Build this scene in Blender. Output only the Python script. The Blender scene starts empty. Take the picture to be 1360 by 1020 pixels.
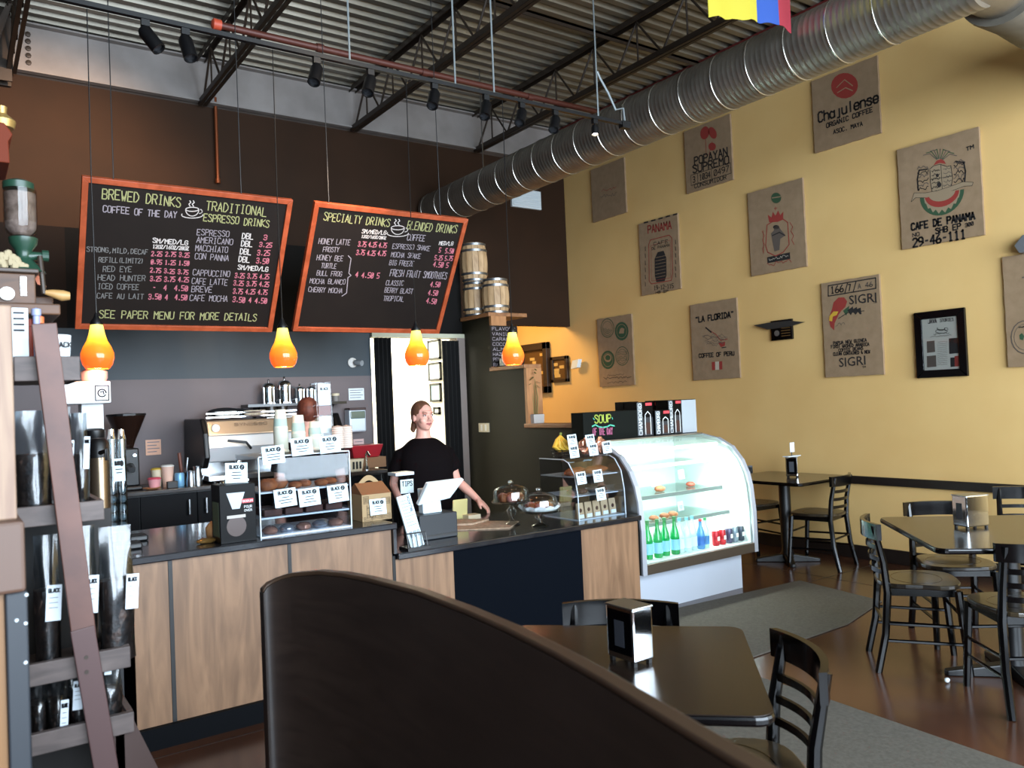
import bpy, math, random
from mathutils import Vector, Matrix
random.seed(11)
SC = bpy.context.scene
COL = SC.collection
PI = math.pi

# ------------------------------------------------------------------ camera
EYE = Vector((0.0, 0.0, 1.52))
FPX = 1066.0
def cam_axes(yaw=35.1, pitch=1.27, roll=2.4):
    y, p, r = map(math.radians, (yaw, pitch, roll))
    fw = Vector((math.sin(y)*math.cos(p), math.cos(y)*math.cos(p), math.sin(p)))
    rt = Vector((math.cos(y), -math.sin(y), 0)); up = rt.cross(fw)
    return rt*math.cos(r)-up*math.sin(r), up*math.cos(r)+rt*math.sin(r), fw
RT, UP, FW = cam_axes()
cd = bpy.data.cameras.new('camera'); cam = bpy.data.objects.new('camera', cd); COL.objects.link(cam)
cam.matrix_world = Matrix(((RT.x, UP.x, -FW.x, EYE.x), (RT.y, UP.y, -FW.y, EYE.y), (RT.z, UP.z, -FW.z, EYE.z), (0, 0, 0, 1)))
cd.sensor_width = 36; cd.lens = FPX/1360*36; cd.clip_start = 0.05; cd.clip_end = 60
cd.dof.use_dof = True; cd.dof.focus_distance = 4.6; cd.dof.aperture_fstop = 5.0
SC.camera = cam

def at(px, py, x=None, y=None, z=None):
    """real-world point on the plane x=, y= or z= that the photograph shows at that pixel (survey of the room)"""
    d = RT*((px-680)/FPX) - UP*((py-510)/FPX) + FW
    t = (x-EYE.x)/d.x if x is not None else (y-EYE.y)/d.y if y is not None else (z-EYE.z)/d.z
    return EYE + d*t

# ------------------------------------------------------------------ light and exposure
W = bpy.data.worlds.new('world'); SC.world = W; W.use_nodes = True
W.node_tree.nodes['Background'].inputs[0].default_value = (0.62, 0.78, 1.0, 1)
W.node_tree.nodes['Background'].inputs[1].default_value = 0.5
def area(name, loc, target, sx, sy, power, color=(1, 1, 1)):
    l = bpy.data.lights.new(name, 'AREA'); l.shape = 'RECTANGLE'; l.size = sx; l.size_y = sy
    l.energy = power; l.color = color
    o = bpy.data.objects.new(name, l); COL.objects.link(o); o.location = loc
    o.rotation_euler = (Vector(target)-Vector(loc)).to_track_quat('-Z', 'Y').to_euler()
    return o
def spot(name, loc, target, power, color, deg, blend=.5, rad=.03):
    l = bpy.data.lights.new(name, 'SPOT'); l.energy = power; l.color = color; l.spot_size = math.radians(deg); l.spot_blend = blend; l.shadow_soft_size = rad
    o = bpy.data.objects.new(name, l); COL.objects.link(o); o.location = loc
    o.rotation_euler = (Vector(target)-Vector(loc)).to_track_quat('-Z', 'Y').to_euler(); return o
def point(name, loc, power, color, rad=.04):
    l = bpy.data.lights.new(name, 'POINT'); l.energy = power; l.color = color; l.shadow_soft_size = rad
    o = bpy.data.objects.new(name, l); COL.objects.link(o); o.location = loc; return o
# daylight through the three shop windows behind the photographer
for i, wx in enumerate((-0.3, 2.3, 4.9)):
    area('daylight_window', (wx, -2.95, 2.4), (wx, 4, 2.3), 2.3, 3.7, 520, (0.74, 0.87, 1.0))
# stair lamp over the landing, kitchen ceiling light
area('stair_lamp', (5.3, 8.9, 2.9), (6.2, 8.2, 1.2), .5, .5, 42, (1.0, .62, .22))
area('kitchen_light', (3.3, 8.1, 2.7), (3.5, 8.1, 0), 1.2, 1.2, 170, (1.0, .97, .84))
# lit track heads elsewhere on the rails wash the brown wall
spot('wall_wash', (1.0, 5.9, 4.4), (0.75, 8.0, 3.35), 430, (1.0, .62, .34), 85, .9)
spot('wall_wash_boards', (2.2, 3.0, 3.6), (1.2, 6.5, 2.2), 60, (1.0, .72, .45), 60, .9)
spot('bar_wash', (2.3, 4.4, 3.4), (1.9, 6.6, 1.2), 120, (1.0, .72, .5), 55, .9)
SC.view_settings.view_transform = 'Standard'; SC.view_settings.look = 'None'
SC.view_settings.gamma = 1; SC.view_settings.use_curve_mapping = False
SC.view_settings.exposure = 0.0

# ------------------------------------------------------------------ materials
def lin(h):
    h = h.lstrip('#'); c = [int(h[i:i+2], 16)/255 for i in (0, 2, 4)]
    return tuple(x/12.92 if x <= .04045 else ((x+.055)/1.055)**2.4 for x in c)
_M = {}
def mat(name, col, rough=.5, metal=0, spec=None, emit=0, ecol=None, kind=None, col2=None, scale=10, stretch=(1, 1, 1), bump=0, coat=0, alpha=None):
    if name in _M: return _M[name]
    m = bpy.data.materials.new(name); m.use_nodes = True; nt = m.node_tree; b = nt.nodes['Principled BSDF']
    c = lin(col) if isinstance(col, str) else col
    b.inputs['Base Color'].default_value = (*c, 1); b.inputs['Roughness'].default_value = rough; b.inputs['Metallic'].default_value = metal
    m.diffuse_color = (*c, 1)
    if spec is not None: b.inputs['Specular IOR Level'].default_value = spec
    if coat: b.inputs['Coat Weight'].default_value = coat; b.inputs['Coat Roughness'].default_value = .1
    if emit:
        b.inputs['Emission Color'].default_value = (*(lin(ecol) if ecol else c), 1); b.inputs['Emission Strength'].default_value = emit
    if kind:
        tc = nt.nodes.new('ShaderNodeTexCoord'); mp = nt.nodes.new('ShaderNodeMapping'); mp.inputs['Scale'].default_value = stretch
        nt.links.new(tc.outputs['Object'], mp.inputs['Vector'])
        if kind == 'wood':
            tx = nt.nodes.new('ShaderNodeTexNoise'); tx.inputs['Scale'].default_value = scale; tx.inputs['Detail'].default_value = 8; tx.inputs['Distortion'].default_value = 1.2
            out = tx.outputs['Fac']
        elif kind == 'weave':
            tx = nt.nodes.new('ShaderNodeTexBrick'); tx.inputs['Scale'].default_value = scale; out = tx.outputs['Fac']
            tx.inputs['Mortar Size'].default_value = .04; tx.inputs['Brick Width'].default_value = .5; tx.inputs['Row Height'].default_value = .25
        else:
            tx = nt.nodes.new('ShaderNodeTexNoise'); tx.inputs['Scale'].default_value = scale; tx.inputs['Detail'].default_value = 6; out = tx.outputs['Fac']
        nt.links.new(mp.outputs['Vector'], tx.inputs['Vector'])
        rp = nt.nodes.new('ShaderNodeValToRGB'); rp.color_ramp.elements[0].position = .35; rp.color_ramp.elements[1].position = .65
        c2 = lin(col2) if isinstance(col2, str) else (col2 or tuple(x*.6 for x in c))
        rp.color_ramp.elements[0].color = (*c2, 1); rp.color_ramp.elements[1].color = (*c, 1)
        nt.links.new(out, rp.inputs['Fac']); nt.links.new(rp.outputs['Color'], b.inputs['Base Color'])
        if bump:
            bp = nt.nodes.new('ShaderNodeBump'); bp.inputs['Strength'].default_value = bump; bp.inputs['Distance'].default_value = .004
            nt.links.new(out, bp.inputs['Height']); nt.links.new(bp.outputs['Normal'], b.inputs['Normal'])
    _M[name] = m
    return m
def glass(name, tint='#ffffff', gloss=.12, rough=.03, fres=.6):
    """thin clear pane: see-through with a fresnel sheen"""
    if name in _M: return _M[name]
    m = bpy.data.materials.new(name); m.use_nodes = True; nt = m.node_tree; nt.nodes.clear()
    o = nt.nodes.new('ShaderNodeOutputMaterial'); mx = nt.nodes.new('ShaderNodeMixShader'); t = nt.nodes.new('ShaderNodeBsdfTransparent')
    g = nt.nodes.new('ShaderNodeBsdfGlossy'); g.inputs['Roughness'].default_value = rough; f = nt.nodes.new('ShaderNodeLayerWeight'); f.inputs['Blend'].default_value = .25
    ad = nt.nodes.new('ShaderNodeMath'); ad.operation = 'ADD'; ad.inputs[1].default_value = gloss; ad.use_clamp = True
    ml = nt.nodes.new('ShaderNodeMath'); ml.operation = 'MULTIPLY'; ml.inputs[1].default_value = fres
    t.inputs[0].default_value = (*lin(tint), 1)
    nt.links.new(f.outputs['Fresnel'], ml.inputs[0]); nt.links.new(ml.outputs[0], ad.inputs[0]); nt.links.new(ad.outputs[0], mx.inputs[0])
    nt.links.new(t.outputs[0], mx.inputs[1]); nt.links.new(g.outputs[0], mx.inputs[2]); nt.links.new(mx.outputs[0], o.inputs[0])
    _M[name] = m; return m

# ------------------------------------------------------------------ mesh building
def wm(o):
    m = Matrix.LocRotScale(o.location, o.rotation_euler, o.scale)
    return wm(o.parent) @ m if o.parent else m
def tag(o, label=None, cat=None, group=None, kind=None):
    if label: o['label'] = label
    if cat: o['category'] = cat
    if group: o['group'] = group
    if kind: o['kind'] = kind
    return o
def thing(name, label, cat, loc=(0, 0, 0), rz=0, group=None):
    o = bpy.data.objects.new(name, None); COL.objects.link(o); o.location = loc; o.rotation_euler = (0, 0, rz); o.empty_display_size = .05
    return tag(o, label, cat, group)
def dup(o, parent=None):
    c = o.copy(); COL.objects.link(c)
    if parent: c.parent = parent
    for ch in list(o.children): dup(ch, c)
    return c
def put(root, loc, rz, label, group=None):
    r = dup(root); r.location = loc; r.rotation_euler = (0, 0, rz); tag(r, label, None, group); return r

class MB:
    def __init__(s): s.v = []; s.f = []; s.X = None
    def add(s, vs, fs):
        n = len(s.v)
        for p in vs:
            p = Vector(p); s.v.append(s.X @ p if s.X else p)
        s.f += [tuple(i+n for i in f) for f in fs]; return s
    def box(s, x0, x1, y0, y1, z0, z1):
        return s.add([(x, y, z) for z in (z0, z1) for y in (y0, y1) for x in (x0, x1)],
                     [(0, 2, 3, 1), (4, 5, 7, 6), (0, 1, 5, 4), (2, 6, 7, 3), (0, 4, 6, 2), (1, 3, 7, 5)])
    def cbox(s, c, sx, sy, sz, R=None):
        R = R or Matrix.Identity(3)
        vs = [Vector(c)+R @ Vector((x*sx/2, y*sy/2, z*sz/2)) for z in (-1, 1) for y in (-1, 1) for x in (-1, 1)]
        return s.add(vs, [(0, 2, 3, 1), (4, 5, 7, 6), (0, 1, 5, 4), (2, 6, 7, 3), (0, 4, 6, 2), (1, 3, 7, 5)])
    def tube(s, pts, r, n=8, caps=True, flat=1.0):
        pts = [Vector(p) for p in pts]; rs = r if isinstance(r, (list, tuple)) else [r]*len(pts)
        t0 = (pts[1]-pts[0]).normalized(); u = t0.orthogonal().normalized()
        if abs(t0.z) < .9: u = t0.cross(Vector((0, 0, 1))).normalized()
        vs = []
        for i, p in enumerate(pts):
            a = pts[max(0, i-1)]; b = pts[min(len(pts)-1, i+1)]; t = (b-a).normalized()
            u = (u-t*u.dot(t)).normalized(); w = t.cross(u)
            for k in range(n):
                an = 2*PI*(k+.5)/n; vs.append(p+(u*math.cos(an)+w*math.sin(an)*flat)*rs[i])
        fs = [(i*n+k, i*n+(k+1) % n, (i+1)*n+(k+1) % n, (i+1)*n+k) for i in range(len(pts)-1) for k in range(n)]
        if caps: fs += [tuple(range(n))[::-1], tuple(range((len(pts)-1)*n, len(pts)*n))]
        return s.add(vs, fs)
    def lathe(s, prof, c=(0, 0, 0), n=20, axis=None, sq=1.0):
        c = Vector(c); vs = []; R = Vector((0, 0, 1)).rotation_difference(Vector(axis)).to_matrix() if axis is not None else Matrix.Identity(3)
        for r, z in prof:
            for k in range(n):
                a = 2*PI*k/n; vs.append(c+R @ Vector((r*math.cos(a), r*sq*math.sin(a), z)))
        fs = [(i*n+k, i*n+(k+1) % n, (i+1)*n+(k+1) % n, (i+1)*n+k) for i in range(len(prof)-1) for k in range(n)]
        if (Vector(prof[0])-Vector(prof[-1])).length < 1e-6: return s.add(vs, fs)
        if prof[0][0] > 1e-5: fs.append(tuple(range(n))[::-1])
        if prof[-1][0] > 1e-5: fs.append(tuple(range((len(prof)-1)*n, len(prof)*n)))
        return s.add(vs, fs)
    def prism(s, poly, d0, d1=None):
        """poly: 3D points of a planar outline, extruded by the vector d1"""
        if d1 is None: d0, d1 = Vector((0, 0, 0)), d0
        d0 = Vector(d0); d1 = Vector(d1); n = len(poly)
        vs = [Vector(p)+d0 for p in poly]+[Vector(p)+d0+d1 for p in poly]
        return s.add(vs, [tuple(range(n))[::-1], tuple(range(n, 2*n))]+[(i, (i+1) % n, (i+1) % n+n, i+n) for i in range(n)])
    def ball(s, c, rx, ry=None, rz=None, nu=14, nv=9, R=None):
        ry = ry or rx; rz = rz or rx; R = R or Matrix.Identity(3); c = Vector(c); vs = []
        for j in range(1, nv):
            ph = PI*j/nv
            for i in range(nu):
                a = 2*PI*i/nu; vs.append(c+R @ Vector((rx*math.sin(ph)*math.cos(a), ry*math.sin(ph)*math.sin(a), -rz*math.cos(ph))))
        vs += [c+R @ Vector((0, 0, -rz)), c+R @ Vector((0, 0, rz))]; m = (nv-1)*nu
        fs = [(j*nu+i, j*nu+(i+1) % nu, (j+1)*nu+(i+1) % nu, (j+1)*nu+i) for j in range(nv-2) for i in range(nu)]
        fs += [(m, (i+1) % nu, i) for i in range(nu)]+[(m+1, (nv-2)*nu+i, (nv-2)*nu+(i+1) % nu) for i in range(nu)]
        return s.add(vs, fs)
    def quad(s, a, b, c, d): return s.add([a, b, c, d], [(0, 1, 2, 3)])
    def build(s, name, m, parent=None, smooth=False, bevel=0, world=True, mods=None):
        me = bpy.data.meshes.new(name)
        vs = s.v
        if parent is not None and world:
            inv = wm(parent).inverted(); vs = [inv @ p for p in vs]
            org = None
        elif parent is None:
            # origin at the base centre of the mesh
            xs = [p.x for p in vs]; ys = [p.y for p in vs]; org = Vector(((min(xs)+max(xs))/2, (min(ys)+max(ys))/2, min(p.z for p in vs)))
            vs = [p-org for p in vs]
        else: org = None
        me.from_pydata([tuple(p) for p in vs], [], s.f); me.validate()
        o = bpy.data.objects.new(name, me); COL.objects.link(o); me.materials.append(m)
        if parent is not None: o.parent = parent
        elif org is not None: o.location = org
        if smooth:
            for p in me.polygons: p.use_smooth = True
            try: me.set_sharp_from_angle(angle=math.radians(42))
            except Exception: pass
        if bevel:
            b = o.modifiers.new('bevel', 'BEVEL'); b.width = bevel; b.segments = 2; b.limit_method = 'ANGLE'; b.angle_limit = math.radians(40)
        return o
def struct(o): o['kind'] = 'structure'; return o

# ------------------------------------------------------------------ hand lettering: a stroke alphabet on a 4 x 6 grid
GL = dict(A='00 26 40;12 32', B='00 06 36 45 44 33 03;33 42 41 30 00', C='45 36 16 05 01 10 30 41', D='00 06 26 44 42 20 00', E='46 06 00 40;03 33', F='46 06 00;03 33',
 G='45 36 16 05 01 10 30 41 43 23', H='00 06;40 46;03 43', I='20 26;16 36;10 30', J='46 41 30 10 01', K='00 06;46 03 40', L='06 00 40', M='00 06 23 46 40', N='00 06 40 46',
 O='10 01 05 16 36 45 41 30 10', P='00 06 36 45 44 33 03', Q='10 01 05 16 36 45 41 30 10;22 40', R='00 06 36 45 44 33 03;23 40', S='45 36 16 05 14 33 42 41 30 10 01',
 T='06 46;26 20', U='06 01 10 30 41 46', V='06 20 46', W='06 10 23 30 46', X='00 46;06 40', Y='06 23 46;23 20', Z='06 46 00 40',
 a='43 14 03 01 10 30 41;44 40', e='02 42 43 34 14 03 01 10 30 41', c='43 34 14 03 01 10 30 41', h='06 00;03 14 34 43 40', j='34 3z 1z', u='04 01 10 30 41;44 40', l='26 20', n='04 00;03 14 34 43 40',
 r='04 00;03 14 34', s='43 34 14 03 32 41 30 10 01', g='43 14 03 01 10 30 41;44 4z 1z', i='24 20;25 26', f='46 36 25 20;14 34', o='10 01 03 14 34 43 41 30 10', t='26 21 30;14 34', d='46 40;43 14 03 01 10 30 41', y='04 20;44 1z',
 )
GL.update({'0': '10 01 05 16 36 45 41 30 10;11 35', '1': '15 26 20;10 30', '2': '05 16 36 45 44 00 40', '3': '05 16 36 45 44 33 13;33 42 41 30 10 01', '4': '30 36 02 42', '5': '46 06 03 33 42 41 30 00', '6': '36 14 02 01 10 30 41 42 33 02',
 '7': '06 46 10', '8': '13 04 05 16 36 45 44 33 13 02 01 10 30 41 42 33', '9': '42 33 13 04 05 16 36 45 42 10', '.': '20 21', ',': '21 1z', '/': '00 46', '(': '36 24 22 30', ')': '16 24 22 10', '-': '13 33', "'": '26 25', '"': '15 16;35 36', ':': '21 22;24 25', '&': '40 05 16 25 02 11 20 42', ' ': '', '=': '02 42;04 44', '$': '45 36 16 05 14 33 42 41 30 10 01;2z 26'})
def _g(ch):
    for s in GL[ch].split(';'):
        if s: yield [(int(p[0]), -1 if p[1] == 'z' else int(p[1])) for p in s.split()]
def strokes(mb, text, p0, p1, up, h, w, jit=.0, lift=.0012):
    """hand-written line of text from p0 to p1 on a surface; up = direction of the letters' height (length h), w = stroke width"""
    p0 = Vector(p0); p1 = Vector(p1); L = (p1-p0).length; d = (p1-p0).normalized(); up = Vector(up).normalized(); nrm = d.cross(up).normalized()
    n = len(text); cw = L/(n-.25) if n > 1 else L
    for i, ch in enumerate(text):
        if ch not in GL: ch = ch.upper()
        if ch not in GL: continue
        o = p0+d*(cw*i)+up*random.uniform(-jit, jit)*h
        for st in _g(ch):
            q = [o+d*(x/4*cw*.74)+up*(y/6*h) for x, y in st]
            for a, b in zip(q, q[1:]):
                t = (b-a)
                if t.length < 1e-6: continue
                t.normalize(); s = nrm.cross(t)*(w/2); e = t*(w*.3); k = nrm*lift
                mb.quad(a-s-e+k, b-s+e+k, b+s+e+k, a+s-e+k)
    return mb
def polyline(mb, pts, w, nrm, lift=.0012):
    nrm = Vector(nrm).normalized()
    for a, b in zip(pts, pts[1:]):
        a = Vector(a); b = Vector(b); t = b-a
        if t.length < 1e-6: continue
        t.normalize(); s = nrm.cross(t)*(w/2); e = t*(w*.3); k = nrm*lift
        mb.quad(a-s-e+k, b-s+e+k, b+s+e+k, a+s-e+k)
def printed(name, text, p0, right, up, h, m, parent, width=None, bold=0, center=False):
    """printed text (the built-in typeface) as flat mesh lettering; p0 = baseline start"""
    cu = bpy.data.curves.new(name, 'FONT'); cu.body = text; cu.size = 1; cu.resolution_u = 2; cu.offset = bold
    to = bpy.data.objects.new(name, cu); COL.objects.link(to)
    dg = bpy.context.evaluated_depsgraph_get(); me = bpy.data.meshes.new_from_object(to.evaluated_get(dg)); bpy.data.objects.remove(to)
    xs = [v.co.x for v in me.vertices] or [0, 1]; wd = max(xs)-min(xs); x0 = min(xs)
    sx = (width/wd) if width else h/.7; sy = h/.7
    r = Vector(right).normalized(); u = Vector(up).normalized(); nr = r.cross(u); inv = wm(parent).inverted()
    if center: p0 = Vector(p0)-r*(wd*sx/2)
    for v in me.vertices: v.co = inv @ (Vector(p0)+r*((v.co.x-x0)*sx)+u*(v.co.y*sy)+nr*.0015)
    me.materials.clear(); me.materials.append(m); me.name = name
    o = bpy.data.objects.new(name, me); COL.objects.link(o); o.parent = parent; return o
# ================================================================== THE ROOM
XR, YB, ZC = 6.6, 8.03, 5.0
yellow = mat('yellow_paint', '#DDB878', .6, kind='n', col2='#D7B070', scale=1.5)
brown = mat('brown_paint', '#311E10', .7, spec=.2, kind='n', col2='#2C1B0E', scale=2)
mauve = mat('mauve_paint', '#655A5B', .6, kind='n', col2='#5E5455', scale=2)
teal = mat('slate_blue_paint', '#374148', .6, kind='n', col2='#313B42', scale=2)
black = mat('black_paint', '#0B0907', .7, spec=.15)
olive = mat('olive_paint', '#1C1A0F', .6, spec=.2, kind='n', col2='#19170D', scale=2)
blackwood = mat('black_lacquer', '#030304', .16, spec=.4)
blacksat = mat('black_satin', '#0A0A0C', .4)
darktrim = mat('dark_trim', '#1C1512', .4)
white = mat('white_paint', '#E4E2DC', .6)
paper = mat('white_paper', '#D9E2E6', .7)
inkm = mat('black_ink', '#15151A', .7)
steel = mat('brushed_steel', '#B9BCBE', .28, 1)
chrome = mat('chrome', '#E6E8EA', .08, 1)
bsteel = mat('joist_steel', '#33281F', .5, .2)
rust = mat('red_brown_pipe', '#4E241A', .5, .2)
ply = mat('oak_ply', '#8C6B50', .45, kind='wood', col2='#6E523C', scale=3.2, stretch=(5, 5, .55))
pine = mat('pine_board', '#9C6A41', .5, kind='wood', col2='#7D5231', scale=4, stretch=(3, 1, 3))

floorm = mat('stained_concrete', '#533323', .2, kind='n', col2='#301D14', scale=1.1, bump=.02)
struct(MB().box(-2, XR, -3, 10, -.1, 0).build('floor', floorm))
j = MB()
for y in (1.2, 3.9, 6.3): j.box(-2, XR, y, y+.006, 0, .0008)
for x in (.4, 3.0, 5.75): j.box(x, x+.006, -3, 8, 0, .0009)
struct(j.build('floor_joint', mat('joint', '#20140E', .5)))
struct(MB().box(XR, XR+.12, -3, 10, 0, ZC+.1).build('wall_right', yellow))
struct(MB().box(-2, 4.2, YB, YB+.1, 0, ZC+.1).box(4.2, XR, YB, YB+.1, 2.46, ZC+.1).build('wall_back', brown))
struct(MB().box(-2.1, -2, -3, 10, 0, ZC+.1).build('wall_left', brown))
f = MB().box(-2, XR, -3.1, -3, 0, .5).box(-2, XR, -3.1, -3, 4.3, ZC+.1)
for a, b in ((-2, -1.45), (.85, 1.15), (3.45, 3.75), (6.05, XR)): f.box(a, b, -3.1, -3, .5, 4.3)
struct(f.build('wall_front', brown))
for i, wx in enumerate((-1.45, 1.15, 3.75)):
    w = MB()
    for a, b, c, d in ((wx, wx+.05, .5, 4.3), (wx+2.25, wx+2.3, .5, 4.3), (wx, wx+2.3, .5, .55), (wx, wx+2.3, 4.25, 4.3), (wx+1.12, wx+1.18, .5, 4.3)):
        w.box(a, b, -3.08, -3.02, c, d)
    wf = struct(w.build('window_%d' % (i+1), blacksat))
    MB().box(wx+.05, wx+2.25, -3.055, -3.045, .55, 4.25).build('pane', glass('clear_glass'), wf)
struct(MB().box(4.2, 4.3, 8.13, 10, 0, 3.3).build('wall_alcove', yellow))
struct(MB().box(4.2, XR, 10, 10.1, 0, 3.3).build('wall_stair', yellow))
struct(MB().box(4.2, XR, 8.13, 10, 3.2, 3.3).build('ceiling_stair', white))

# bar back wall: mauve below, slate blue band, black above, brown return at its left end
zt = 1.815
pw = struct(MB().box(-2, 3.2, 6.8, 6.9, 0, zt).build('wall_bar', mauve))
MB().box(-2, 3.2, 6.799, 6.9, zt, 2.21).build('painted_band', teal, pw)
MB().box(.74, 4.2, 6.8, 6.9, 2.21, 2.97).build('upper_panel', black, pw)
MB().box(-2, .74, 6.8, 6.9, 2.21, 2.97).build('upper_panel', mat('deep_brown', '#1E140E', .7, spec=.15), pw)
struct(MB().box(3.2, 4.2, 6.76, 6.9, 2.17, 2.21).build('trim_1', mat('pale_trim', '#B9B8A0', .6)))
struct(MB().box(4.11, 4.2, 6.76, 6.9, 0, 2.17).build('trim_2', mat('jamb_paint', '#8E8078', .6)))

# stepped stair wall, olive, with wooden caps
poly = [(4.2, y, z) for y, z in ((5.14, 0), (6.8, 0), (6.8, 2.335), (6.29, 2.335), (6.29, 1.815), (5.77, 1.815), (5.77, 1.285), (5.14, 1.285))]
sw = struct(MB().prism(poly, (.15, 0, 0)).build('wall_stairside', olive))
for (y0, y1, z) in ((5.12, 5.79, 1.285), (5.75, 6.31, 1.815)):
    MB().box(4.18, 4.37, y0, y1, z, z+.035).build('cap_board', pine, sw, bevel=.004)
MB().box(4.17, 4.62, 6.27, 6.78, 2.335, 2.372).build('cap_board', pine, sw, bevel=.004)
for (y, z0, z1) in ((5.755, 1.32, 1.815), (6.275, 1.85, 2.335)):
    MB().box(4.19, 4.36, y-.018, y+.016, z0, z1).build('riser_board', mat('pine_riser', '#B07A4C', .5, kind='wood', col2='#96653C', scale=5, stretch=(3, 3, .6)), sw)

# kitchen behind the doorway
kw = mat('kitchen_white', '#F2EFE2', .6)
struct(MB().box(2.2, 4.2, 9.3, 9.4, 0, 2.9).build('wall_kitchen_far', kw))
struct(MB().box(4.12, 4.199, 6.92, 9.3, 0, 2.9).build('wall_kitchen_right', kw))
struct(MB().box(2.1, 2.2, 6.92, 9.4, 0, 2.9).build('wall_kitchen_left', kw))
struct(MB().box(2.1, 4.2, 6.92, 9.4, 2.8, 2.9).build('ceiling_kitchen', kw))
# back wall opening is inside the brown wall: the kitchen sits in front of it
for o in list(COL.objects):
    if o.name == 'wall_back':
        bpy.data.objects.remove(o)
struct(MB().box(-2, 2.1, YB, YB+.1, 0, ZC+.1).box(2.1, 4.2, YB, YB+.1, 2.9, ZC+.1).box(4.2, XR, YB, YB+.1, 2.46, ZC+.1).build('wall_back', brown))
t = thing('storage_rack', 'pale kitchen rack with stacked containers seen through the doorway', 'rack', (3.62, 8.4, 0))
for x in (3.42, 3.82):
    for y in (8.25, 8.55): MB().tube([(x, y, 0), (x, y, 1.5)], .012).build('post', steel, t)
for z in (.9, 1.18, 1.46): MB().box(3.4, 3.84, 8.23, 8.57, z, z+.02).build('shelf', steel, t)
c = MB().box(3.45, 3.78, 8.27, 8.5, 1.2, 1.36).box(3.46, 3.7, 8.27, 8.5, .92, 1.08).build('storage_tub', mat('tub', '#C9C4A0', .5), t)
tag(MB().box(3.52, 3.8, 8.3, 8.5, 1.48, 1.56).build('storage_tray', mat('dark_tray', '#4B4A40', .5), None, bevel=.01), 'dark flat tray on top of the kitchen rack in the doorway', 'tray')
for k, (a, b, cc, d, lab) in enumerate(((( 569, 453), (585, 450), (586, 476), (571, 479), 'topmost'), ((570, 483), (586, 480), (586, 504), (572, 507), 'second from the top'), ((572, 510), (586, 508), (587, 533), (573, 534), 'third from the top, bluish print'), ((577, 541), (585, 540), (585, 550), (577, 551), 'small lowest one'))):
    q = [at(*p, x=4.118) for p in (a, b, cc, d)]; y1 = q[0].y; y0 = q[1].y; z1 = (q[0].z+q[1].z)/2; z0 = (q[2].z+q[3].z)/2
    t = thing('wall_frame', 'black-edged picture on the white kitchen wall beyond the doorway, '+lab, 'picture', (4.118, (y0+y1)/2, z0), group='kitchen pictures')
    m_ = MB()
    for aa in ((y0, y0+.02, z0, z1), (y1-.02, y1, z0, z1), (y0, y1, z0, z0+.02), (y0, y1, z1-.02, z1)): m_.box(4.1, 4.118, *aa)
    m_.build('frame', blackwood, t)
    MB().box(4.108, 4.118, y0+.02, y1-.02, z0+.02, z1-.02).build('print', mat('print_blue', '#9DB9BF', .6) if k == 2 else paper, t)
tag(MB().cbox((3.3, 9.29, 2.05), .02, .12, .14).build('exit_lamp_box', mat('red_box', '#C02A20', .5), None, bevel=.004), 'small red box by the top left of the doorway', 'box')

# curtains in the doorway
def curtain(x0, x1, y, z0, z1, lab, amp=.025, waves=4):
    n = 40; pts = [(x0+(x1-x0)*i/n, y+amp*math.sin(i/n*waves*2*PI)) for i in range(n+1)]; m_ = MB()
    vs = []; fs = []
    for k, z in enumerate((z0, z1)):
        vs += [(x, yy*(1), z) for x, yy in pts]
    m = len(vs); vs += [(v[0], v[1]+.006, v[2]) for v in vs]
    for i in range(n): fs += [(i, i+1, n+2+i, n+1+i), (m+i+1, m+i, m+n+1+i, m+n+2+i)]
    fs += [(0, n+1, m+n+1, m), (n, m+n, m+2*n+1, 2*n+1)]
    m_.add(vs, fs)
    tag(m_.build('curtain', mat('black_cloth', '#0E0D0D', .9), None, smooth=True), lab, 'curtain', 'black doorway curtains')
curtain(3.2, 3.37, 6.72, .02, 2.16, 'black curtain gathered on the left side of the kitchen doorway')
curtain(3.92, 4.1, 6.72, .02, 2.14, 'black curtain gathered on the right side of the kitchen doorway')

# baseboards and chair rail on the yellow wall
struct(MB().box(XR-.02, XR, 1.0, 8.0, 0, .12).build('baseboard_right', darktrim, bevel=.004))
struct(MB().box(XR-.03, XR, 1.0, 4.75, .665, .735).build('trim_3', darktrim, bevel=.004))

# corrugated roof deck
d = MB(); prof = []; y = -3.0; P = .15
while y < YB+.02: prof += [(y, ZC), (y+.062, ZC), (y+.085, ZC+.045), (y+.127, ZC+.045)]; y += P
vs = [(x, yy, z) for x in (-2, XR) for yy, z in prof]; n = len(prof)
d.add(vs, [(i, i+1, n+i+1, n+i) for i in range(n-1)]); d.box(-2, XR, -3, YB+.1, ZC+.06, ZC+.1)
struct(d.build('ceiling', mat('roof_deck', '#8E887C', .38, .65, kind='n', col2='#827C70', scale=2)))
struct(MB().box(XR-.1, XR, -3, YB, ZC-.03, ZC-.001).build('trim_4', mat('red_oxide', '#5A1512', .6)))

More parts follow.
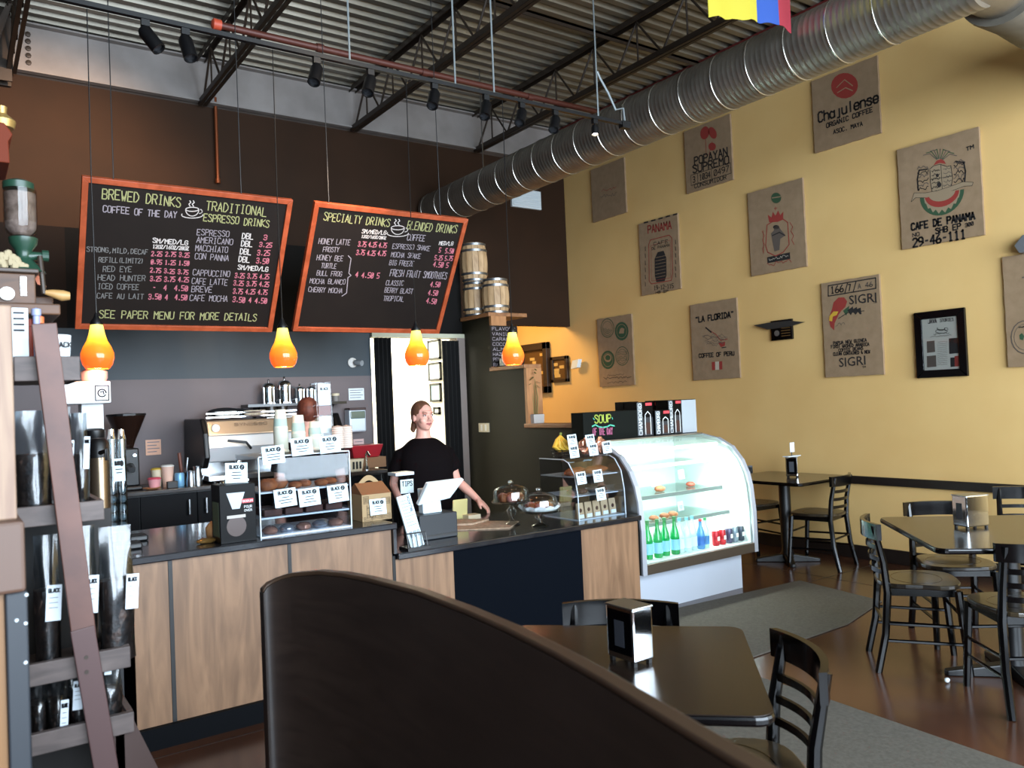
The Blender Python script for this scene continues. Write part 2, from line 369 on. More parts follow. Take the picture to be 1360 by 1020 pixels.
# main beam across the back wall
bm = thing('steel_beam', 'pale grey steel beam running along the top of the brown wall', 'beam', (3.5, 7.95, 4.53))
bg = mat('beam_grey', '#8F8884', .6, kind='n', col2='#7F7874', scale=3)
MB().box(.47, XR, 7.97, 7.985, 4.53, 4.96).build('web', bg, bm)
MB().box(.47, XR, 7.9, 8.03, 4.53, 4.545).build('flange', bg, bm); MB().box(.47, XR, 7.9, 8.03, 4.945, 4.96).build('flange', bg, bm)
MB().box(.5, .74, 7.955, 7.97, 4.56, 4.93).build('end_plate', bg, bm)
for k in range(5): MB().lathe([(.022, 0), (.022, .018), (.01, .02)], (.63, 7.955, 4.62+k*.062), 8, axis=(0, -1, 0)).build('bolt', bsteel, bm)
col = thing('steel_column', 'dark steel column and bracket at the far left under the roof', 'column', (.38, 7.9, 3.6))
MB().box(.3, .5, 7.86, 7.88, 4.4, ZC).box(.3, .5, 7.98, 8.0, 4.4, ZC).box(.39, .41, 7.88, 7.98, 4.4, ZC).build('column_section', bsteel, col)
MB().prism([(.3, 7.6, 4.55), (.46, 7.6, 4.95), (.5, 7.6, 4.95), (.36, 7.6, 4.5)], (0, .03, 0)).build('bracket', bsteel, col)

# open-web joists
rod_p = MB().tube([(0, 0, -.2), (0, .3, .19)], .011, 6)
rod_q = MB().tube([(0, .3, .19), (0, .6, -.2)], .011, 6)
def meshof(mb, name, m):
    me = bpy.data.meshes.new(name); me.from_pydata([tuple(v) for v in mb.v], [], mb.f); me.materials.append(m); return me
m1, m2, m3 = meshof(rod_p, 'web_rod', bsteel), meshof(rod_q, 'web_rod', bsteel), meshof(MB().tube([(0, .3, -.2), (0, .3, .19)], .009, 6), 'web_post', bsteel)
for X, lab in ((.5, 'open-web steel roof joist at the far left'), (2.07, 'open-web steel roof joist above the left menu board'), (3.64, 'open-web steel roof joist above the right menu board'), (5.21, 'open-web steel roof joist beside the spiral duct')):
    t = thing('roof_joist', lab, 'joist', (X, 2.5, 4.5), group='open-web roof joists')
    for nm, z in (('bottom_chord', 4.53), ('top_chord', 4.95)):
        m_ = MB()
        for s in (-1, 1): m_.box(X+s*.035-.003 if s > 0 else X-.038, X+.038 if s > 0 else X-.032, -2.95, 7.95, z-.025, z+.025).box(min(X+s*.006, X+s*.038), max(X+s*.006, X+s*.038), -2.95, 7.95, z-.028 if z < 4.7 else z+.022, z-.022 if z < 4.7 else z+.028)
        m_.build(nm, bsteel, t)
    for k in range(18):
        for me in ((m1, m2, m3) if k % 1 == 0 else (m1, m2)):
            o = bpy.data.objects.new(me.name, me); COL.objects.link(o); o.parent = t; o.location = (0, -2.5-2.9+k*.6, .24)
by = at(780, 37, z=4.9).y
tag(MB().box(-2, XR-.1, by, by+.05, 4.88, 4.9).box(-2, XR-.1, by, by+.01, 4.85, 4.9).build('bridging_bar', bsteel), 'dark bridging bar crossing the roof joists', 'bar')

# spiral duct
DX, DZ, DR = 4.6, 3.74, .2
ductm = mat('galvanised', '#9C968C', .42, .85, kind='n', col2='#8A847B', scale=6)
dt = thing('spiral_duct', 'large round galvanised spiral duct running along the yellow wall', 'duct', (DX, 5, DZ-DR))
prof = []; y = 2.0
while y < 7.94: prof += [(DR, y), (DR, y+.028), (DR+.0013, y+.031), (DR+.0013, y+.037)]; y += .04
MB().lathe([(0, 2.0)]+prof+[(DR, 7.95), (0, 7.95)], (DX, 0, DZ), 40, axis=(0, 1, 0)).build('duct_pipe', ductm, dt, smooth=True)
for yy in [2.5+.3*i for i in range(18)]+[7.9]: MB().lathe([(DR+.001, 0), (DR+.005, .003), (DR+.005, .011), (DR+.001, .014)], (DX, yy, DZ), 40, axis=(0, 1, 0)).build('joint_band', mat('duct_band', '#A5A199', .25, .9), dt, smooth=True)
for yy in (3.2, 6.9): MB().tube([(DX, yy, DZ+DR), (DX, yy, ZC)], .006, 6).build('hanger_strap', steel, dt)
br = dt
wrap = mat('duct_wrap', '#6E695F', .6, .3, kind='n', col2='#5C574E', scale=5, bump=.4)
MB().lathe([(0, -.2), (.19, -.2), (.2, 0), (.2, .35), (0, .35)], (DX, 2.02, DZ+.03), 32, axis=(1, 0, 0)).build('collar', ductm, br, smooth=True)
MB().lathe([(0, 0), (.24, 0), (.245, .04), (.235, .3), (.247, .6), (.235, .9), (.24, 1.6), (0, 1.6)], (DX+.3, 2.02, DZ+.03), 32, axis=(1, 0, 0)).build('insulated_elbow', wrap, br, smooth=True)

# vent grille on the bulkhead
v0, v1 = at(683, 262, y=YB), at(715, 254, y=YB)
vg = thing('vent_grille', 'white louvred vent grille on the black bulkhead under the duct', 'vent', (5.98, 8.02, 3.96))
MB().box(5.74, 6.19, 8.0, 8.03, 3.93, 4.16).build('grille_frame', paper, vg)
for k in range(8): MB().cbox((5.965, 7.995, 3.955+k*.026), .42, .004, .02, Matrix.Rotation(.6, 3, 'X')).build('louvre', paper, vg)

# copper drop pipe on the brown wall, cap, sprinkler pipe
a = at(289, 135, y=7.9)
tag(MB().tube([(a.x, 7.98, at(289, 130, y=7.98).z), (a.x, 7.98, at(292, 240, y=7.98).z)], .016, 10).tube([(a.x, 7.98, at(292, 241, y=7.98).z-.02), (a.x, 7.98, at(292, 238, y=7.98).z)], .024, 10).build('drop_pipe', mat('copper', '#8A4B2C', .4, .6), None, smooth=True), 'thin copper pipe dropping down the brown wall above the left board', 'pipe')
py = 5.3; p1, p2 = at(285, 32, y=py), at(812, 153, y=py)
sp = thing('sprinkler_pipe', 'red-brown sprinkler pipe crossing under the roof joists', 'pipe', (p1.x, py, p1.z))
MB().tube([p1, p2], .024, 12).build('pipe_run', rust, sp, smooth=True)
MB().lathe([(.034, 0), (.036, .05), (.02, .06)], p1+Vector((.04, 0, 0)), 12, axis=(-1, 0, 0)).build('end_cap', mat('red_cap', '#B5482F', .5), sp, smooth=True)
for k, px in enumerate((420, 560, 700)):
    q = at(px, 30+(px-280)*.234, y=py); MB().lathe([(.03, 0), (.03, .05)], q, 12, axis=(1, 0, 0)).build('coupling', rust, sp, smooth=True)

# track with heads
TY, TZ = 4.3, 3.535
tr = thing('lighting_track', 'long black lighting track hanging across the café on thin white rods', 'track', (1.8, TY, TZ))
MB().box(-.6, 4.14, TY-.015, TY+.015, TZ-.01, TZ+.014).build('rail', blacksat, tr)
MB().box(4.1, 4.18, TY-.022, TY+.022, TZ-.03, TZ+.02).build('end_feed', blacksat, tr)
rodw = mat('pale_conduit', '#8E9698', .4, .4)
for px in (466, 605, 656, 793):
    q = at(px, 120, y=TY); MB().tube([(q.x, TY, TZ+.015), (q.x, TY, ZC)], .006, 6).build('hanger_rod', rodw, tr)
q = at(793, 95, y=TY); e = Vector((4.14, TY, TZ+.02))
cp = [q+Vector((0, 0, 0)), q+Vector((.03, 0, -.05)), q+Vector((.1, 0, -.14)), q+Vector((.165, 0, -.25)), Vector((4.13, TY, TZ+.12)), e]
MB().tube(cp, .009, 8).build('flex_conduit', rodw, tr, smooth=True)
lit = mat('lamp_face_lit', '#FFF6E4', .5, emit=30, ecol='#FFF2DC'); unlit = mat('lamp_face', '#55575C', .2, .4)
heads = ((195, .55, 'black track head aimed left, leftmost on the track'), (248, .15, 'black track head second from the left, hanging straight'), (421, -.35, 'black track head third from the left'), (492, -.4, 'black track head above the right half of the gap between the boards'),
         (576, -.4, 'black track head above the right menu board, beside a pale rod'), (644, -.4, 'black track head just right of the pale rods'), (691, -.5, 'black track head tucked against the joist end'), (735, -.5, 'black track head over the far duct, next to the lit one'), (787, -.1, 'small track head with its lamp shining'))
for px, ang, lab in heads:
    q = at(px, 100, y=TY); t = thing('track_head', lab, 'spotlight', (q.x, TY, TZ-.2), group='track heads')
    on = px == 787; L = .13 if not on else .07; r = .036 if not on else .028; z0 = TZ-.075
    MB().box(q.x-.02, q.x+.02, TY-.014, TY+.014, TZ-.045, TZ-.012).build('adapter', blacksat, t)
    MB().tube([(q.x, TY, TZ-.04), (q.x, TY, z0)], .006, 6).build('stem', blacksat, t)
    R = Vector((math.sin(ang), -.35 if not on else -.1, -math.cos(ang))).normalized()
    c0 = Vector((q.x, TY, z0))-R*.02
    MB().lathe([(0, 0), (r*.75, 0), (r, .02), (r, L), (r*.86, L), (r*.8, L-.02)], c0, 16, axis=R).build('lamp_can', blacksat, t, smooth=True)
    MB().lathe([(0, L-.015), (r*.84, L-.015)], c0, 16, axis=R).build('lamp_lens', lit if on else unlit, t)
    if on: spot('track_lamp', c0+R*(L+.01), c0+R*2, 14, (1, .85, .6), 70)

# pendant lamps
pm = bpy.data.materials.new('art_glass'); pm.use_nodes = True; nt = pm.node_tree; b = nt.nodes['Principled BSDF']
tc = nt.nodes.new('ShaderNodeTexCoord'); sx = nt.nodes.new('ShaderNodeSeparateXYZ'); mr = nt.nodes.new('ShaderNodeMapRange'); rp = nt.nodes.new('ShaderNodeValToRGB'); ns = nt.nodes.new('ShaderNodeTexNoise'); ns.inputs['Scale'].default_value = 12
ad = nt.nodes.new('ShaderNodeMath'); ad.operation = 'MULTIPLY_ADD'; ad.inputs[1].default_value = .25; mr.inputs['From Max'].default_value = .215; mr.inputs['To Min'].default_value = -.12; mr.inputs['To Max'].default_value = .88
nt.links.new(tc.outputs['Object'], sx.inputs[0]); nt.links.new(sx.outputs['Z'], mr.inputs['Value']); nt.links.new(tc.outputs['Object'], ns.inputs['Vector']); nt.links.new(ns.outputs['Fac'], ad.inputs[0]); nt.links.new(mr.outputs[0], ad.inputs[2])
nt.links.new(ad.outputs[0], rp.inputs['Fac']); nt.links.new(rp.outputs['Color'], b.inputs['Emission Color']); nt.links.new(rp.outputs['Color'], b.inputs['Base Color'])
cr = rp.color_ramp; cr.elements[0].position = .2; cr.elements[0].color = (.85, .1, .012, 1); cr.elements[1].position = .95; cr.elements[1].color = (1, .82, .16, 1)
e_ = cr.elements.new(.45); e_.color = (1, .2, .015, 1); e_ = cr.elements.new(.65); e_.color = (1, .5, .03, 1)
b.inputs['Emission Strength'].default_value = 1.15; b.inputs['Roughness'].default_value = .12
PR = [(.052, 0), (.066, .02), (.074, .05), (.073, .075), (.062, .105), (.046, .135), (.037, .165), (.031, .195), (.027, .215)]
for X, lab in ((.592, 'orange glass pendant lamp at the far left, hanging in front of the left board'), (1.504, 'orange glass pendant lamp hanging below the gap between the two boards'), (2.327, 'orange glass pendant lamp hanging in front of the bright doorway'), (3.04, 'orange glass pendant lamp furthest right, beside the small tea board')):
    z = 1.762; t = thing('pendant_lamp', lab, 'lamp', (X, TY, z), group='orange pendant lamps')
    MB().lathe([(r, h) for r, h in PR]+[(r-.004, h) for r, h in PR[::-1]]+[PR[0]], (0, 0, 0), 24).build('glass_shade', pm, t, smooth=True, world=False)
    MB().lathe([(.028, .212), (.028, .225), (.014, .245), (.006, .27)], (0, 0, 0), 16).build('cap', blacksat, t, smooth=True, world=False)
    MB().tube([(0, 0, .262), (-.004, 0, .9), (0, 0, TZ-z-.02)], .0028, 6).build('cord', blacksat, t, world=False)
    MB().ball((0, 0, .08), .025).build('bulb', mat('bulb_glow', '#FFE9C0', .4, emit=6, ecol='#FFE2B0'), t, world=False)
    point('pendant_glow', (X, TY, z+.02), 5, (1, .62, .3), .03)

# ================================================================== MENU BOARDS
chalk = dict(y=mat('chalk_yellow', '#A09E6C', .9), w=mat('chalk_grey', '#978C92', .9), p=mat('chalk_pink', '#C06C7A', .9), b=mat('chalk_white', '#C9BFBA', .9), g=mat('chalk_dim', '#757270', .9))
slate = mat('blackboard', '#1E1713', .6, spec=.2, kind='n', col2='#1B1411', scale=5)
orange = mat('cedar_frame', '#B0512E', .45, kind='wood', col2='#96411F', scale=5, stretch=(2, 2, 2))
def ray_plane(px, py, p, nrm):
    d = RT*((px-680)/FPX)-UP*((py-510)/FPX)+FW
    return EYE+d*((p-EYE).dot(nrm)/d.dot(nrm))
def menu_board(name, lab, corners, origin, sc, lines, cup, brace, cords):
    bl = at(*corners[3], y=5.5); b2 = at(*corners[2], y=5.5); tl = at(*corners[0], y=5.0)
    z = (bl.z+b2.z)/2; w0 = Vector((bl.x, 5.5, z)); ux = Vector((1, 0, 0)); uy = Vector((0, tl.y-5.5, tl.z-z)); nrm = ux.cross(uy).normalized()
    P = lambda px, py: ray_plane(px, py, w0, nrm)
    c = [P(*q) for q in corners]; Wd = ((c[2]-c[3]).length+(c[1]-c[0]).length)/2; Hh = uy.length; uy = uy.normalized()
    w0 = Vector(((c[3].x+c[0].x)/2, 5.5, z))
    t = thing('menu_board', lab, 'board', w0)
    Q = lambda u, v, k=0: w0+ux*u+uy*v+nrm*k
    fw = .033
    MB().prism([Q(.01, .01), Q(Wd-.01, .01), Q(Wd-.01, Hh-.01), Q(.01, Hh-.01)], -nrm*.015).build('slate_panel', slate, t)
    for pl in ([(0, 0), (Wd, 0), (Wd-fw, fw), (fw, fw)], [(Wd, 0), (Wd, Hh), (Wd-fw, Hh-fw), (Wd-fw, fw)], [(Wd, Hh), (0, Hh), (fw, Hh-fw), (Wd-fw, Hh-fw)], [(0, Hh), (0, 0), (fw, fw), (fw, Hh-fw)]):
        MB().prism([Q(u, v, .014) for u, v in pl], -nrm*.034).build('frame_rail', orange, t, bevel=.002)
    grp = {}
    for s, col_, x0, y0, x1, y1, h, wt in lines:
        g = lambda x, y: P(origin[0]+x/sc, origin[1]+y/sc)
        a, b_ = g(x0, y0), g(x1, y1); hh = (g(x0, y0-h)-a).length
        strokes(grp.setdefault(col_, MB()), s, a, b_, uy, hh, wt*.0042, .06)
    gg = grp.setdefault('b', MB()); x, y = cup; g = lambda dx, dy: P(origin[0]+(x+dx)/sc, origin[1]+(y+dy)/sc)
    el = lambda cx, cy, rx, ry, a0=0, a1=2*PI, n=16: [g(cx+rx*math.cos(a0+(a1-a0)*i/n), cy+ry*math.sin(a0+(a1-a0)*i/n)) for i in range(n+1)]
    for pl in (el(0, -18, 38, 12), el(0, -15, 38, 36, 0, PI), el(42, -6, 16, 12, -1.2, 1.6), el(0, 15, 62, 18, -.1, PI+.3), [g(-12, -35), g(-20, -48), g(-8, -58), g(-14, -68)], [g(8, -35), g(0, -48), g(12, -58), g(6, -68)]):
        polyline(gg, pl, .0055, nrm)
    if brace: polyline(grp['w'], [P(origin[0]+q[0]/sc, origin[1]+q[1]/sc) for q in brace], .006, nrm)
    nm = dict(y='heading_text', w='item_text', p='price_text', b='size_text', g='faint_item_text')
    for k, m_ in grp.items(): m_.build(nm[k], chalk[k], t)['kind'] = 'stuff'
    for u, px, py_ in cords:
        tp = Q(u, Hh, 0); MB().tube([tp, (tp.x, tp.y+.02, ZC)], .003, 5).build('hanging_cord', blacksat, t)
PR3 = lambda s: s
L1 = [('BREWED DRINKS', 'y', 200, 192, 655, 240, 58, 1.5), ('COFFEE OF THE DAY', 'w', 205, 270, 632, 305, 38, 1.3), ('TRADITIONAL', 'y', 805, 258, 1155, 296, 52, 1.4), ('ESPRESSO DRINKS', 'y', 790, 320, 1170, 360, 42, 1.4),
 ('ESPRESSO', 'w', 752, 402, 938, 416, 34, 1), ('DBL', 'b', 1015, 424, 1078, 428, 32, 1.5), ('3', 'p', 1140, 430, 1165, 432, 28, 1.4),
 ('AMERICANO', 'w', 750, 448, 960, 460, 34, 1), ('DBL', 'b', 1010, 468, 1073, 472, 32, 1.5), ('3.25', 'p', 1115, 473, 1187, 477, 26, 1.4),
 ('MACCHIATO', 'w', 743, 495, 930, 508, 34, 1), ('DBL', 'b', 1003, 514, 1065, 518, 32, 1.5), ('3.25', 'p', 1103, 520, 1175, 524, 30, 1.4),
 ('CON PANNA', 'w', 740, 543, 935, 556, 34, 1), ('DBL', 'b', 995, 560, 1057, 563, 32, 1.5), ('3.50', 'p', 1097, 568, 1168, 572, 30, 1.4),
 ('SM/MED/LG', 'b', 990, 604, 1165, 616, 26, 1.4), ('CAPPUCCINO', 'w', 728, 638, 942, 648, 34, 1), ('3.25 3.75 4.25', 'p', 973, 652, 1170, 662, 28, 1.4),
 ('CAFE LATTE', 'w', 722, 688, 928, 696, 34, 1), ('3.25 3.75 4.25', 'p', 965, 697, 1170, 706, 28, 1.4), ('BREVE', 'w', 720, 736, 838, 740, 34, 1), ('3.75 4.25 4.75', 'p', 962, 745, 1160, 752, 28, 1.4),
 ('CAFE MOCHA', 'w', 710, 786, 928, 792, 34, 1), ('3.50 4 4.50', 'p', 960, 793, 1157, 803, 30, 1.4), ('SM/MED/LG', 'b', 495, 448, 698, 463, 26, 1.4), ('12OZ/16OZ/20OZ', 'b', 495, 480, 703, 492, 20, 1.3),
 ('STRONG,MILD,DECAF', 'g', 110, 500, 465, 516, 28, 1), ('2.25 2.75 3.25', 'p', 487, 524, 707, 534, 26, 1.4), ('REFILL(LIMIT2)', 'g', 180, 560, 440, 570, 28, 1), ('0.95 1.25 1.50', 'p', 485, 572, 705, 582, 26, 1.4),
 ('RED EYE', 'g', 205, 617, 370, 620, 32, 1), ('2.75 3.25 3.75', 'p', 480, 622, 700, 633, 26, 1.4), ('HEAD HUNTER', 'g', 175, 667, 450, 672, 32, 1), ('3.25 3.75 4.25', 'p', 480, 672, 703, 678, 28, 1.4),
 ('ICED COFFEE', 'g', 175, 718, 412, 723, 32, 1), ('-  4  4.50', 'p', 495, 724, 697, 729, 30, 1.4), ('CAFE AU LAIT', 'g', 170, 772, 440, 777, 30, 1), ('3.50 4  4.50', 'p', 470, 777, 693, 783, 30, 1.4),
 ('SEE PAPER MENU FOR MORE DETAILS', 'y', 183, 885, 1097, 904, 44, 1.4)]
menu_board('menu_board', 'left orange-framed chalkboard menu headed Brewed Drinks, hanging tilted over the bar', ((107, 233), (386, 265), (363, 440), (101, 436)), (90, 220), 4.387, L1, (725, 272), None, ((.16, 0, 0), (.88, 0, 0)))
L2 = [('SPECIALTY DRINKS', 'y', 217, 186, 600, 224, 46, 1.4), ('BLENDED DRINKS', 'y', 703, 238, 990, 262, 46, 1.4), ('SM/MED/LG', 'b', 440, 262, 580, 270, 22, 1.3), ('12OZ/16OZ/20OZ', 'b', 438, 288, 580, 297, 16, 1.1),
 ('COFFEE', 'w', 703, 304, 805, 308, 34, 1.2), ('MED/LG', 'b', 890, 330, 970, 333, 20, 1.2), ('HONEY LATTE', 'w', 188, 324, 370, 332, 32, 1), ('3.75 4.25 4.75', 'p', 418, 337, 583, 347, 28, 1.4),
 ('FROSTY', 'w', 213, 370, 305, 373, 28, 1), ('3.75 4.25 4.75', 'p', 408, 386, 578, 395, 28, 1.4), ('HONEY BEE', 'w', 177, 418, 328, 425, 30, 1), ('TURTLE', 'w', 203, 463, 290, 467, 28, 1), ('BULL FROG', 'w', 177, 508, 322, 513, 28, 1),
 ('MOCHA BLANCO', 'w', 137, 553, 342, 560, 28, 1), ('CHERRY MOCHA', 'w', 128, 603, 324, 612, 28, 1), ('4 4.50 5', 'p', 402, 518, 540, 524, 30, 1.4), ('ESPRESSO SHAKE', 'w', 618, 350, 834, 364, 28, 1), ('5  5.50', 'p', 888, 374, 972, 380, 26, 1.4),
 ('MOCHA SHAKE', 'w', 610, 400, 780, 409, 28, 1), ('5.25 5.75', 'p', 863, 417, 967, 422, 26, 1.4), ('BIG FREEZE', 'w', 600, 446, 740, 454, 28, 1), ('4.50 5', 'p', 855, 457, 942, 462, 28, 1.4), ('FRESH FRUIT SMOOTHIES', 'w', 603, 512, 932, 528, 38, 1.2),
 ('CLASSIC', 'w', 580, 564, 680, 567, 28, 1), ('4.50', 'p', 838, 573, 893, 576, 28, 1.4), ('BERRY BLAST', 'w', 572, 608, 735, 614, 28, 1), ('4.50', 'p', 825, 621, 880, 625, 28, 1.4), ('TROPICAL', 'w', 565, 655, 682, 659, 28, 1), ('4.50', 'p', 815, 669, 872, 673, 28, 1.4)]
menu_board('menu_board', 'right orange-framed chalkboard menu headed Specialty Drinks, hanging tilted near the doorway', ((415.3, 267), (620.5, 291), (583, 441.5), (390, 440)), (380, 250), 4.387, L2, (650, 248), [(362, 393), (378, 410), (365, 495), (378, 508), (360, 520), (352, 610), (325, 628)], ((.1, 0, 0), (.95, 0, 0)))

# small tea board leaning on the second step, metal tin, barrels
q = [at(*p, y=6.2) for p in ((652, 432), (692, 433), (690, 487), (654, 490))]
tb = thing('tea_board', 'small chalkboard covered in pink writing standing on the stair wall step', 'board', (q[3].x, 6.2, q[3].z))
x0, x1, z0, z1 = q[3].x, q[2].x, 1.856, q[0].z
MB().box(x0, x1, 6.21, 6.23, z0, z1).build('slate_panel', slate, tb)
m_ = MB()
for k, s in enumerate(('FLAVORS', 'VANILLA', 'CARAMEL', 'COCONUT', 'ALMOND', 'HAZELNUT', 'PEPPERMINT', 'RASPBERRY')):
    strokes(m_, s, (x0+.02, 6.208, z1-.045-k*.048), (x1-.03, 6.208, z1-.045-k*.048), (0, 0, 1), .028, .005, .1)
m_.build('chalk_writing', chalk['w'], tb)['kind'] = 'stuff'
tag(MB().box(4.02+.16, 4.3, 6.02, 6.14, 1.852, 1.93).build('tin_box', mat('tin', '#6B6E72', .4, .3), None, bevel=.006), 'grey tin on the step below the tea board', 'tin')
bw = mat('barrel_oak', '#C2A078', .55, kind='wood', col2='#A07E58', scale=5, stretch=(4, 4, .8)); hoop = mat('hoop_steel', '#8D8F92', .35, .9)
def barrel(c, r, h, lab):
    t = thing('wooden_barrel', lab, 'barrel', c, group='small wooden barrels')
    n = 14; pr = [(r*(.84+.16*math.sin(PI*i/8)), h*i/8) for i in range(9)]
    for k in range(n):
        a0, a1 = 2*PI*k/n, 2*PI*(k+.94)/n; m_ = MB(); vs = []
        for rr, z in pr:
            for a in (a0, a1): vs += [(rr*math.cos(a), rr*math.sin(a), z), ((rr-.012)*math.cos(a), (rr-.012)*math.sin(a), z)]
        fs = []
        for i in range(8): b_ = i*4; fs += [(b_, b_+2, b_+6, b_+4), (b_+1, b_+5, b_+7, b_+3), (b_, b_+4, b_+5, b_+1), (b_+2, b_+3, b_+7, b_+6)]
        fs += [(0, 1, 3, 2), (32, 34, 35, 33)]
        m_.add(vs, fs).build('stave', bw, t, world=False)
    for z in (.02, h-.03): MB().lathe([(0, z), (r*.82, z), (r*.82, z+.012), (0, z+.012)], (0, 0, 0), 20).build('head', bw, t, world=False)
    for f_ in (.04, .2, .8, .96):
        rr = r*(.84+.16*math.sin(PI*f_))+.003; z = h*f_; MB().lathe([(rr, z-.011), (rr+.003, z-.011), (rr+.003, z+.011), (rr, z+.011)], (0, 0, 0), 24).build('hoop', hoop, t, smooth=True, world=False)
barrel((4.36, 6.42, 2.372), .135, .34, 'wooden barrel with steel hoops, nearest one on the top step')
barrel((4.3, 6.68, 2.372), .13, .34, 'wooden barrel standing behind, lower left of the stack')
barrel((4.29, 6.67, 2.714), .135, .38, 'wooden barrel on top of the stack')
# ================================================================== YELLOW WALL HANGINGS
burlap = mat('burlap', '#86705A', .9, kind='weave', col2='#6E5A48', scale=60, stretch=(1, 1, 1), bump=.5)
burlap = mat('burlap_cloth', '#937A5E', .95, kind='n', col2='#897155', scale=14, stretch=(1, 1, 1), bump=.3)
kink = mat('sack_black', '#1E1A18', .9); kred = mat('sack_red', '#8C2F26', .9); kgreen = mat('sack_green', '#2E4A30', .9); kyel = mat('sack_yellow', '#C29A2E', .9); kgrey = mat('sack_grey', '#584D44', .9); kwhite = mat('sack_white', '#B5AA98', .9); kcream = mat('sack_cream', '#8F7C62', .9)
WX = XR-.025
UPZ = Vector((0, 0, 1)); WN = Vector((-1, 0, 0))
class Sack:
    def __init__(s, y0, y1, z0, z1, label, o, sc, cat='wall hanging', name='burlap_sack', group='coffee sacks on the yellow wall'):
        s.t = thing(name, label, cat, (XR-.012, (y0+y1)/2, z0), group=group); s.o = o; s.sc = sc; s.g = {}
        n = 14; ys = [y0+(y1-y0)*i/n for i in range(n+1)]; w = lambda i, k: .0018*math.sin(i*1.7+k*2+y0*9)
        if name == 'burlap_sack':
            loop = [(ys[i], z0+w(i, 1)) for i in range(n+1)]+[(y1+w(i, 2), z0+(z1-z0)*i/n) for i in range(1, n)]+[(ys[n-i], z1+w(i, 3)) for i in range(n+1)]+[(y0+w(i, 4), z1-(z1-z0)*i/n) for i in range(1, n)]
            MB().prism([(WX, a, b) for a, b in loop], (XR-WX-.002, 0, 0)).build('sack_cloth', burlap, s.t)
    def P(s, x, y): p = at(s.o[0]+x/s.sc, s.o[1]+y/s.sc, x=WX); return p
    def text(s, m, tx, x0, y0, x1, y1, h, w=.007):
        a, b = s.P(x0, y0), s.P(x1, y1); hh = abs((s.P(x0, y0-h)-a).z)
        strokes(s.g.setdefault(m.name, (MB(), m))[0], tx, a, b, UPZ, hh, min(w*1.35, hh*.28))
    def line(s, m, pts, w=.006): polyline(s.g.setdefault(m.name, (MB(), m))[0], [s.P(*p) for p in pts], w, WN)
    def fill(s, m, pts, k=.0009):
        mb = s.g.setdefault(m.name, (MB(), m))[0]; q = [s.P(*p)+WN*k for p in pts]; mb.add(q, [tuple(range(len(q)))])
    def ell(s, cx, cy, rx, ry, n=18, a0=0, a1=2*PI, rot=0):
        out = []
        for i in range(n+1):
            a = a0+(a1-a0)*i/n; x, y = rx*math.cos(a), ry*math.sin(a); out.append((cx+x*math.cos(rot)-y*math.sin(rot), cy+x*math.sin(rot)+y*math.cos(rot)))
        return out
    def done(s):
        nm = {'sack_black': 'black_print', 'sack_red': 'red_print', 'sack_green': 'green_print', 'sack_yellow': 'yellow_print', 'sack_grey': 'grey_print', 'sack_white': 'white_print'}
        for k, (mb, m) in s.g.items(): mb.build(nm.get(k, 'print'), m, s.t)['kind'] = 'stuff'
def scrib(s, m, x0, y0, x1, y1, h, n, w=.005):
    random.seed(int(x0+y0)); pts = [(x0+(x1-x0)*i/n, y0+(y1-y0)*i/n-random.random()*h) for i in range(n+1)]; s.line(m, pts, w)

s = Sack(6.87, 7.47, 3.695, 4.345, 'dark nearly blank burlap sack high on the wall, furthest back under the duct', (780, 60), 3.4)
scrib(s, kred, 65, 665, 130, 650, 14, 16); scrib(s, kgrey, 60, 690, 132, 680, 16, 16); s.done()

s = Sack(5.3, 5.925, 3.686, 4.36, 'burlap sack reading Popayan Supremo with three red-brown beans, below the duct', (700, 0), 3.4)
s.text(kink, 'POPAYAN', 757, 745, 905, 700, 34, .011); s.text(kink, 'SUPREMO', 750, 782, 912, 738, 34, .011)
s.line(kink, [(740, 792), (918, 735), (922, 782), (742, 838), (740, 792)]); s.line(kink, [(770, 783), (772, 828)]); s.line(kink, [(832, 764), (834, 810)])
s.text(kink, '3', 750, 825, 762, 821, 26); s.text(kink, '1034', 780, 815, 828, 800, 26); s.text(kink, '0497', 845, 795, 912, 773, 26); s.text(kink, 'CONSUMIDOR', 757, 850, 900, 808, 18, .006)
for cx, cy, rx, ry, r_ in ((803, 600, 20, 30, .2), (838, 600, 17, 28, -.4), (836, 662, 17, 18, 0)): s.fill(kred, s.ell(cx, cy, rx, ry, rot=r_)[:-1]); 
s.line(kred, [(806, 625), (810, 700)]); s.line(kred, [(836, 640), (822, 700)]); s.done()

s = Sack(6.075, 6.68, 2.68, 3.51, 'burlap sack with Panama in red above a red arched frame', (780, 60), 3.4)
s.text(kred, 'PANAMA', 275, 850, 380, 828, 34, .011)
for k in range(5): s.fill(kink, [(255+k*33, 806-k*9), (275+k*33, 801-k*9), (275+k*33, 794-k*9), (255+k*33, 799-k*9)])
fr = [(278, 900), (285, 880), (370, 858), (382, 870), (386, 1030), (380, 1062), (290, 1078), (280, 1065)]
s.line(kred, fr+[fr[0]], .009); s.line(kred, [(288, 905), (375, 880), (378, 1050), (292, 1065), (288, 905)], .004)
s.text(kink, 'CAFE', 300, 905, 365, 892, 14, .005); s.text(kink, 'DE PANAMA', 292, 925, 372, 908, 12, .004)
s.fill(kink, [(318, 935), (345, 928), (357, 960), (358, 1040), (350, 1065), (312, 1070), (305, 1040), (304, 965)])
for k in range(7): s.line(burlap, [(308, 960+k*15), (354, 950+k*15)], .004)
for k in range(6): s.line(kink, [(262, 910+k*32), (263, 928+k*32)], .009); s.line(kink, [(398, 880+k*30), (400, 898+k*30)], .009)
s.text(kink, '19-12-115', 302, 1106, 390, 1095, 18, .006); s.text(kink, 'HB EP', 310, 1122, 366, 1115, 10, .005); s.done()

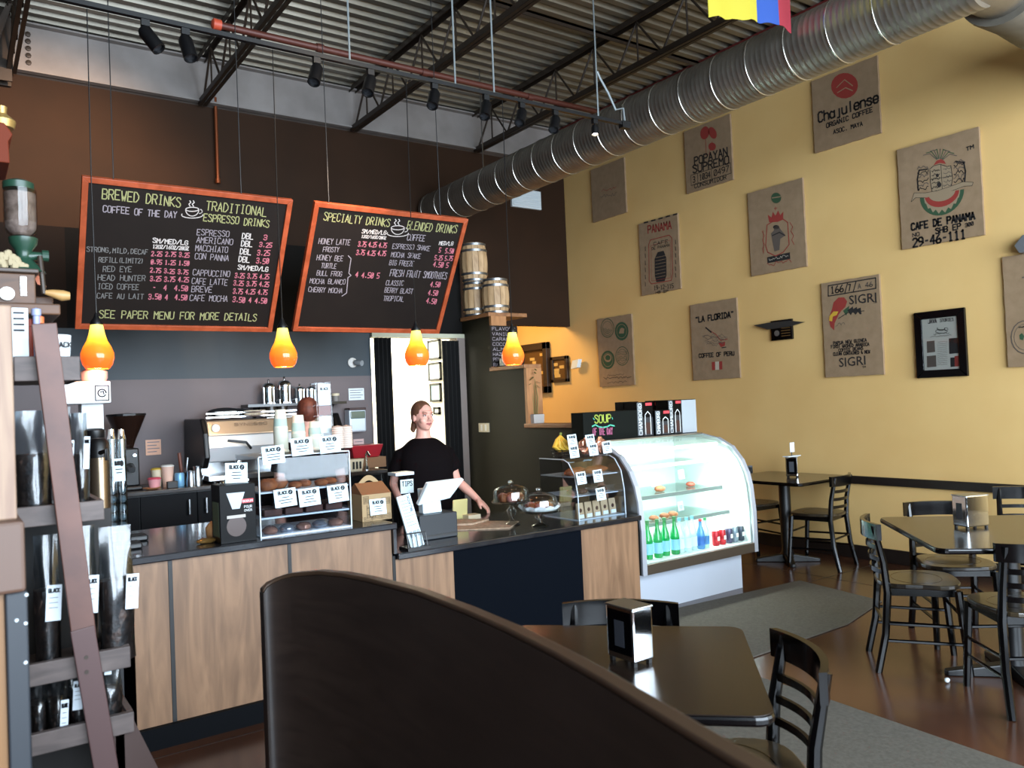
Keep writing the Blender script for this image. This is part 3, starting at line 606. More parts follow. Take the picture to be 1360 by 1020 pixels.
s = Sack(4.5, 5.13, 2.67, 3.5, 'burlap sack with a red crown over a red eight-sided frame and a dark figure', (780, 60), 3.4)
s.fill(kgreen, s.ell(853, 690, 23, 24)[:-1]); s.line(burlap, [(835, 690), (872, 684)], .01)
s.fill(kred, [(822, 800), (815, 765), (832, 778), (838, 752), (850, 770), (862, 746), (872, 768), (886, 750), (884, 788), (860, 798)]); s.line(kred, [(850, 745), (850, 730)]); s.line(kred, [(844, 738), (858, 735)])
oc = [(812, 812), (835, 798), (885, 786), (905, 800), (912, 900), (885, 935), (850, 952), (815, 935), (806, 905)]
s.line(kred, oc+[oc[0]], .009)
s.fill(kgrey, [(845, 820), (862, 812), (872, 830), (895, 858), (872, 875), (868, 925), (845, 932), (835, 880), (830, 850), (842, 838)]); s.fill(kink, s.ell(853, 822, 14, 10)[:-1]); s.line(kink, [(836, 860), (868, 845), (893, 860)], .01)
s.fill(kink, [(812, 958), (915, 935), (917, 965), (814, 985)]); scrib(s, kwhite, 820, 975, 908, 955, 12, 18, .004); scrib(s, kred, 812, 1002, 922, 982, 18, 20, .006)
scrib(s, kred, 795, 840, 797, 940, 6, 12, .004); s.line(kred, [(790, 840), (800, 860), (792, 880), (800, 900), (792, 920), (797, 940)], .006); s.line(kred, [(915, 800), (928, 820), (920, 840), (932, 860), (924, 880), (934, 900)], .006); s.done()

s = Sack(3.715, 4.355, 3.69, 4.357, 'dark burlap sack reading Chajulense Organic Coffee just under the duct', (1000, 0), 3.778)
s.fill(kred, s.ell(460, 430, 68, 64, rot=-.3)[:-1]); s.line(burlap, [(420, 440), (460, 400), (500, 430)], .008); s.line(burlap, [(425, 465), (465, 440), (500, 455)], .008)
s.text(kink, 'Chajulense', 330, 615, 630, 512, 50, .012); s.text(kink, 'ORGANIC COFFEE', 370, 642, 600, 560, 22, .007); s.text(kink, 'ASOC. MAYA', 405, 672, 550, 630, 20, .006); s.done()

s = Sack(2.93, 3.583, 2.658, 3.5, 'burlap sack reading Cafe de Panama 29-46-111 with a large green and red crest', (1060, 60), 3.4)
s.text(kink, 'CAFE DE PANAMA', 513, 836, 798, 785, 30, .011); s.text(kink, 'SHB EP', 622, 852, 735, 828, 24, .008); s.text(kink, 'NO', 518, 866, 548, 860, 16, .005); s.text(kink, '300', 755, 822, 792, 812, 16, .005)
s.text(kink, '29-46-111', 520, 912, 757, 872, 38, .011); s.text(kink, 'TM', 760, 478, 793, 465, 16, .006)
s.fill(kcream, [(595, 560), (612, 545), (640, 538), (672, 548), (690, 545), (698, 600), (690, 650), (650, 668), (606, 664), (596, 610)], .0007)
s.line(kink, [(595, 560), (612, 545), (640, 538), (672, 548), (690, 545), (698, 600), (690, 650)], .005); s.line(kink, [(596, 565), (598, 620), (606, 664)], .005); s.line(kink, [(600, 608), (696, 590)], .004); s.line(kink, [(645, 540), (652, 660)], .004)
for k in range(5): scrib(s, kink, 604, 575+k*19, 640, 568+k*19, 12, 9, .005); scrib(s, kgrey, 656, 566+k*19, 692, 558+k*19, 12, 9, .004)
s.fill(kink, s.ell(629, 588, 7, 8)[:-1], .0013); s.fill(kink, s.ell(637, 630, 10, 12)[:-1], .0013)
for k in range(9): a = -2.7+k*.29; s.line(kgreen if k % 2 else kgrey, [(640+15*math.cos(a), 520+8*math.sin(a)), (640+50*math.cos(a), 505+36*math.sin(a)), (640+82*math.cos(a), 515+42*math.sin(a))], .006)
s.fill(kred, [(612, 542), (625, 522), (645, 514), (660, 522), (668, 536), (640, 532)])
for sg, cx, cy in ((-1, 565, 615), (1, 730, 580)):
    for k in range(6): scrib(s, kink if k % 2 else kgrey, cx-26, cy-45+k*18, cx+24, cy-52+k*18, 22, 8, .006)
    s.line(kink, [(cx-sg*18, cy-55), (cx+sg*18, cy-50), (cx+sg*26, cy-10), (cx+sg*22, cy+40)], .012)
hd = [(650+100*math.cos(t_), 668+math.cos(t_)*-18+100*math.sin(t_)) for t_ in [PI*i/16 for i in range(17)]]
s.fill(kgreen, hd); s.fill(kcream, [(650+82*math.cos(t_), 668-math.cos(t_)*15+(74 if i % 2 else 92)*math.sin(t_)) for i, t_ in enumerate([PI*i/18 for i in range(19)])], .0011)
s.fill(kred, [(650+78*math.cos(t_), 668-math.cos(t_)*14+62*math.sin(t_)) for t_ in [PI*i/14 for i in range(15)]], .0013); s.fill(kcream, [(650+60*math.cos(t_), 666-math.cos(t_)*11+38*math.sin(t_)) for t_ in [PI*i/14 for i in range(15)]], .0015)
for k in range(7): s.line(kred, [(602+k*15, 690-k*3), (608+k*15, 700-k*3)], .005)
rb = [(512, 706), (530, 688), (580, 688), (640, 676), (700, 655), (750, 636), (785, 634), (790, 620), (745, 618), (690, 638), (630, 658), (575, 668), (525, 668)]
s.fill(kcream, rb, .0017); s.line(kink, rb+[rb[0]], .007, ) ; scrib(s, kink, 535, 686, 770, 634, 10, 40, .006); s.done()

s = Sack(6.865, 7.478, 1.658, 2.494, 'burlap sack with four round green stamps in two rows', (780, 340), 4.857)
for k, (cx, cy, fl) in enumerate(((130, 465, 0), (222, 485, 1), (133, 670, 1), (226, 645, 0))):
    if fl: s.fill(kgreen, s.ell(cx, cy, 44, 60)[:-1]); s.line(burlap, s.ell(cx, cy, 32, 44), .006)
    else: s.line(kgreen, s.ell(cx, cy, 42, 60), .009); s.line(kgreen, s.ell(cx, cy+2, 32, 46), .005)
    if k == 0:
        for r_ in (10, 18, 26): s.line(kgreen, s.ell(cx, cy, r_, r_*1.3, 10, .3, PI), .006)
    if k == 1: s.fill(burlap, [(205, 500), (212, 470), (225, 462), (240, 470), (236, 500)], .0016)
    if k == 2: s.fill(burlap, s.ell(cx, cy-12, 24, 26)[:-1], .0014); s.fill(kgreen, s.ell(cx, cy-14, 17, 17)[:-1], .0018); s.line(kgreen, [(cx, cy), (cx, cy+34)], .009)
    if k == 3:
        for yy in (-20, -5, 12, 24, 34): scrib(s, kgreen, cx-32, cy+yy, cx+32, cy+yy-3, 9, 12, .004)
scrib(s, kink, 130, 776, 238, 768, 10, 22, .004); scrib(s, kink, 105, 797, 285, 787, 15, 30, .006); scrib(s, kink, 130, 826, 255, 816, 14, 24, .004); s.done()

s = Sack(5.33, 5.955, 1.668, 2.482, 'burlap sack reading La Florida Coffee of Peru with a small red and white flag', (780, 340), 4.857)
s.text(kink, '"LA FLORIDA"', 700, 430, 945, 392, 34, .012); s.text(kink, 'COFFEE OF PERU', 722, 656, 948, 640, 24, .01)
s.fill(kred, [(803, 684), (825, 682), (826, 735), (805, 737)]); s.fill(kwhite, [(825, 682), (850, 680), (851, 733), (826, 735)]); s.fill(kred, [(850, 680), (871, 678), (872, 731), (851, 733)])
for k in range(7): scrib(s, kgrey, 740+k*6, 520+k*11, 905-k*4, 530+k*8, 26, 9, .004)
s.line(kink, [(765, 462), (800, 492)], .016); s.line(kred, [(790, 480), (830, 505), (860, 545), (905, 535)], .008); s.fill(kred, [(845, 560), (890, 552), (888, 580), (862, 588)]); s.line(kink, [(868, 592), (895, 588)], .01); s.done()

s = Sack(3.8, 4.36, 1.622, 2.485, 'burlap sack reading Sigri twice with a red and yellow bird', (980, 350), 3.579)
s.line(kink, [(430, 106), (655, 68), (656, 118), (430, 155), (430, 106)], .01); s.line(kink, [(508, 143), (522, 92)], .009); s.line(kink, [(548, 137), (562, 86)], .009)
s.text(kink, '166', 443, 143, 502, 133, 32, .008); s.text(kink, '7', 527, 130, 540, 128, 30, .008); s.text(kgrey, 'A 46', 572, 120, 640, 108, 22, .006)
for (x0, y0, x1, y1, h) in ((530, 195, 660, 180, 42), (482, 492, 608, 480, 42)):
    a, b = s.P(x0, y0), s.P(x1, y1); printed('brand_lettering', 'SIGRI', a, b-a, UPZ, abs((s.P(x0, y0-h)-a).z), kink, s.t, width=(b-a).length, bold=.01)
s.text(kink, 'TM', 645, 190, 660, 188, 8, .003); s.text(kink, 'TM', 592, 497, 608, 495, 8, .003)
s.text(kink, 'PAPUA NEW GUINEA', 455, 386, 612, 370, 14, .007); s.text(kink, 'FIRST WASHED ARABICA', 444, 403, 624, 390, 14, .007); s.text(kink, 'COFFEE BEANS', 480, 419, 595, 409, 13, .007); s.text(kink, 'CLEAN CONTAINED & NEW', 455, 438, 628, 426, 14, .007)
s.fill(kred, [(448, 215), (455, 185), (478, 162), (505, 160), (520, 180), (512, 205), (492, 225), (478, 245), (460, 285), (458, 318), (440, 300), (432, 262)]); s.fill(kyel, [(436, 250), (455, 228), (478, 228), (470, 245), (452, 252), (448, 275), (434, 272)], .0014)
for k in range(4): s.fill(kgreen if k == 0 else kink, [(500+k*20, 225-k*2), (530+k*18, 200+k*3), (528+k*20, 222+k*6), (515+k*22, 248-k*2)])
s.line(kink, [(478, 262), (520, 235), (600, 225)], .007); scrib(s, kgrey, 465, 300, 508, 290, 14, 10, .004); s.done()

s = Sack(2.25, 2.812, 1.623, 2.461, 'burlap sack cut off by the right edge, ring and small green mark', (980, 350), 3.579)
s.line(kgrey, s.ell(1365, 350, 66, 78), .008); s.line(kgrey, s.ell(1365, 350, 52, 62), .004); s.fill(kgreen, [(1338, 340), (1350, 330), (1362, 345), (1355, 365), (1340, 360)]); scrib(s, kink, 1335, 310, 1365, 305, 10, 8, .006); s.text(kgrey, '-SHB', 1350, 80, 1420, 68, 26, .008); s.done()

# framed article
t = thing('framed_article', 'black framed newspaper article with a cup drawing, beside the Sigri sack', 'picture', (6.58, 3.31, 1.573))
y0, y1, z0, z1 = 3.107, 3.514, 1.573, 2.116; fw = .062
for pl in ([(y0, z0), (y1, z0), (y1-fw, z0+fw), (y0+fw, z0+fw)], [(y1, z0), (y1, z1), (y1-fw, z1-fw), (y1-fw, z0+fw)], [(y1, z1), (y0, z1), (y0+fw, z1-fw), (y1-fw, z1-fw)], [(y0, z1), (y0, z0), (y0+fw, z0+fw), (y0+fw, z1-fw)]):
    MB().prism([(XR-.035, a, b) for a, b in pl], (.034, 0, 0)).build('frame_side', blackwood, t, bevel=.006)
MB().box(XR-.02, XR-.004, y0+fw, y1-fw, z0+fw, z1-fw).build('article', mat('newsprint', '#B7B7AE', .7), t)
s = Sack.__new__(Sack); s.t = t; s.o = (980, 350); s.sc = 3.579; s.g = {}
global_wx = WX
WX = XR-.021
s.text(kink, 'JAVA', 905, 285, 945, 281, 18, .004); s.text(kink, 'STORIES', 962, 278, 1025, 272, 14, .003)
s.line(kink, s.ell(968, 322, 28, 9), .004); s.line(kink, s.ell(966, 306, 18, 12, 10, 0, PI), .006); s.line(kink, s.ell(990, 312, 9, 7), .003); scrib(s, kink, 930, 340, 1005, 334, 8, 18, .003); scrib(s, kgrey, 915, 352, 1015, 345, 8, 22, .003)
s.fill(kink, [(1003, 356), (1053, 352), (1055, 425), (1005, 430)]); s.fill(kgrey, [(898, 370), (935, 366), (938, 420), (900, 425)]); s.fill(kgrey, [(898, 440), (942, 436), (944, 490), (900, 494)]); s.fill(kink, [(1010, 448), (1030, 446), (1031, 490), (1011, 492)]); s.fill(kred, [(1030, 440), (1052, 438), (1053, 488), (1031, 490)])
for k in range(13): scrib(s, kgrey, 948, 375+k*9, 996, 371+k*9, 3, 10, .002)
s.done(); WX = global_wx
MB().box(XR-.026, XR-.0245, y0+fw, y1-fw, z0+fw, z1-fw).build('glass_pane', glass('frame_glass', gloss=.02), t)

# plaque with the long blade
t = thing('award_plaque', 'small black plaque under a long grey pointed blade ornament', 'plaque', (6.58, 4.81, 2.006))
MB().box(XR-.03, XR-.002, 4.69, 4.93, 2.006, 2.2).build('plaque_board', blackwood, t, bevel=.004)
MB().prism([(XR-.05, 4.54, 2.15), (XR-.05, 4.7, 2.125), (XR-.05, 4.95, 2.12), (XR-.05, 5.115, 2.178), (XR-.05, 4.95, 2.185), (XR-.05, 4.7, 2.18)], (.018, 0, 0)).build('blade', mat('pewter', '#55585A', .35, .8), t)
MB().lathe([(0, 0), (.028, 0), (.028, .004), (0, .004)], (XR-.03, 4.86, 2.075), 16, axis=(-1, 0, 0)).build('medallion', mat('silver', '#A9B0B5', .3, .9), t)
m_ = MB()
for k in range(4): m_.box(XR-.0315, XR-.0305, 4.71, 4.81, 2.04+k*.025, 2.046+k*.025)
m_.build('engraved_line', mat('brass', '#8A6B3F', .4, .6), t)['kind'] = 'stuff'
q = at(1352, 320, x=6.5)
t = thing('wall_bracket', 'silvery object on the wall cut off by the right edge of the view', 'bracket', (6.55, q.y, q.z-.06))
MB().prism([(6.5, q.y+.03, q.z-.03), (6.5, q.y-.03, q.z+.04), (6.5, q.y-.3, q.z+.02), (6.5, q.y-.3, q.z-.08), (6.5, q.y, q.z-.09)], (.1, 0, 0)).build('bracket_body', mat('pewter2', '#8F9499', .35, .6), t, bevel=.006)

# framed pictures down the stair alcove
for (yy0, yy1, zz0, zz1, fw, lab, mm) in ((8.47, 9.13, 1.62, 2.3, .09, 'large dark framed gold artwork on the lit stair wall', 1), (8.08, 8.42, 1.75, 2.09, .045, 'small dark framed gold print next to the large one on the stair wall', 0)):
    t = thing('stair_picture', lab, 'picture', (6.57, (yy0+yy1)/2, zz0)); d = .07 if mm else .045
    m_ = MB()
    for b in ((yy0, yy0+fw, zz0, zz1), (yy1-fw, yy1, zz0, zz1), (yy0, yy1, zz0, zz0+fw), (yy0, yy1, zz1-fw, zz1)): m_.box(XR-d, XR-.002, *b)
    m_.build('frame', mat('walnut', '#2A1A10', .45), t, bevel=.004)
    MB().box(XR-.02, XR-.004, yy0+fw, yy1-fw, zz0+fw, zz1-fw).build('backing', mat('dark_gold', '#5A3C14', .5), t)
    gl = mat('gold_leaf', '#C9A866', .5); m_ = MB(); random.seed(5)
    for k in range(9 if mm else 5):
        a = yy0+fw+.03+random.random()*(yy1-yy0-2*fw-.1); b = zz0+fw+.02+k*(zz1-zz0-2*fw-.06)/(9 if mm else 5); m_.box(XR-.026, XR-.02, a, a+.06+random.random()*.08, b, b+.04)
    m_.build('gold_shape', gl, t)['kind'] = 'stuff'
m_ = MB().prism([at(*p, x=6.5) for p in ((760, 479), (768, 477), (766, 488), (758, 490))], (.06, 0, 0))
tag(m_.build('wall_clip', paper), 'tiny white clip on the wall beside the small stair picture', 'clip')

# flag hanging by the duct
fy = 3.0; cs = [at(*p, y=fy) for p in ((941, 22), (1007, 28), (1033, 33), (1053, 42))]; top = 4.45
t = thing('hanging_flag', 'yellow, blue and red flag hanging down at the top of the view', 'flag', (3.97, fy, 3.66))
for (a, b, nm, c_) in ((cs[0], cs[1], 'yellow_stripe', '#A99C2A'), (cs[1], cs[2], 'blue_stripe', '#23468E'), (cs[2], cs[3], 'red_stripe', '#8E2430')):
    n = 12; vs = []
    for k in range(n+1):
        f_ = k/n; x = a.x+(b.x-a.x)*f_; zb = a.z+(b.z-a.z)*f_; w = .012*math.sin(x*22)
        vs += [(x, fy+w, zb+.006*math.sin(x*40)), (x, fy+w*.3, top), (x, fy+w+.004, zb+.006*math.sin(x*40)), (x, fy+w*.3+.004, top)]
    fs = []
    for k in range(n): i = k*4; fs += [(i, i+4, i+5, i+1), (i+2, i+3, i+7, i+6), (i, i+2, i+6, i+4)]
    MB().add(vs, fs).build(nm, mat(nm, c_, .8), t, smooth=True)
MB().tube([(cs[0].x-.05, fy, top+.005), (cs[3].x+.05, fy, top+.005)], .012, 8).build('flag_pole', blacksat, t)
for x in (cs[0].x, cs[3].x): MB().tube([(x, fy, top), (x, fy, ZC)], .003, 4).build('flag_cord', blacksat, t)
# ================================================================== COUNTERS
stone = mat('dark_stone', '#1C1F25', .18, kind='n', col2='#12141A', scale=14, coat=.4)
navy = mat('navy_panel', '#060A11', .75, spec=.04)
CX0 = .67; ct = thing('high_counter', 'higher left counter with three oak plywood panels and dark stone top', 'counter', (1.3, 4.45, 0)); ct2 = thing('low_counter', 'lower right counter with a wide blue-black panel between oak ones', 'counter', (2.9, 4.45, 0))
FY = 4.02
X_ = lambda px, py: at(px, py, y=FY).x
xs = [CX0, X_(226, 850), X_(385.5, 780), X_(521, 725)]
MB().box(CX0+.01, xs[3]+.01, FY+.02, 4.9, .1, .85).build('carcass', blacksat, ct); MB().box(xs[3]+.02, 3.82, FY+.02, 4.85, .1, .68).build('carcass', blacksat, ct2)
for a, b in ((xs[0], xs[1]), (xs[1]+.02, xs[2]-.008), (xs[2]+.012, xs[3]-.004)): MB().box(a, b, FY, FY+.02, .1, .848).build('oak_panel', ply, ct)
for a in (xs[1]+.001, xs[2]-.007, xs[3]-.003): MB().box(a, a+.018, FY-.003, FY+.02, .1, .848 if a < xs[3]-.01 else .7).build('batten', blacksat, ct)
l0, l1, l2 = xs[3]+.016, X_(603, 760), X_(773, 740)
MB().box(l0, l1, FY, FY+.02, .1, .679).build('oak_panel', ply, ct2); MB().box(l1, l2, FY-.002, FY+.02, .1, .679).build('dark_panel', navy, ct2); MB().box(l2, 3.82, FY, FY+.02, .1, .679).build('oak_panel', ply, ct2)
MB().box(CX0, xs[3], FY-.03, FY+.02, 0, .1).build('kick_board', mat('kick', '#07090D', .6, spec=.08), ct); MB().box(xs[3]+.02, 3.82, FY-.03, FY+.02, 0, .1).build('kick_board', mat('kick', '#07090D', .6, spec=.08), ct2)
MB().box(CX0-.01, xs[3]+.019, FY-.035, 4.95, .85, .885).build('upper_top', stone, ct, bevel=.006); MB().box(xs[3]+.02, 3.83, FY-.035, 4.9, .68, .715).build('lower_top', stone, ct2, bevel=.006)
MB().box(xs[3]+.0, xs[3]+.018, FY-.02, 4.9, .715, .85).build('step_face', stone, ct)
UZ, LZ = .885, .715

bb = thing('back_counter', 'black cabinet run with a dark top along the mauve bar wall', 'counter', (1.5, 6.4, 0))
bz = 1.0
MB().box(.2, 2.98, 6.2, 6.78, .08, bz-.03).build('carcass', blacksat, bb); MB().box(.2, 3.0, 6.13, 6.79, bz-.03, bz).build('worktop', mat('bar_top', '#2B2420', .25), bb, bevel=.004)
sat = mat('cabinet_door', '#08090D', .5, spec=.12); dx = [.3, .69, 1.09, 1.477, 1.9, 2.35, 2.96]
for k in range(6):
    dn = MB().box(dx[k]+.004, dx[k+1]-.004, 6.175, 6.2, .1, bz-.045).build('door', sat, bb, bevel=.002)
    hx = dx[k+1]-.06 if k % 2 == 0 else dx[k]+.06
    MB().tube([(hx, 6.155, bz-.2), (hx, 6.155, bz-.09)], .011, 8).tube([(hx, 6.175, bz-.19), (hx, 6.155, bz-.19)], .004, 6).tube([(hx, 6.175, bz-.1), (hx, 6.155, bz-.1)], .004, 6).build('door_handle', steel, dn)

rc = thing('return_counter', 'black counter return at the left end carrying airpots and tubes', 'counter', (.35, 5.0, 0))
MB().box(.02, .63, 4.08, 6.1, .08, .85).build('carcass', blacksat, rc); MB().box(.0, .65, 4.05, 6.12, .85, .885).build('worktop', stone, rc, bevel=.004)
# ------------------------------------------------------------------ espresso bar things
cream = mat('cream', '#CFC3A8', .5); warmst = mat('warm_steel', '#C3A88C', .3, .7); redm = mat('red_plastic', '#A81F2A', .4)
ex0, ex1 = 1.53, 2.63
em = thing('espresso_machine', 'large chrome espresso machine with curved silver body on the back counter', 'machine', ((ex0+ex1)/2, 6.4, bz))
yz = [(6.2, 1.16), (6.17, 1.27), (6.2, 1.36), (6.75, 1.36), (6.75, 1.16)]
MB().prism([(ex0+.03, y, z) for y, z in yz], (ex1-ex0-.06, 0, 0)).build('lower_body', mat('bright_steel', '#DDE2E6', .38, .55), em, bevel=.01)
MB().prism([(ex0+.05, y, z) for y, z in ((6.22, 1.36), (6.26, 1.47), (6.72, 1.47), (6.75, 1.36))], (ex1-ex0-.1, 0, 0)).build('upper_body', warmst, em, bevel=.008)
for x in (ex0, ex1-.04): MB().prism([(x, y, z) for y, z in ((6.13, 1.2), (6.16, 1.38), (6.24, 1.49), (6.74, 1.49), (6.77, 1.1), (6.2, 1.12))], (.04, 0, 0)).build('side_cheek', blacksat, em, bevel=.01)
MB().box(ex0+.04, ex1-.04, 6.2, 6.7, 1.02, 1.06).build('drip_tray', steel, em, bevel=.004); MB().box(ex0+.06, ex1-.06, 6.5, 6.72, 1.06, 1.16).build('rear_body', steel, em)
for x in (ex0+.1, ex1-.1):
    for y in (6.28, 6.65): MB().lathe([(.02, 0), (.02, .02)], (x, y, bz), 10).build('foot', blacksat, em)
for k in range(3):
    x = ex0+.27+k*.28; g = MB().lathe([(.035, 0), (.035, .05), (.03, .06)], (x, 6.24, 1.12), 16).build('group_head', chrome, em, smooth=True)
    MB().tube([(x, 6.22, 1.125), (x+.02, 6.1, 1.11)], [.01, .014], 8).build('portafilter', blacksat, g, smooth=True)
for x in (ex0+.11,): MB().lathe([(0, 0), (.03, 0), (.03, .012), (0, .012)], (x, 6.235, 1.415), 20, axis=(0, -1, 0)).build('gauge', white, em)
MB().tube([(ex0+.17, 6.14, 1.32), (ex0+.3, 6.12, 1.3), (ex0+.34, 6.13, 1.25)], .01, 8).build('steam_lever', blacksat, em)
m_ = MB(); strokes(m_, 'SYNESSO', (ex0+.25, 6.233, 1.425), (ex0+.5, 6.233, 1.425), UPZ, .02, .004); m_.build('name_lettering', mat('script', '#8A6A4A', .5), em)['kind'] = 'stuff'
MB().box(ex0+.05, ex1-.05, 6.25, 6.27, 1.49, 1.5).box(ex0+.05, ex1-.05, 6.25, 6.27, 1.52, 1.53).build('cup_rail', chrome, em)
def cup(x, y, z, r, h, m, lab, name='cup', cat='cup', group='cups on the bar', lidm=None, handle=False):
    t = thing(name, lab, cat, (x, y, z), group=group)
    MB().lathe([(r*.72, 0), (r*.9, h*.6), (r, h), (r*.93, h), (r*.66, .006), (0, .006)], (x, y, z), 16).build('cup_body', m, t, smooth=True)
    if handle: MB().tube([(x+r*.9, y, z+h*.8), (x+r*1.5, y, z+h*.65), (x+r*1.45, y, z+h*.35), (x+r*.8, y, z+h*.25)], r*.13, 6).build('handle', m, t, smooth=True)
    if lidm: MB().lathe([(r*1.06, h), (r*1.06, h+.006), (r*.8, h+.014), (0, h+.014)], (x, y, z), 16).build('lid', lidm, t, smooth=True)
    return t
for k, px in enumerate((292, 300, 308, 330, 338, 347)):
    q = at(px, 556, y=6.45); cup(q.x, 6.45, 1.49, .038, .05, mat('cup_cream', '#D9C8B0', .35) if k > 2 else white, ('white' if k < 3 else 'cream')+' espresso cup warming on the machine top, number %s from the left' % ('first', 'second', 'third', 'fourth', 'fifth', 'sixth')[k], handle=True)
tag(MB().ball((ex0+.28, 6.6, 1.53), .14, .08, .04).ball((ex0+.38, 6.58, 1.525), .1, .07, .035).build('folded_towel', mat('black_towel', '#15151A', .9), None, smooth=True), 'black towel bunched on the top left of the espresso machine', 'towel')
# coffee grinder on the bar
q = at(173, 640, y=6.3); gx = q.x
t = thing('coffee_grinder', 'tall black coffee grinder with a dark conical hopper at the left of the bar', 'grinder', (gx, 6.35, bz))
MB().box(gx-.08, gx+.08, 6.26, 6.5, bz, bz+.03).box(gx-.065, gx+.065, 6.3, 6.5, bz+.03, bz+.3).build('grinder_body', blacksat, t, bevel=.01)
MB().lathe([(.04, 0), (.06, .06), (.125, .22), (.13, .235), (0, .235)], (gx, 6.38, bz+.3), 20).build('hopper', mat('smoked_hopper', '#231611', .15), t, smooth=True); MB().lathe([(.133, 0), (.133, .014), (0, .02)], (gx, 6.38, bz+.535), 20).build('hopper_lid', blacksat, t)
MB().tube([(gx, 6.28, bz+.17), (gx, 6.2, bz+.15)], [.03, .022], 10).build('dosing_chute', steel, t); MB().lathe([(.012, 0), (.012, .03)], (gx+.03, 6.3, bz+.25), 10, axis=(0, -1, 0)).build('dial', chrome, t)
pinkm = mat('pink_glaze', '#D79AA0', .4)
def px_item(px, y=6.3): return at(px, 650, y=y).x
cup(px_item(203), 6.24, bz, .045, .07, pinkm, 'small pink sugar jar on the bar', 'sugar_jar', 'jar', None, mat('pink_lid', '#C4495F', .4)); cup(px_item(211), 6.36, bz, .04, .13, cream, 'cream paper cup stack with yellow tops on the bar', 'cup_stack', 'cups', None, mat('yellow_lid', '#C9A93E', .5))
cup(px_item(224), 6.32, bz, .045, .15, mat('pinkish_cup', '#D7B3A2', .5), 'pinkish cup stack on the bar beside the grinder', 'cup_stack', 'cups', None, white)
tag(MB().lathe([(.03, 0), (.034, .01), (.034, .09), (.028, .1), (0, .1)], (px_item(238), 6.28, bz), 16).build('blue_can', mat('sky_can', '#6FA6CC', .35, .3), None, smooth=True), 'pale blue can on the bar between cups and jugs', 'can')
tag(MB().box(px_item(217), px_item(231), 6.16, 6.2, bz, bz+.05).build('black_caddy', blacksat, None, bevel=.004), 'small black caddy on the bar edge below the cups', 'caddy')
tag(MB().lathe([(.03, 0), (.06, .012), (.062, .016), (0, .012)], (px_item(198), 6.2, bz), 18).build('wooden_saucer', mat('tan_wood', '#A8764E', .5), None, smooth=True), 'tan saucer on the bar edge left of the black caddy', 'saucer')
for k, (px, r, h, lab) in enumerate(((252, .033, .11, 'left steel milk jug on the bar beside the espresso machine'), (261, .036, .14, 'right, taller steel milk jug on the bar beside the espresso machine'))):
    x = px_item(px); t = thing('milk_jug', lab, 'jug', (x, 6.26, bz), group='steel milk jugs'); MB().lathe([(r, 0), (r*1.05, h*.3), (r*.8, h*.75), (r*.9, h), (r*.8, h), (r*.9, .01), (0, .01)], (x, 6.26, bz), 16).build('jug_body', steel, t, smooth=True); MB().tube([(x+r*.85, 6.26, bz+h*.85), (x+r*1.7, 6.26, bz+h*.75), (x+r*.95, 6.26, bz+h*.25)], .005, 6).build('handle', steel, t)
t = thing('tamper_stand', 'brown handled bar tools standing by the steel jugs', 'utensils', (px_item(250), 6.42, bz)); x = px_item(250)
MB().lathe([(.035, 0), (.035, .09)], (x, 6.42, bz), 12).build('holder', blacksat, t); MB().tube([(x-.01, 6.42, bz+.02), (x-.03, 6.42, bz+.24)], .012, 8).build('wooden_handle', mat('red_brown_wood', '#6B3A2A', .5), t); MB().tube([(x+.01, 6.42, bz+.02), (x+.03, 6.42, bz+.2)], .008, 8).build('spoon', steel, t)
def wallcard(px, py, wpx, hpx, y, lab, m=paper, name='wall_notice', rows=4):
    a = at(px-wpx/2, py-hpx/2, y=y); b = at(px+wpx/2, py+hpx/2, y=y); t = thing(name, lab, 'notice', ((a.x+b.x)/2, y, b.z)); MB().box(a.x, b.x, y-.006, y-.001, b.z, a.z).build('sheet', m, t); g = MB()
    for k in range(rows):
        z = a.z-(a.z-b.z)*(k+.9)/(rows+.8); g.box(a.x+.012, b.x-.012-(k % 2)*.02, y-.0075, y-.0065, z, z+.006)
    g.build('printed_line', mat('print_grey', '#6B6F78', .8), t)['kind'] = 'stuff'
wallcard(203.5, 594, 21, 19, 6.8, 'small square picture card on the mauve wall left of the machine', mat('peach_card', '#D9A78C', .6)); wallcard(473, 523.5, 21, 15, 6.8, 'white notice on the wall above the towel dispenser'); wallcard(476, 587, 14, 7, 6.8, 'small pinkish label under the towel dispenser', mat('pale_pink', '#CFAFAA', .6), rows=1)
a = at(461, 542, y=6.7); b = at(486, 573, y=6.7)
t = thing('towel_dispenser', 'grey and chrome paper towel dispenser on the dark wall by the doorway', 'dispenser', ((a.x+b.x)/2, 6.72, b.z)); MB().box(a.x+.01, b.x, 6.68, 6.798, b.z, a.z).build('housing', mat('disp_grey', '#C6D0D8', .35, .2), t, bevel=.015); MB().box(a.x+.02, b.x-.01, 6.674, 6.69, (a.z+b.z)/2+.01, a.z-.03).build('window', mat('disp_window', '#5F6D62', .15), t, bevel=.01); MB().box(a.x+.01, b.x, 6.672, 6.79, a.z-.025, a.z).build('top_band', mat('disp_top', '#3A2421', .4), t, bevel=.008)
q = at(475, 481, y=6.72); t = thing('wall_camera', 'small round grey security camera on the slate blue band', 'camera', (q.x, 6.79, q.z-.03)); MB().lathe([(0, 0), (.045, 0), (.045, .015), (.02, .03), (0, .03)], (q.x-.02, 6.798, q.z), 16, axis=(0, -1, 0)).build('mount', white, t, smooth=True); MB().lathe([(.02, 0), (.026, .01), (.026, .08), (0, .08)], (q.x-.01, 6.76, q.z), 16, axis=(.5, -.9, -.15)).build('camera_body', mat('cam_grey', '#9A9FA3', .4), t, smooth=True)
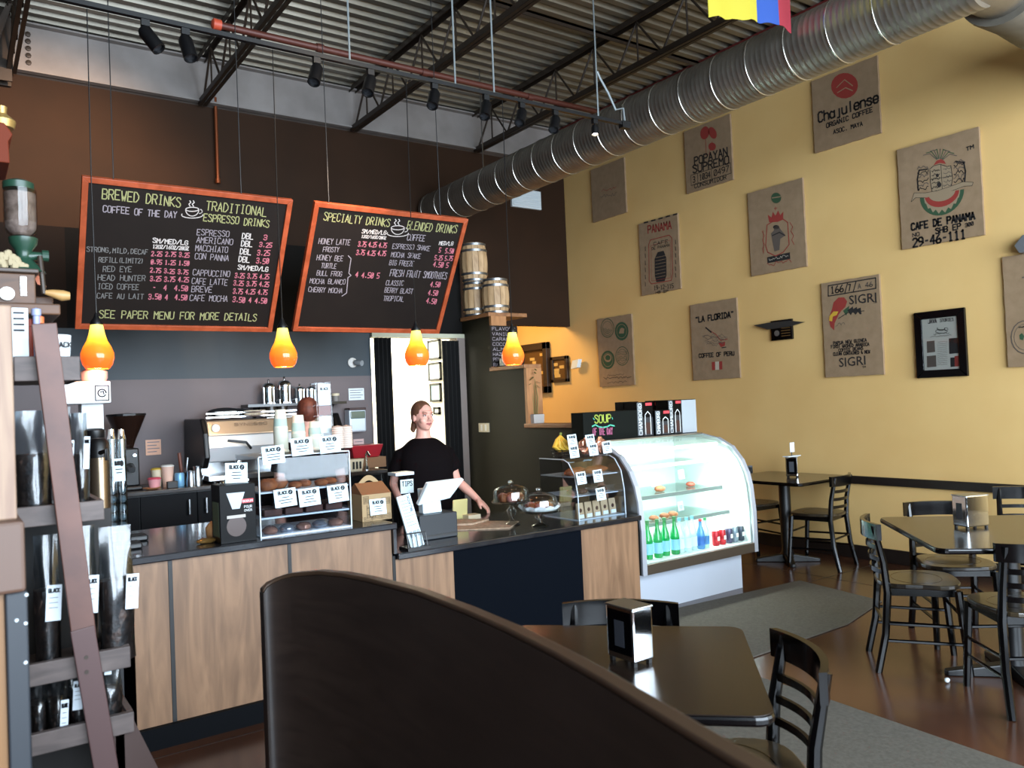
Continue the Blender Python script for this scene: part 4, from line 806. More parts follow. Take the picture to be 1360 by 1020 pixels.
t = thing('light_switch', 'white double switch plate on the olive stair wall', 'switch', (4.19, 6.43, 1.24)); a = at(636, 562, x=4.195); b = at(650, 574, x=4.195); MB().box(4.19, 4.1995, b.y, a.y, b.z, a.z).build('plate', cream, t, bevel=.002)
for f_ in (.3, .7): MB().box(4.186, 4.19, b.y+(a.y-b.y)*f_-.012, b.y+(a.y-b.y)*f_+.012, (a.z+b.z)/2-.03, (a.z+b.z)/2+.03).build('rocker', white, t)
# shelf with press pots
sh = thing('wall_shelf', 'thin black wall shelf holding glass press pots', 'shelf', (2.42, 6.7, 1.565)); MB().box(2.0, 2.86, 6.6, 6.799, 1.565, 1.588).build('board', blackwood, sh); 
for x in (2.1, 2.75): MB().prism([(x, 6.798, 1.565), (x, 6.64, 1.565), (x, 6.798, 1.45)], (.012, 0, 0)).build('bracket', blackwood, sh)
gl = glass('pot_glass', '#D5DDE0', gloss=.2)
for k, (px, h, r, lab) in enumerate(((357, .19, .052, 'large glass press pot, leftmost on the wall shelf'), (378, .21, .055, 'largest glass press pot, second on the wall shelf'), (398, .15, .042, 'small glass press pot, third on the wall shelf'), (413, .15, .042, 'small glass press pot, fourth on the wall shelf beside the flyer'))):
    x = at(px, 525, y=6.68).x; z = 1.588; t = thing('press_pot', lab, 'coffee pot', (x, 6.68, z), group='press pots on the wall shelf')
    MB().lathe([(r, 0), (r, h*.72), (r-.003, h*.72), (r-.003, .006), (r, 0)], (x, 6.68, z+.006), 18).build('glass_beaker', gl, t, smooth=True)
    MB().lathe([(r+.004, h*.7), (r+.004, h*.78), (r*.7, h*.9), (.008, h*.93), (.006, h*1.02), (.012, h*1.05), (0, h*1.1)], (x, 6.68, z), 18).build('lid', chrome, t, smooth=True)
    MB().lathe([(r+.002, 0), (r+.002, .01), (0, .01)], (x, 6.68, z), 18).build('base_ring', chrome, t)
    for a_ in (0, PI/2, PI, 1.5*PI): MB().tube([(x+(r+.003)*math.cos(a_+.5), 6.68+(r+.003)*math.sin(a_+.5), z), (x+(r+.003)*math.cos(a_+.5), 6.68+(r+.003)*math.sin(a_+.5), z+h*.72)], .003, 5).build('frame_strip', chrome, t)
    MB().tube([(x+r, 6.66, z+h*.66), (x+r+.035, 6.65, z+h*.6), (x+r+.035, 6.65, z+h*.2), (x+r, 6.66, z+h*.12)], .007, 6).build('handle', blacksat, t, smooth=True)
t = thing('shelf_jar', 'small jar with a pale lid at the right end of the wall shelf', 'jar', (2.8, 6.68, 1.588)); MB().lathe([(.03, 0), (.032, .05), (0, .05)], (2.79, 6.68, 1.588), 14).build('jar_body', mat('grey_jar', '#6E6A66', .4), t); MB().lathe([(.034, .05), (.034, .07), (0, .075)], (2.79, 6.68, 1.588), 14).build('lid', cream, t)
for k, (px, lab) in enumerate(((362, 'dark glass jar under the wall shelf, left one'), (377, 'dark glass jar under the wall shelf, right one'))):
    x = at(px, 548, y=6.62).x; tag(MB().lathe([(.045, 0), (.05, .06), (.045, .1), (.03, .11), (0, .11)], (x, 6.66, 1.475), 14).build('dark_jar', mat('jar_dark', '#2C2620', .3), None, smooth=True), lab, 'jar', 'dark jars on the machine')
for px in (366,): tag(MB().box(at(352, 555, y=6.6).x, at(386, 555, y=6.6).x, 6.55, 6.76, 1.47, 1.475).build('upper_tray', steel, None), 'steel tray carrying the dark jars behind the machine', 'tray')
# right end of the bar
x = at(490, 600, y=6.4).x
t = thing('red_bin', 'red plastic tub on the bar by the doorway', 'tub', (x, 6.55, bz)); MB().prism([(x-.12, 6.45, bz+.09), (x+.12, 6.45, bz+.09), (x+.15, 6.42, bz+.2), (x-.15, 6.42, bz+.2)], (0, .2, 0)).build('tub', redm, t, bevel=.006)
tag(MB().box(x-.13, x+.17, 6.42, 6.7, bz, bz+.09).build('cardboard_box', mat('kraft', '#8F6A4B', .8), None, bevel=.002), 'low brown cardboard box under the red tub on the bar', 'box'); bpy.data.objects.remove(bpy.data.objects['tub']) if False else None
x = at(470, 615, y=6.25).x; t = thing('sugar_basket', 'small pale basket at the right part of the bar', 'basket', (x, 6.25, bz)); MB().prism([(x-.05, 6.2, bz), (x+.05, 6.2, bz), (x+.065, 6.19, bz+.1), (x-.065, 6.19, bz+.1)], (0, .1, 0)).build('basket', cream, t, bevel=.003)
for dx_ in (-.03, 0, .03): MB().box(x+dx_-.008, x+dx_+.008, 6.185, 6.19, bz+.02, bz+.08).build('slot', blacksat, t)
x = at(486, 606, y=6.3).x; t = thing('bar_tap', 'small chrome tap on the right part of the bar', 'tap', (x, 6.3, bz)); MB().tube([(x, 6.3, bz), (x, 6.3, bz+.13), (x-.01, 6.25, bz+.15), (x-.015, 6.2, bz+.12)], .01, 8).build('spout', chrome, t, smooth=True); MB().lathe([(.022, 0), (.018, .03)], (x, 6.3, bz), 12).build('tap_base', chrome, t)

# ------------------------------------------------------------------ cards used on the cases
cardm = mat('card_blue_white', '#C8DCE4', .7)
def card(px, py, w, h, y, lab, txt='BLACK', rz=0, cat='card', rl=-.05, lines=3, m=None, stem=0):
    c = at(px, py, y=y); t = thing('price_card', lab, cat, (c.x, y, c.z-h/2), group='small shop cards')
    R = Matrix.Rotation(rl, 3, 'Y') @ Matrix.Rotation(-.12, 3, 'X'); MB().cbox(c, w, .002, h, R).build('card_sheet', m or cardm, t); g = MB()
    T = lambda u, v: c+R @ Vector((u*w/2, -.0015, v*h/2))
    up_ = R @ UPZ
    if stem: MB().tube([c+Vector((0, .003, -h*.3)), Vector((c.x, y+.003, stem))], .0025, 5).build('card_stem', steel, t)
    if txt: strokes(g, txt, T(-.62, .42), T(.2, .42), up_, h*.16, h*.045); polyline(g, [T(.5+.16*math.cos(a), .55+.2*math.sin(a)) for a in [i*PI/4 for i in range(9)]], h*.07, R @ Vector((0, -1, 0))); polyline(g, [T(.42, .6), T(.62, .48)], h*.06, R @ Vector((0, -1, 0)))
    for k in range(lines): random.seed(int(px)+k); L = .3+.35*random.random(); polyline(g, [T(-L, .05-.3*k), T(L, .05-.3*k)], h*.04, R @ Vector((0, -1, 0)))
    g.build('card_print', inkm, t)['kind'] = 'stuff'; return t
acr = glass('acrylic', '#EEF2F5', gloss=.02, fres=.3); crust = mat('pastry_crust', '#9A5A32', .7, kind='n', col2='#6E3A1E', scale=18, bump=.4); choc = mat('choc_cake', '#4A241A', .7, kind='n', col2='#341710', scale=14)
def blob(name, x, y, z, rx, ry, rz_, m, lab, group, sub=None, cat='pastry'):
    random.seed(int((x+y)*1000)); b = MB(); n = 14; nv = 8; vs = []
    b.ball((x, y, z+rz_*.8), rx, ry, rz_, n, nv)
    b.v = [p+Vector((random.uniform(-1, 1)*rx*.08, random.uniform(-1, 1)*ry*.08, random.uniform(-1, 1)*rz_*.1)) for p in b.v]; b.v = [Vector((p.x, p.y, max(p.z, z))) for p in b.v]
    o = b.build(name, m, None, smooth=True); return tag(o, lab, cat, group)

# acrylic pastry case 1
a0, a1, yf, yr = 1.275, 1.765, 4.07, 4.47; zt_ = 1.29
t = thing('acrylic_pastry_case', 'clear two-tier acrylic pastry case on the upper counter, cup stacks on top', 'display case', ((a0+a1)/2, 4.27, UZ))
for b in ((a0, a0+.005, yf, yr, UZ, zt_), (a1-.005, a1, yf, yr, UZ, zt_)): MB().box(*b).build('side_wall', acr, t)
MB().box(a0+.005, a1-.005, yf, yf+.004, UZ+.005, zt_-.01).build('front_door', acr, t); MB().box(a0, a1, yf, yr, zt_, zt_+.006).build('top_sheet', acr, t)
edge = mat('acrylic_edge', '#B9C6D0', .25); trayw = mat('tray_white', '#C9D2DC', .4)
for z in (UZ+.09, UZ+.22): MB().box(a0+.006, a1-.006, yf+.01, yr, z, z+.008).build('shelf', trayw, t)
m_ = MB()
for x in (a0, a1): m_.box(x-.003, x+.003, yf-.003, yf+.003, UZ, zt_)
m_.box(a0, a1, yf-.003, yf+.002, zt_, zt_+.006).build('edge_strip', edge, t); MB().box(a0, a1, yf, yr, UZ, UZ+.006).build('floor_sheet', trayw, t)
for k in range(6): blob('cookie', a0+.07+k*.072, 4.15+.05*(k % 2), UZ+.228, .036 if k > 1 else .05, .045, .02 if k > 1 else .035, crust, 'brown pastry on the upper tray of the acrylic case, place %s from the left' % ('one', 'two', 'three', 'four', 'five', 'six')[k], 'pastries in the left acrylic case')
for k in range(4): tag(MB().box(a0+.03+k*.11, a0+.125+k*.11, 4.1, 4.3, UZ+.0985, UZ+.135).build('brownie_slab', choc, None, bevel=.005), 'dark brown slab of cake on the lower tray, place %s from the left' % ('one', 'two', 'three', 'four')[k], 'cake', 'brown slabs in the left acrylic case')
foil = mat('silver_wrap', '#B9BEC8', .2, .8)
for k in range(5): blob('wrapped_bar', a0+.07+k*.09, 4.14, UZ+.0065, .04, .05, .022, foil if k % 2 else mat('copper_wrap', '#B98A7A', .25, .6), 'shiny wrapped snack on the bottom of the acrylic case, place %s from the left' % ('one', 'two', 'three', 'four', 'five')[k], 'wrapped snacks', cat='snack')
C1L = ('top left card clipped on the left acrylic case', 'top middle card clipped on the left acrylic case', 'top right card clipped on the left acrylic case', 'lower left card on the front of the left acrylic case', 'lower middle card on the front of the left acrylic case', 'lower right card on the front of the left acrylic case')
for (px, py), lab in zip(((363, 604), (401, 593), (438, 590), (379, 661), (411, 660), (449, 655)), C1L): card(px, py, .115, .092, yf-.012, lab)
card(314, 628, .11, .1, 4.1, 'white card standing above the black coffee maker box', rl=.05, stem=UZ+.286)
q = at(314, 660, y=4.13); 
# cup stacks
for k, (px, h, r, lab) in enumerate(((373, .235, .04, 'tallest cream paper cup stack on the acrylic case'), (396.5, .2, .04, 'middle cream paper cup stack on the acrylic case'), (418, .16, .038, 'shortest cream paper cup stack on the acrylic case'))):
    x = at(px, 580, y=4.36).x; t = thing('cup_stack', lab, 'cups', (x, 4.36, zt_+.006), group='paper cup stacks'); pr = [(r, 0), (r+.003, .006), (r, .012)]
    h0 = h-.1; n = int(h0/.012)
    for i in range(n): pr += [(r, .012+i*.012), (r-.002, .02+i*.012)]
    z1 = .012+n*.012; pr += [(r-.003, z1), (r*.74, h), (0, h)]
    MB().lathe(pr, (x, 4.36, zt_+.006), 20).build('cup_wall', mat('paper_cup', '#C9CDBE', .6), t, smooth=True); MB().lathe([(r*.93, h*.55), (r*.95, h*.55), (r*.86, h*.78), (r*.85, h*.78)], (x, 4.36, zt_+.0075), 20).build('printed_band', mat('cup_print', '#9FB8B0', .7), t, smooth=True)
x = at(427, 530, y=4.42).x; z = zt_+.006
t = thing('tall_clear_holder', 'tall clear holder with white cards standing behind the cup stacks', 'holder', (x, 4.42, z)); q1 = at(423, 508, y=4.42).z
MB().cbox((x+.008, 4.42, (z+q1)/2), .095, .05, q1-z, Matrix.Rotation(-.04, 3, 'Y')).build('clear_column', acr, t)
for zz0, zz1, mm in ((q1-.13, q1-.01, cardm), (q1-.19, q1-.135, mat('photo_mix', '#7A6A6C', .6)), (q1-.29, q1-.195, cardm)): MB().box(x-.032, x+.042, 4.388, 4.391, zz0, zz1).build('insert', mm, t)
m_ = MB(); strokes(m_, 'BLACK', (x-.02, 4.387, q1-.045), (x+.03, 4.387, q1-.045), UPZ, .014, .003); m_.build('insert_print', inkm, t)['kind'] = 'stuff'
for k, (px, lab) in enumerate(((449, 'stack of clear cup lids, left one on the acrylic case'), (461, 'stack of clear cup lids, right one on the acrylic case'))):
    x = at(px, 590, y=4.33).x; m_ = MB(); n = 11
    pr = []
    for i in range(n): pr += [(.03, .012*i), (.033, .012*i+.004)]
    tag(m_.lathe(pr+[(0, .012*n)], (x, 4.33, zt_+.006), 16).build('lid_stack', mat('lid_plastic', '#C9B9AE', .3), None, smooth=True), lab, 'lids', 'cup lid stacks')
# coffee maker box
bx0, bx1 = 1.07, 1.245; by0, by1 = 4.0+.04, 4.19; h = .285
t = thing('coffee_maker_box', 'black boxed pour-over coffee maker on the counter, carafe pictured', 'box', ((bx0+bx1)/2, (by0+by1)/2, UZ)); boxk = mat('glossy_black_card', '#050506', .4, spec=.12)
MB().box(bx0, bx1, by0, by1, UZ, UZ+h).build('carton', boxk, t, bevel=.002); yy = by0-.0012; g = MB(); cxm = (bx0+bx1)/2-.01
MB().add([(cxm-.045, yy, UZ+.245), (cxm+.045, yy, UZ+.245), (cxm+.018, yy, UZ+.165), (cxm-.018, yy, UZ+.165)], [(0, 1, 2, 3)]).build('cone_picture', mat('print_white', '#AEB8C0', .4), t)
m_ = MB(); n = 20; m_.add([(cxm+.048*math.cos(2*PI*i/n), yy, UZ+.08+.05*math.sin(2*PI*i/n)) for i in range(n)], [tuple(range(n))]); m_.build('carafe_picture', mat('print_brown', '#3B2721', .3), t)
MB().box(cxm-.045, cxm+.045, yy-.001, yy, UZ+.12, UZ+.135).build('collar_picture', mat('print_grey2', '#A9A39C', .4), t)
MB().box(cxm+.03, bx1-.012, yy-.001, yy, UZ+.19, UZ+.21).build('red_tag', mat('tag_red', '#C8323C', .4), t); m_ = MB(); strokes(m_, 'BODUM', (cxm+.034, yy-.001, UZ+.195), (bx1-.016, yy-.001, UZ+.195), UPZ, .009, .0018); strokes(m_, 'POUR', (cxm+.04, yy, UZ+.165), (bx1-.02, yy, UZ+.165), UPZ, .012, .002); strokes(m_, 'OVER', (cxm+.04, yy, UZ+.148), (bx1-.02, yy, UZ+.148), UPZ, .01, .002); m_.build('box_lettering', mat('letter_white', '#E0E4E6', .5), t)['kind'] = 'stuff'
MB().box(bx0-.001, bx0, by0+.02, by1-.02, UZ+.03, UZ+.2).build('side_print', mat('print_green', '#3B4A33', .5), t)
t = thing('steel_tongs', 'steel tongs lying on the coffee maker box', 'tongs', (1.16, 4.11, UZ+h)); z = UZ+h
MB().tube([(1.1, 4.1, z+.008), (1.15, 4.12, z+.03), (1.235, 4.11, z+.012)], .006, 6).build('arm', chrome, t, smooth=True); MB().tube([(1.1, 4.13, z+.008), (1.16, 4.14, z+.02), (1.235, 4.14, z+.01)], .006, 6).build('arm', chrome, t, smooth=True)
x = at(287, 705, y=4.25).x; kraft = mat('kraft_paper', '#A87B4E', .7, kind='n', col2='#8C6238', scale=20, bump=.5)
blob('paper_bag', x, 4.26, UZ, .05, .05, .05, kraft, 'crumpled brown paper bag left of the coffee maker box', None, cat='bag'); blob('gold_wrapper', x-.07, 4.15, UZ, .05, .03, .015, mat('gold_foil', '#8A6A3A', .25, .7), 'gold wrapper lying on the counter beside the paper bag', None, cat='wrapper')
# gable carton
x0, x1, y0, y1 = 1.87, 2.05, 4.16, 4.36
t = thing('gable_carton', 'brown gable-top takeout carton with handle at the end of the upper counter', 'carton', ((x0+x1)/2, 4.26, UZ)); kb = mat('carton_kraft', '#9C835F', .75)
MB().box(x0, x1, y0, y1, UZ, UZ+.15).build('carton_body', kb, t, bevel=.002); ym = (y0+y1)/2
MB().add([(x0, y0, UZ+.15), (x1, y0, UZ+.15), (x1, y1, UZ+.15), (x0, y1, UZ+.15), (x0+.005, ym, UZ+.21), (x1-.005, ym, UZ+.21)], [(0, 1, 5, 4), (2, 3, 4, 5), (0, 4, 3), (1, 2, 5)]).build('gable_roof', mat('carton_flap', '#7A5233', .75), t)
m_ = MB(); n = 12; arc = [(x0+.02+(x1-x0-.04)*i/n, UZ+.2+.05*math.sin(PI*i/n)) for i in range(n+1)]; inn = [(x0+.05+(x1-x0-.1)*i/n, UZ+.2+.02*math.sin(PI*i/n)) for i in range(n+1)]
vs = [(a, ym-.003, b) for a, b in arc]+[(a, ym-.003, b) for a, b in inn]; vs += [(a, ym+.003, c_) for a, _, c_ in vs]; N = 2*(n+1); fs = []
for i in range(n): fs += [(i, i+1, n+2+i, n+1+i), (N+i+1, N+i, N+n+1+i, N+n+2+i), (i+1, i, N+i, N+i+1), (n+1+i, n+2+i, N+n+2+i, N+n+1+i)]
m_.add(vs, fs).build('handle', kb, t); g = MB(); random.seed(4)
for a, b, c_, d_ in ((x0+.01, .005, .05, .02), (x0+.065, .01, .05, .03), (x0+.12, .005, .05, .03), (x0+.12, .09, .05, .035), (x0+.01, .1, .03, .04)):
    for k in range(3): i_ = k*.006; polyline(g, [(a+i_, y0-.001, UZ+b+i_), (a+c_-i_, y0-.001, UZ+b+i_), (a+c_-i_, y0-.001, UZ+b+d_-i_), (a+i_, y0-.001, UZ+b+d_-i_), (a+i_, y0-.001, UZ+b+i_)], .0022, (0, -1, 0)) if d_-2*i_ > 0 else None
strokes(g, 'HOT', (x0+.03, y0, UZ+.02), (x0+.085, y0, UZ+.02), UPZ, .035, .004); strokes(g, 'HOT', (x0+.03, y0, UZ+.06), (x0+.085, y0, UZ+.06), UPZ, .03, .004)
g.build('carton_print', mat('carton_ink', '#5B4A36', .8), t)['kind'] = 'stuff'
card(502, 673, .1, .088, y0-.008, 'white card taped on the brown gable carton', rl=0)
# brochure holder
c = at(549, 690, y=4.06); t = thing('brochure_holder', 'tall white leaflet leaning in a small black wire stand by the till', 'leaflet', (c.x, 4.06, LZ)); R = Matrix.Rotation(.2, 3, 'Y') @ Matrix.Rotation(-.25, 3, 'X'); R = Matrix.Rotation(-.17, 3, 'Y') @ Matrix.Rotation(-.2, 3, 'X'); cc = Vector((c.x-.01, 4.08, LZ+.155))
MB().cbox(cc, .085, .012, .3, R).build('leaflet', cardm, t); g = MB(); T = lambda u, v: cc+R @ Vector((u*.0425, -.0068, v*.15))
for k in range(9): polyline(g, [T(-.7, .8-.12*k), T(.1+.3*(k % 3), .8-.12*k)], .0025, R @ Vector((0, -1, 0)))
for u in (-.6, 0, .5): polyline(g, [T(u, -.4), T(u+.25, -.4), T(u+.25, -.6), T(u, -.6), T(u, -.4)], .003, R @ Vector((0, -1, 0)))
strokes(g, 'BLACK', T(.7, .35), T(.7, .95), R @ Vector((-1, 0, 0)), .012, .003); g.build('leaflet_print', mat('print_ink_blue', '#5A6472', .8), t)['kind'] = 'stuff'; m_ = MB()
for u in (-.05, -.02, .01, .04, .07): m_.tube([(c.x+u, 4.03, LZ), (c.x+u-.005, 4.045, LZ+.09)], .003, 5)
m_.tube([(c.x-.055, 4.045, LZ+.09), (c.x+.07, 4.045, LZ+.09)], .004, 5).box(c.x-.06, c.x+.085, 4.02, 4.13, LZ, LZ+.012).build('wire_stand', blacksat, t)
# till: drawer box and tablet
t = thing('cash_drawer', 'grey-black receipt printer box under the white tablet', 'printer', (2.4, 4.36, LZ)); MB().box(2.27, 2.53, 4.24, 4.46, LZ, LZ+.15).build('housing', mat('till_grey', '#1B2026', .45), t, bevel=.006); MB().box(2.275, 2.525, 4.236, 4.24, LZ+.02, LZ+.03).build('slot', blacksat, t)
pw_ = mat('white_plastic', '#D6E6EE', .35); z = LZ+.1505
t = thing('till_tablet', 'white tablet till on a white stand, its back towards us', 'tablet', (2.4, 4.36, z)); p = [at(*q_, y=4.3) for q_ in ((555, 672), (562, 642), (610, 636), (598, 662))]
MB().prism([(2.33, 4.3, z), (2.46, 4.3, z), (2.455, 4.32, z+.15), (2.335, 4.32, z+.15)], (0, .06, 0)).build('stand', pw_, t, bevel=.006)
MB().prism([p[0], p[3]+Vector((0, 0, .0)), p[2]+Vector((0, -.06, .0)), p[1]+Vector((0, -.06, 0))], (0, .03, .012)).build('tablet_back', pw_, t, bevel=.006)
# tip jar, papers, yellow board
x = at(533, 640, y=4.55).x; t = thing('tip_jar', 'clear square tip jar with a white paper label behind the carton', 'jar', (x, 4.55, LZ)); tz = at(530, 628, y=4.5).z
MB().box(x-.05, x+.05, 4.52, 4.6, LZ, tz).build('glass_body', acr, t, bevel=.008); MB().box(x-.065, x+.065, 4.495, 4.605, tz-.02, tz).build('rim', edge, t, bevel=.003); MB().box(x-.035, x+.055, 4.493, 4.497, tz-.13, tz-.045).build('paper_label', cardm, t); m_ = MB(); strokes(m_, 'TIPS', (x-.025, 4.492, tz-.085), (x+.045, 4.492, tz-.085), UPZ, .028, .005); m_.build('label_writing', inkm, t)['kind'] = 'stuff'
news = mat('newspaper', '#B0977F', .8, kind='n', col2='#8F7964', scale=40); pz = LZ+.001
tag(MB().prism([(2.62, 4.42, pz), (2.9, 4.22, pz), (3.1, 4.4, pz), (2.88, 4.72, pz), (2.66, 4.7, pz)], (0, 0, .006)).build('newspaper', news, None), 'tan printed paper spread on the lower counter beside the till', 'paper'); tag(MB().prism([(2.64, 4.6, pz+.0065), (2.8, 4.5, pz+.0065), (2.98, 4.58, pz+.0065), (2.8, 4.78, pz+.0065)], (0, 0, .012)).build('folded_paper', news, None), 'folded tan paper on top of the spread one by the till', 'paper')
x = at(611, 680, y=4.84).x; t = tag(MB().cbox((x, 4.84, LZ+.07), .12, .015, .14, Matrix.Rotation(.1, 3, 'X')).build('yellow_board', mat('pale_yellow', '#C9C185', .6), None, bevel=.01), 'pale yellow board standing at the back of the lower counter', 'board')
tag(MB().box(2.93, 3.03, 4.76, 4.84, LZ, LZ+.03).build('note_block', cream, None), 'small cream block of notes lying at the back of the lower counter', 'notes')
# cake stands
cg = glass('cut_glass', '#E6EAE8', gloss=.12)
def cakestand(px, ped, yy, z1, R, lab, dome, items):
    x = at(px, 690, y=yy).x; t = thing('cake_stand', lab, 'cake stand', (x, yy, LZ), group='glass cake stands'); h = z1-LZ
    MB().lathe([(.055, 0), (.05, .008), (.02, .02), (.012, .04), (.03, h*.5), (.034, h*.62), (.012, h*.8), (.02, h-.01), (R, h-.006), (R+.006, h+.008), (R-.004, h), (0, h)], (x, yy, LZ), 24).build('pedestal_plate', cg, t, smooth=True)
    n = 10; pr = [(R*.93, h+.003), (R*.93, h+dome*.55)]+[(R*.93*math.cos(i/6*PI/2), h+dome*.55+dome*.42*math.sin(i/6*PI/2)) for i in range(1, 6)]+[(.008, h+dome)]
    MB().lathe(pr, (x, yy, LZ), 28).build('glass_dome', cg, t, smooth=True); MB().ball((x, yy, LZ+h+dome+.012), .018, .018, .014).build('dome_knob', cg, t, smooth=True)
    for k in range(items): a = 2*PI*k/items; blob('muffin', x+.06*math.cos(a), yy+.06*math.sin(a), LZ+h+.004, .036, .036, .028, crust if k % 2 else mat('pink_icing', '#A9706A', .5), '%s pastry under the %s glass dome, %s' % ('brown' if k % 2 else 'pink iced', 'left' if px < 700 else 'right', ('at the right', 'back right', 'back left', 'at the left', 'front left', 'front right')[k]), 'pastries under glass domes')
cakestand(680, 0, 4.34, .868, .125, 'taller glass cake stand with dome, left one on the lower counter', .115, 6)
cakestand(717, 0, 4.16, .812, .128, 'glass cake stand with dome and lace paper, right one by the acrylic case', .125, 6)
x = at(717, 690, y=4.16).x; m_ = MB(); n = 26; vs = []
for k in range(n):
    a = 2*PI*k/n
    for r, z in ((.11, .8215), (.137, .845+.01*(k % 2)), (.11, .8185), (.14, .842+.01*(k % 2))): vs.append((x+r*math.cos(a), 4.16+r*math.sin(a), z))
fs = []
for k in range(n): a, b = k*4, (k+1) % n*4; fs += [(a, b, b+1, a+1), (a+2, a+3, b+3, b+2)]
tag(m_.add(vs, fs).build('lace_doily', paper, None), 'white scalloped paper doily under the right cake dome', 'doily')

# acrylic case 2 with bakery goods
c0, c1, yf, yr, zt2 = 3.385, 3.80, 4.11, 4.52, 1.115
t = thing('acrylic_bakery_case', 'clear slanted acrylic bakery case with croissants beside the glass counter', 'display case', ((c0+c1)/2, 4.3, LZ))
sd = [(yf, LZ), (yf+.005, LZ+.17), (yf+.03, LZ+.3), (yf+.09, zt2-.02), (yf+.14, zt2), (yr, zt2), (yr, LZ)]
for x in (c0, c1-.005): MB().prism([(x, a, b) for a, b in sd], (.005, 0, 0)).build('side_wall', acr, t)
for (a, b), (c_, d_) in zip(sd[:4], sd[1:5]): MB().prism([(c0+.005, a, b), (c1-.005, a, b), (c1-.005, c_, d_), (c0+.005, c_, d_)], (0, .003, 0)).build('front_pane', acr, t)
MB().box(c0, c1, yf+.14, yr, zt2, zt2+.006).build('top_sheet', acr, t); MB().box(c0, c1, yf+.01, yr, LZ, LZ+.006).build('floor_sheet', edge, t)
for z in (LZ+.15, LZ+.28): MB().box(c0+.006, c1-.006, yf+.06, yr, z, z+.006).build('shelf', trayw, t)
m_ = MB()
for a, b in zip(sd[:5], sd[1:6]):
    for x in (c0, c1): m_.tube([(x, a[0], a[1]), (x, b[0], b[1])], .004, 5)
m_.build('edge_strip', edge, t); bronze = mat('bronze_pastry', '#A55B2E', .5, kind='n', col2='#7A3A18', scale=16, bump=.3)
def croissant(x, y, z, s, lab):
    m_ = MB(); P_ = [(x+s*(i/8-.5)*2, y-s*.35*math.sin(PI*i/8)*-1, z+s*.3) for i in range(9)]; m_.tube(P_, [s*(.08+.32*math.sin(PI*i/8))*(1+.12*(i % 2)) for i in range(9)], 10); m_.v = [Vector((p.x, p.y, max(p.z, z))) for p in m_.v]; tag(m_.build('croissant', bronze, None, smooth=True), lab, 'pastry', 'croissants in the bakery case')
for k in range(4): croissant(c0+.07+k*.09, yf+.13+.03*(k % 2), LZ+.287, .072, 'golden croissant on the top shelf of the bakery case, place %s from the left' % ('one', 'two', 'three', 'four')[k])
for k in range(4): blob('scone', c0+.06+k*.09, yf+.14, LZ+.157, .036, .04, .022, choc if k % 2 else mat('grey_scone', '#4A423F', .7), 'dark scone on the middle shelf of the bakery case, place %s from the left' % ('one', 'two', 'three', 'four')[k], 'scones in the bakery case')
kr = mat('kraft_pouch', '#B59B7A', .7)
for k in range(5):
    x = c0+.045+k*.079; z = LZ+.0065; y = yf+.05+.008*k; o = ('one', 'two', 'three', 'four', 'five')[k]; tp = thing('snack_pouch', 'small kraft pouch with white label on the bakery case floor, %s from left' % o, 'pouch', (x, y, z), group='kraft snack pouches')
    MB().add([(x-.03, y-.018, z), (x+.03, y-.018, z), (x+.03, y+.018, z), (x-.03, y+.018, z), (x-.03, y-.003, z+.105), (x+.03, y-.003, z+.105), (x+.03, y+.003, z+.105), (x-.03, y+.003, z+.105)], [(0, 3, 2, 1), (4, 5, 6, 7), (0, 1, 5, 4), (1, 2, 6, 5), (2, 3, 7, 6), (3, 0, 4, 7)]).build('pouch_body', kr, tp, bevel=.003)
    MB().box(x-.022, x+.022, y-.0205, y-.0175, z+.004, z+.028).build('white_label', paper, tp); MB().ball((x, y-.012, z+.055), .012, .003, .014).build('oval_window', choc, tp, smooth=True)
for (px, py, yy, lab) in ((760, 585, 4.3, 'back left card standing on the bakery case roof'), (762.5, 600, 4.2, 'front left card on the bakery case roof'), (784, 585, 4.3, 'back middle card on the bakery case roof'), (788, 597, 4.2, 'front middle card on the bakery case roof'), (806, 594, 4.2, 'right-hand card on the bakery case roof'), (772, 635, 4.1, 'left card on the middle of the bakery case front'), (794, 632, 4.1, 'right card on the middle of the bakery case front'), (798, 656, 4.08, 'single lower card on the bakery case front above the pouches')): card(px, py, .08, .082, yy, lab, stem=(zt2+.006 if yy > 4.15 else 0))
ban = mat('banana_yellow', '#D9B23E', .5); t = thing('banana_bunch', 'bunch of yellow bananas on the bakery case', 'bananas', (3.44, 4.42, zt2+.07)); z = zt2+.06
bx = at(747, 575, y=4.42).x; bsk = thing('wire_basket', 'small dark wire basket holding the bananas', 'basket', (bx, 4.42, zt2+.006))
for k in range(3): MB().lathe([(.07+.006*k, 0), (.073+.006*k, .003), (.07+.006*k, .006), (.067+.006*k, .003), (.07+.006*k, 0)], (bx, 4.42, zt2+.006+k*.022), 20).build('wire_ring', blacksat, bsk)
for k in range(8): a = 2*PI*k/8; MB().tube([(bx+.07*math.cos(a), 4.42+.07*math.sin(a), zt2+.006), (bx+.084*math.cos(a), 4.42+.084*math.sin(a), zt2+.058)], .0025, 4).build('wire_upright', blacksat, bsk)
top = Vector((bx-.02, 4.42, zt2+.155))
for k in range(4):
    d = -.05+.035*k; P_ = [top, top+Vector((d*.3-.015, -.01*k, -.03)), top+Vector((d-.005, -.012*k, -.075)), top+Vector((d+.035, -.012*k, -.1)), top+Vector((d+.08, -.01*k, -.105))]; MB().tube(P_, [.006, .014, .019, .017, .006], 8).build('banana', ban, t, smooth=True)
MB().tube([top, top+Vector((.005, 0, .02))], .009, 6).build('stem', mat('stem_green', '#6F7A2E', .6), t)
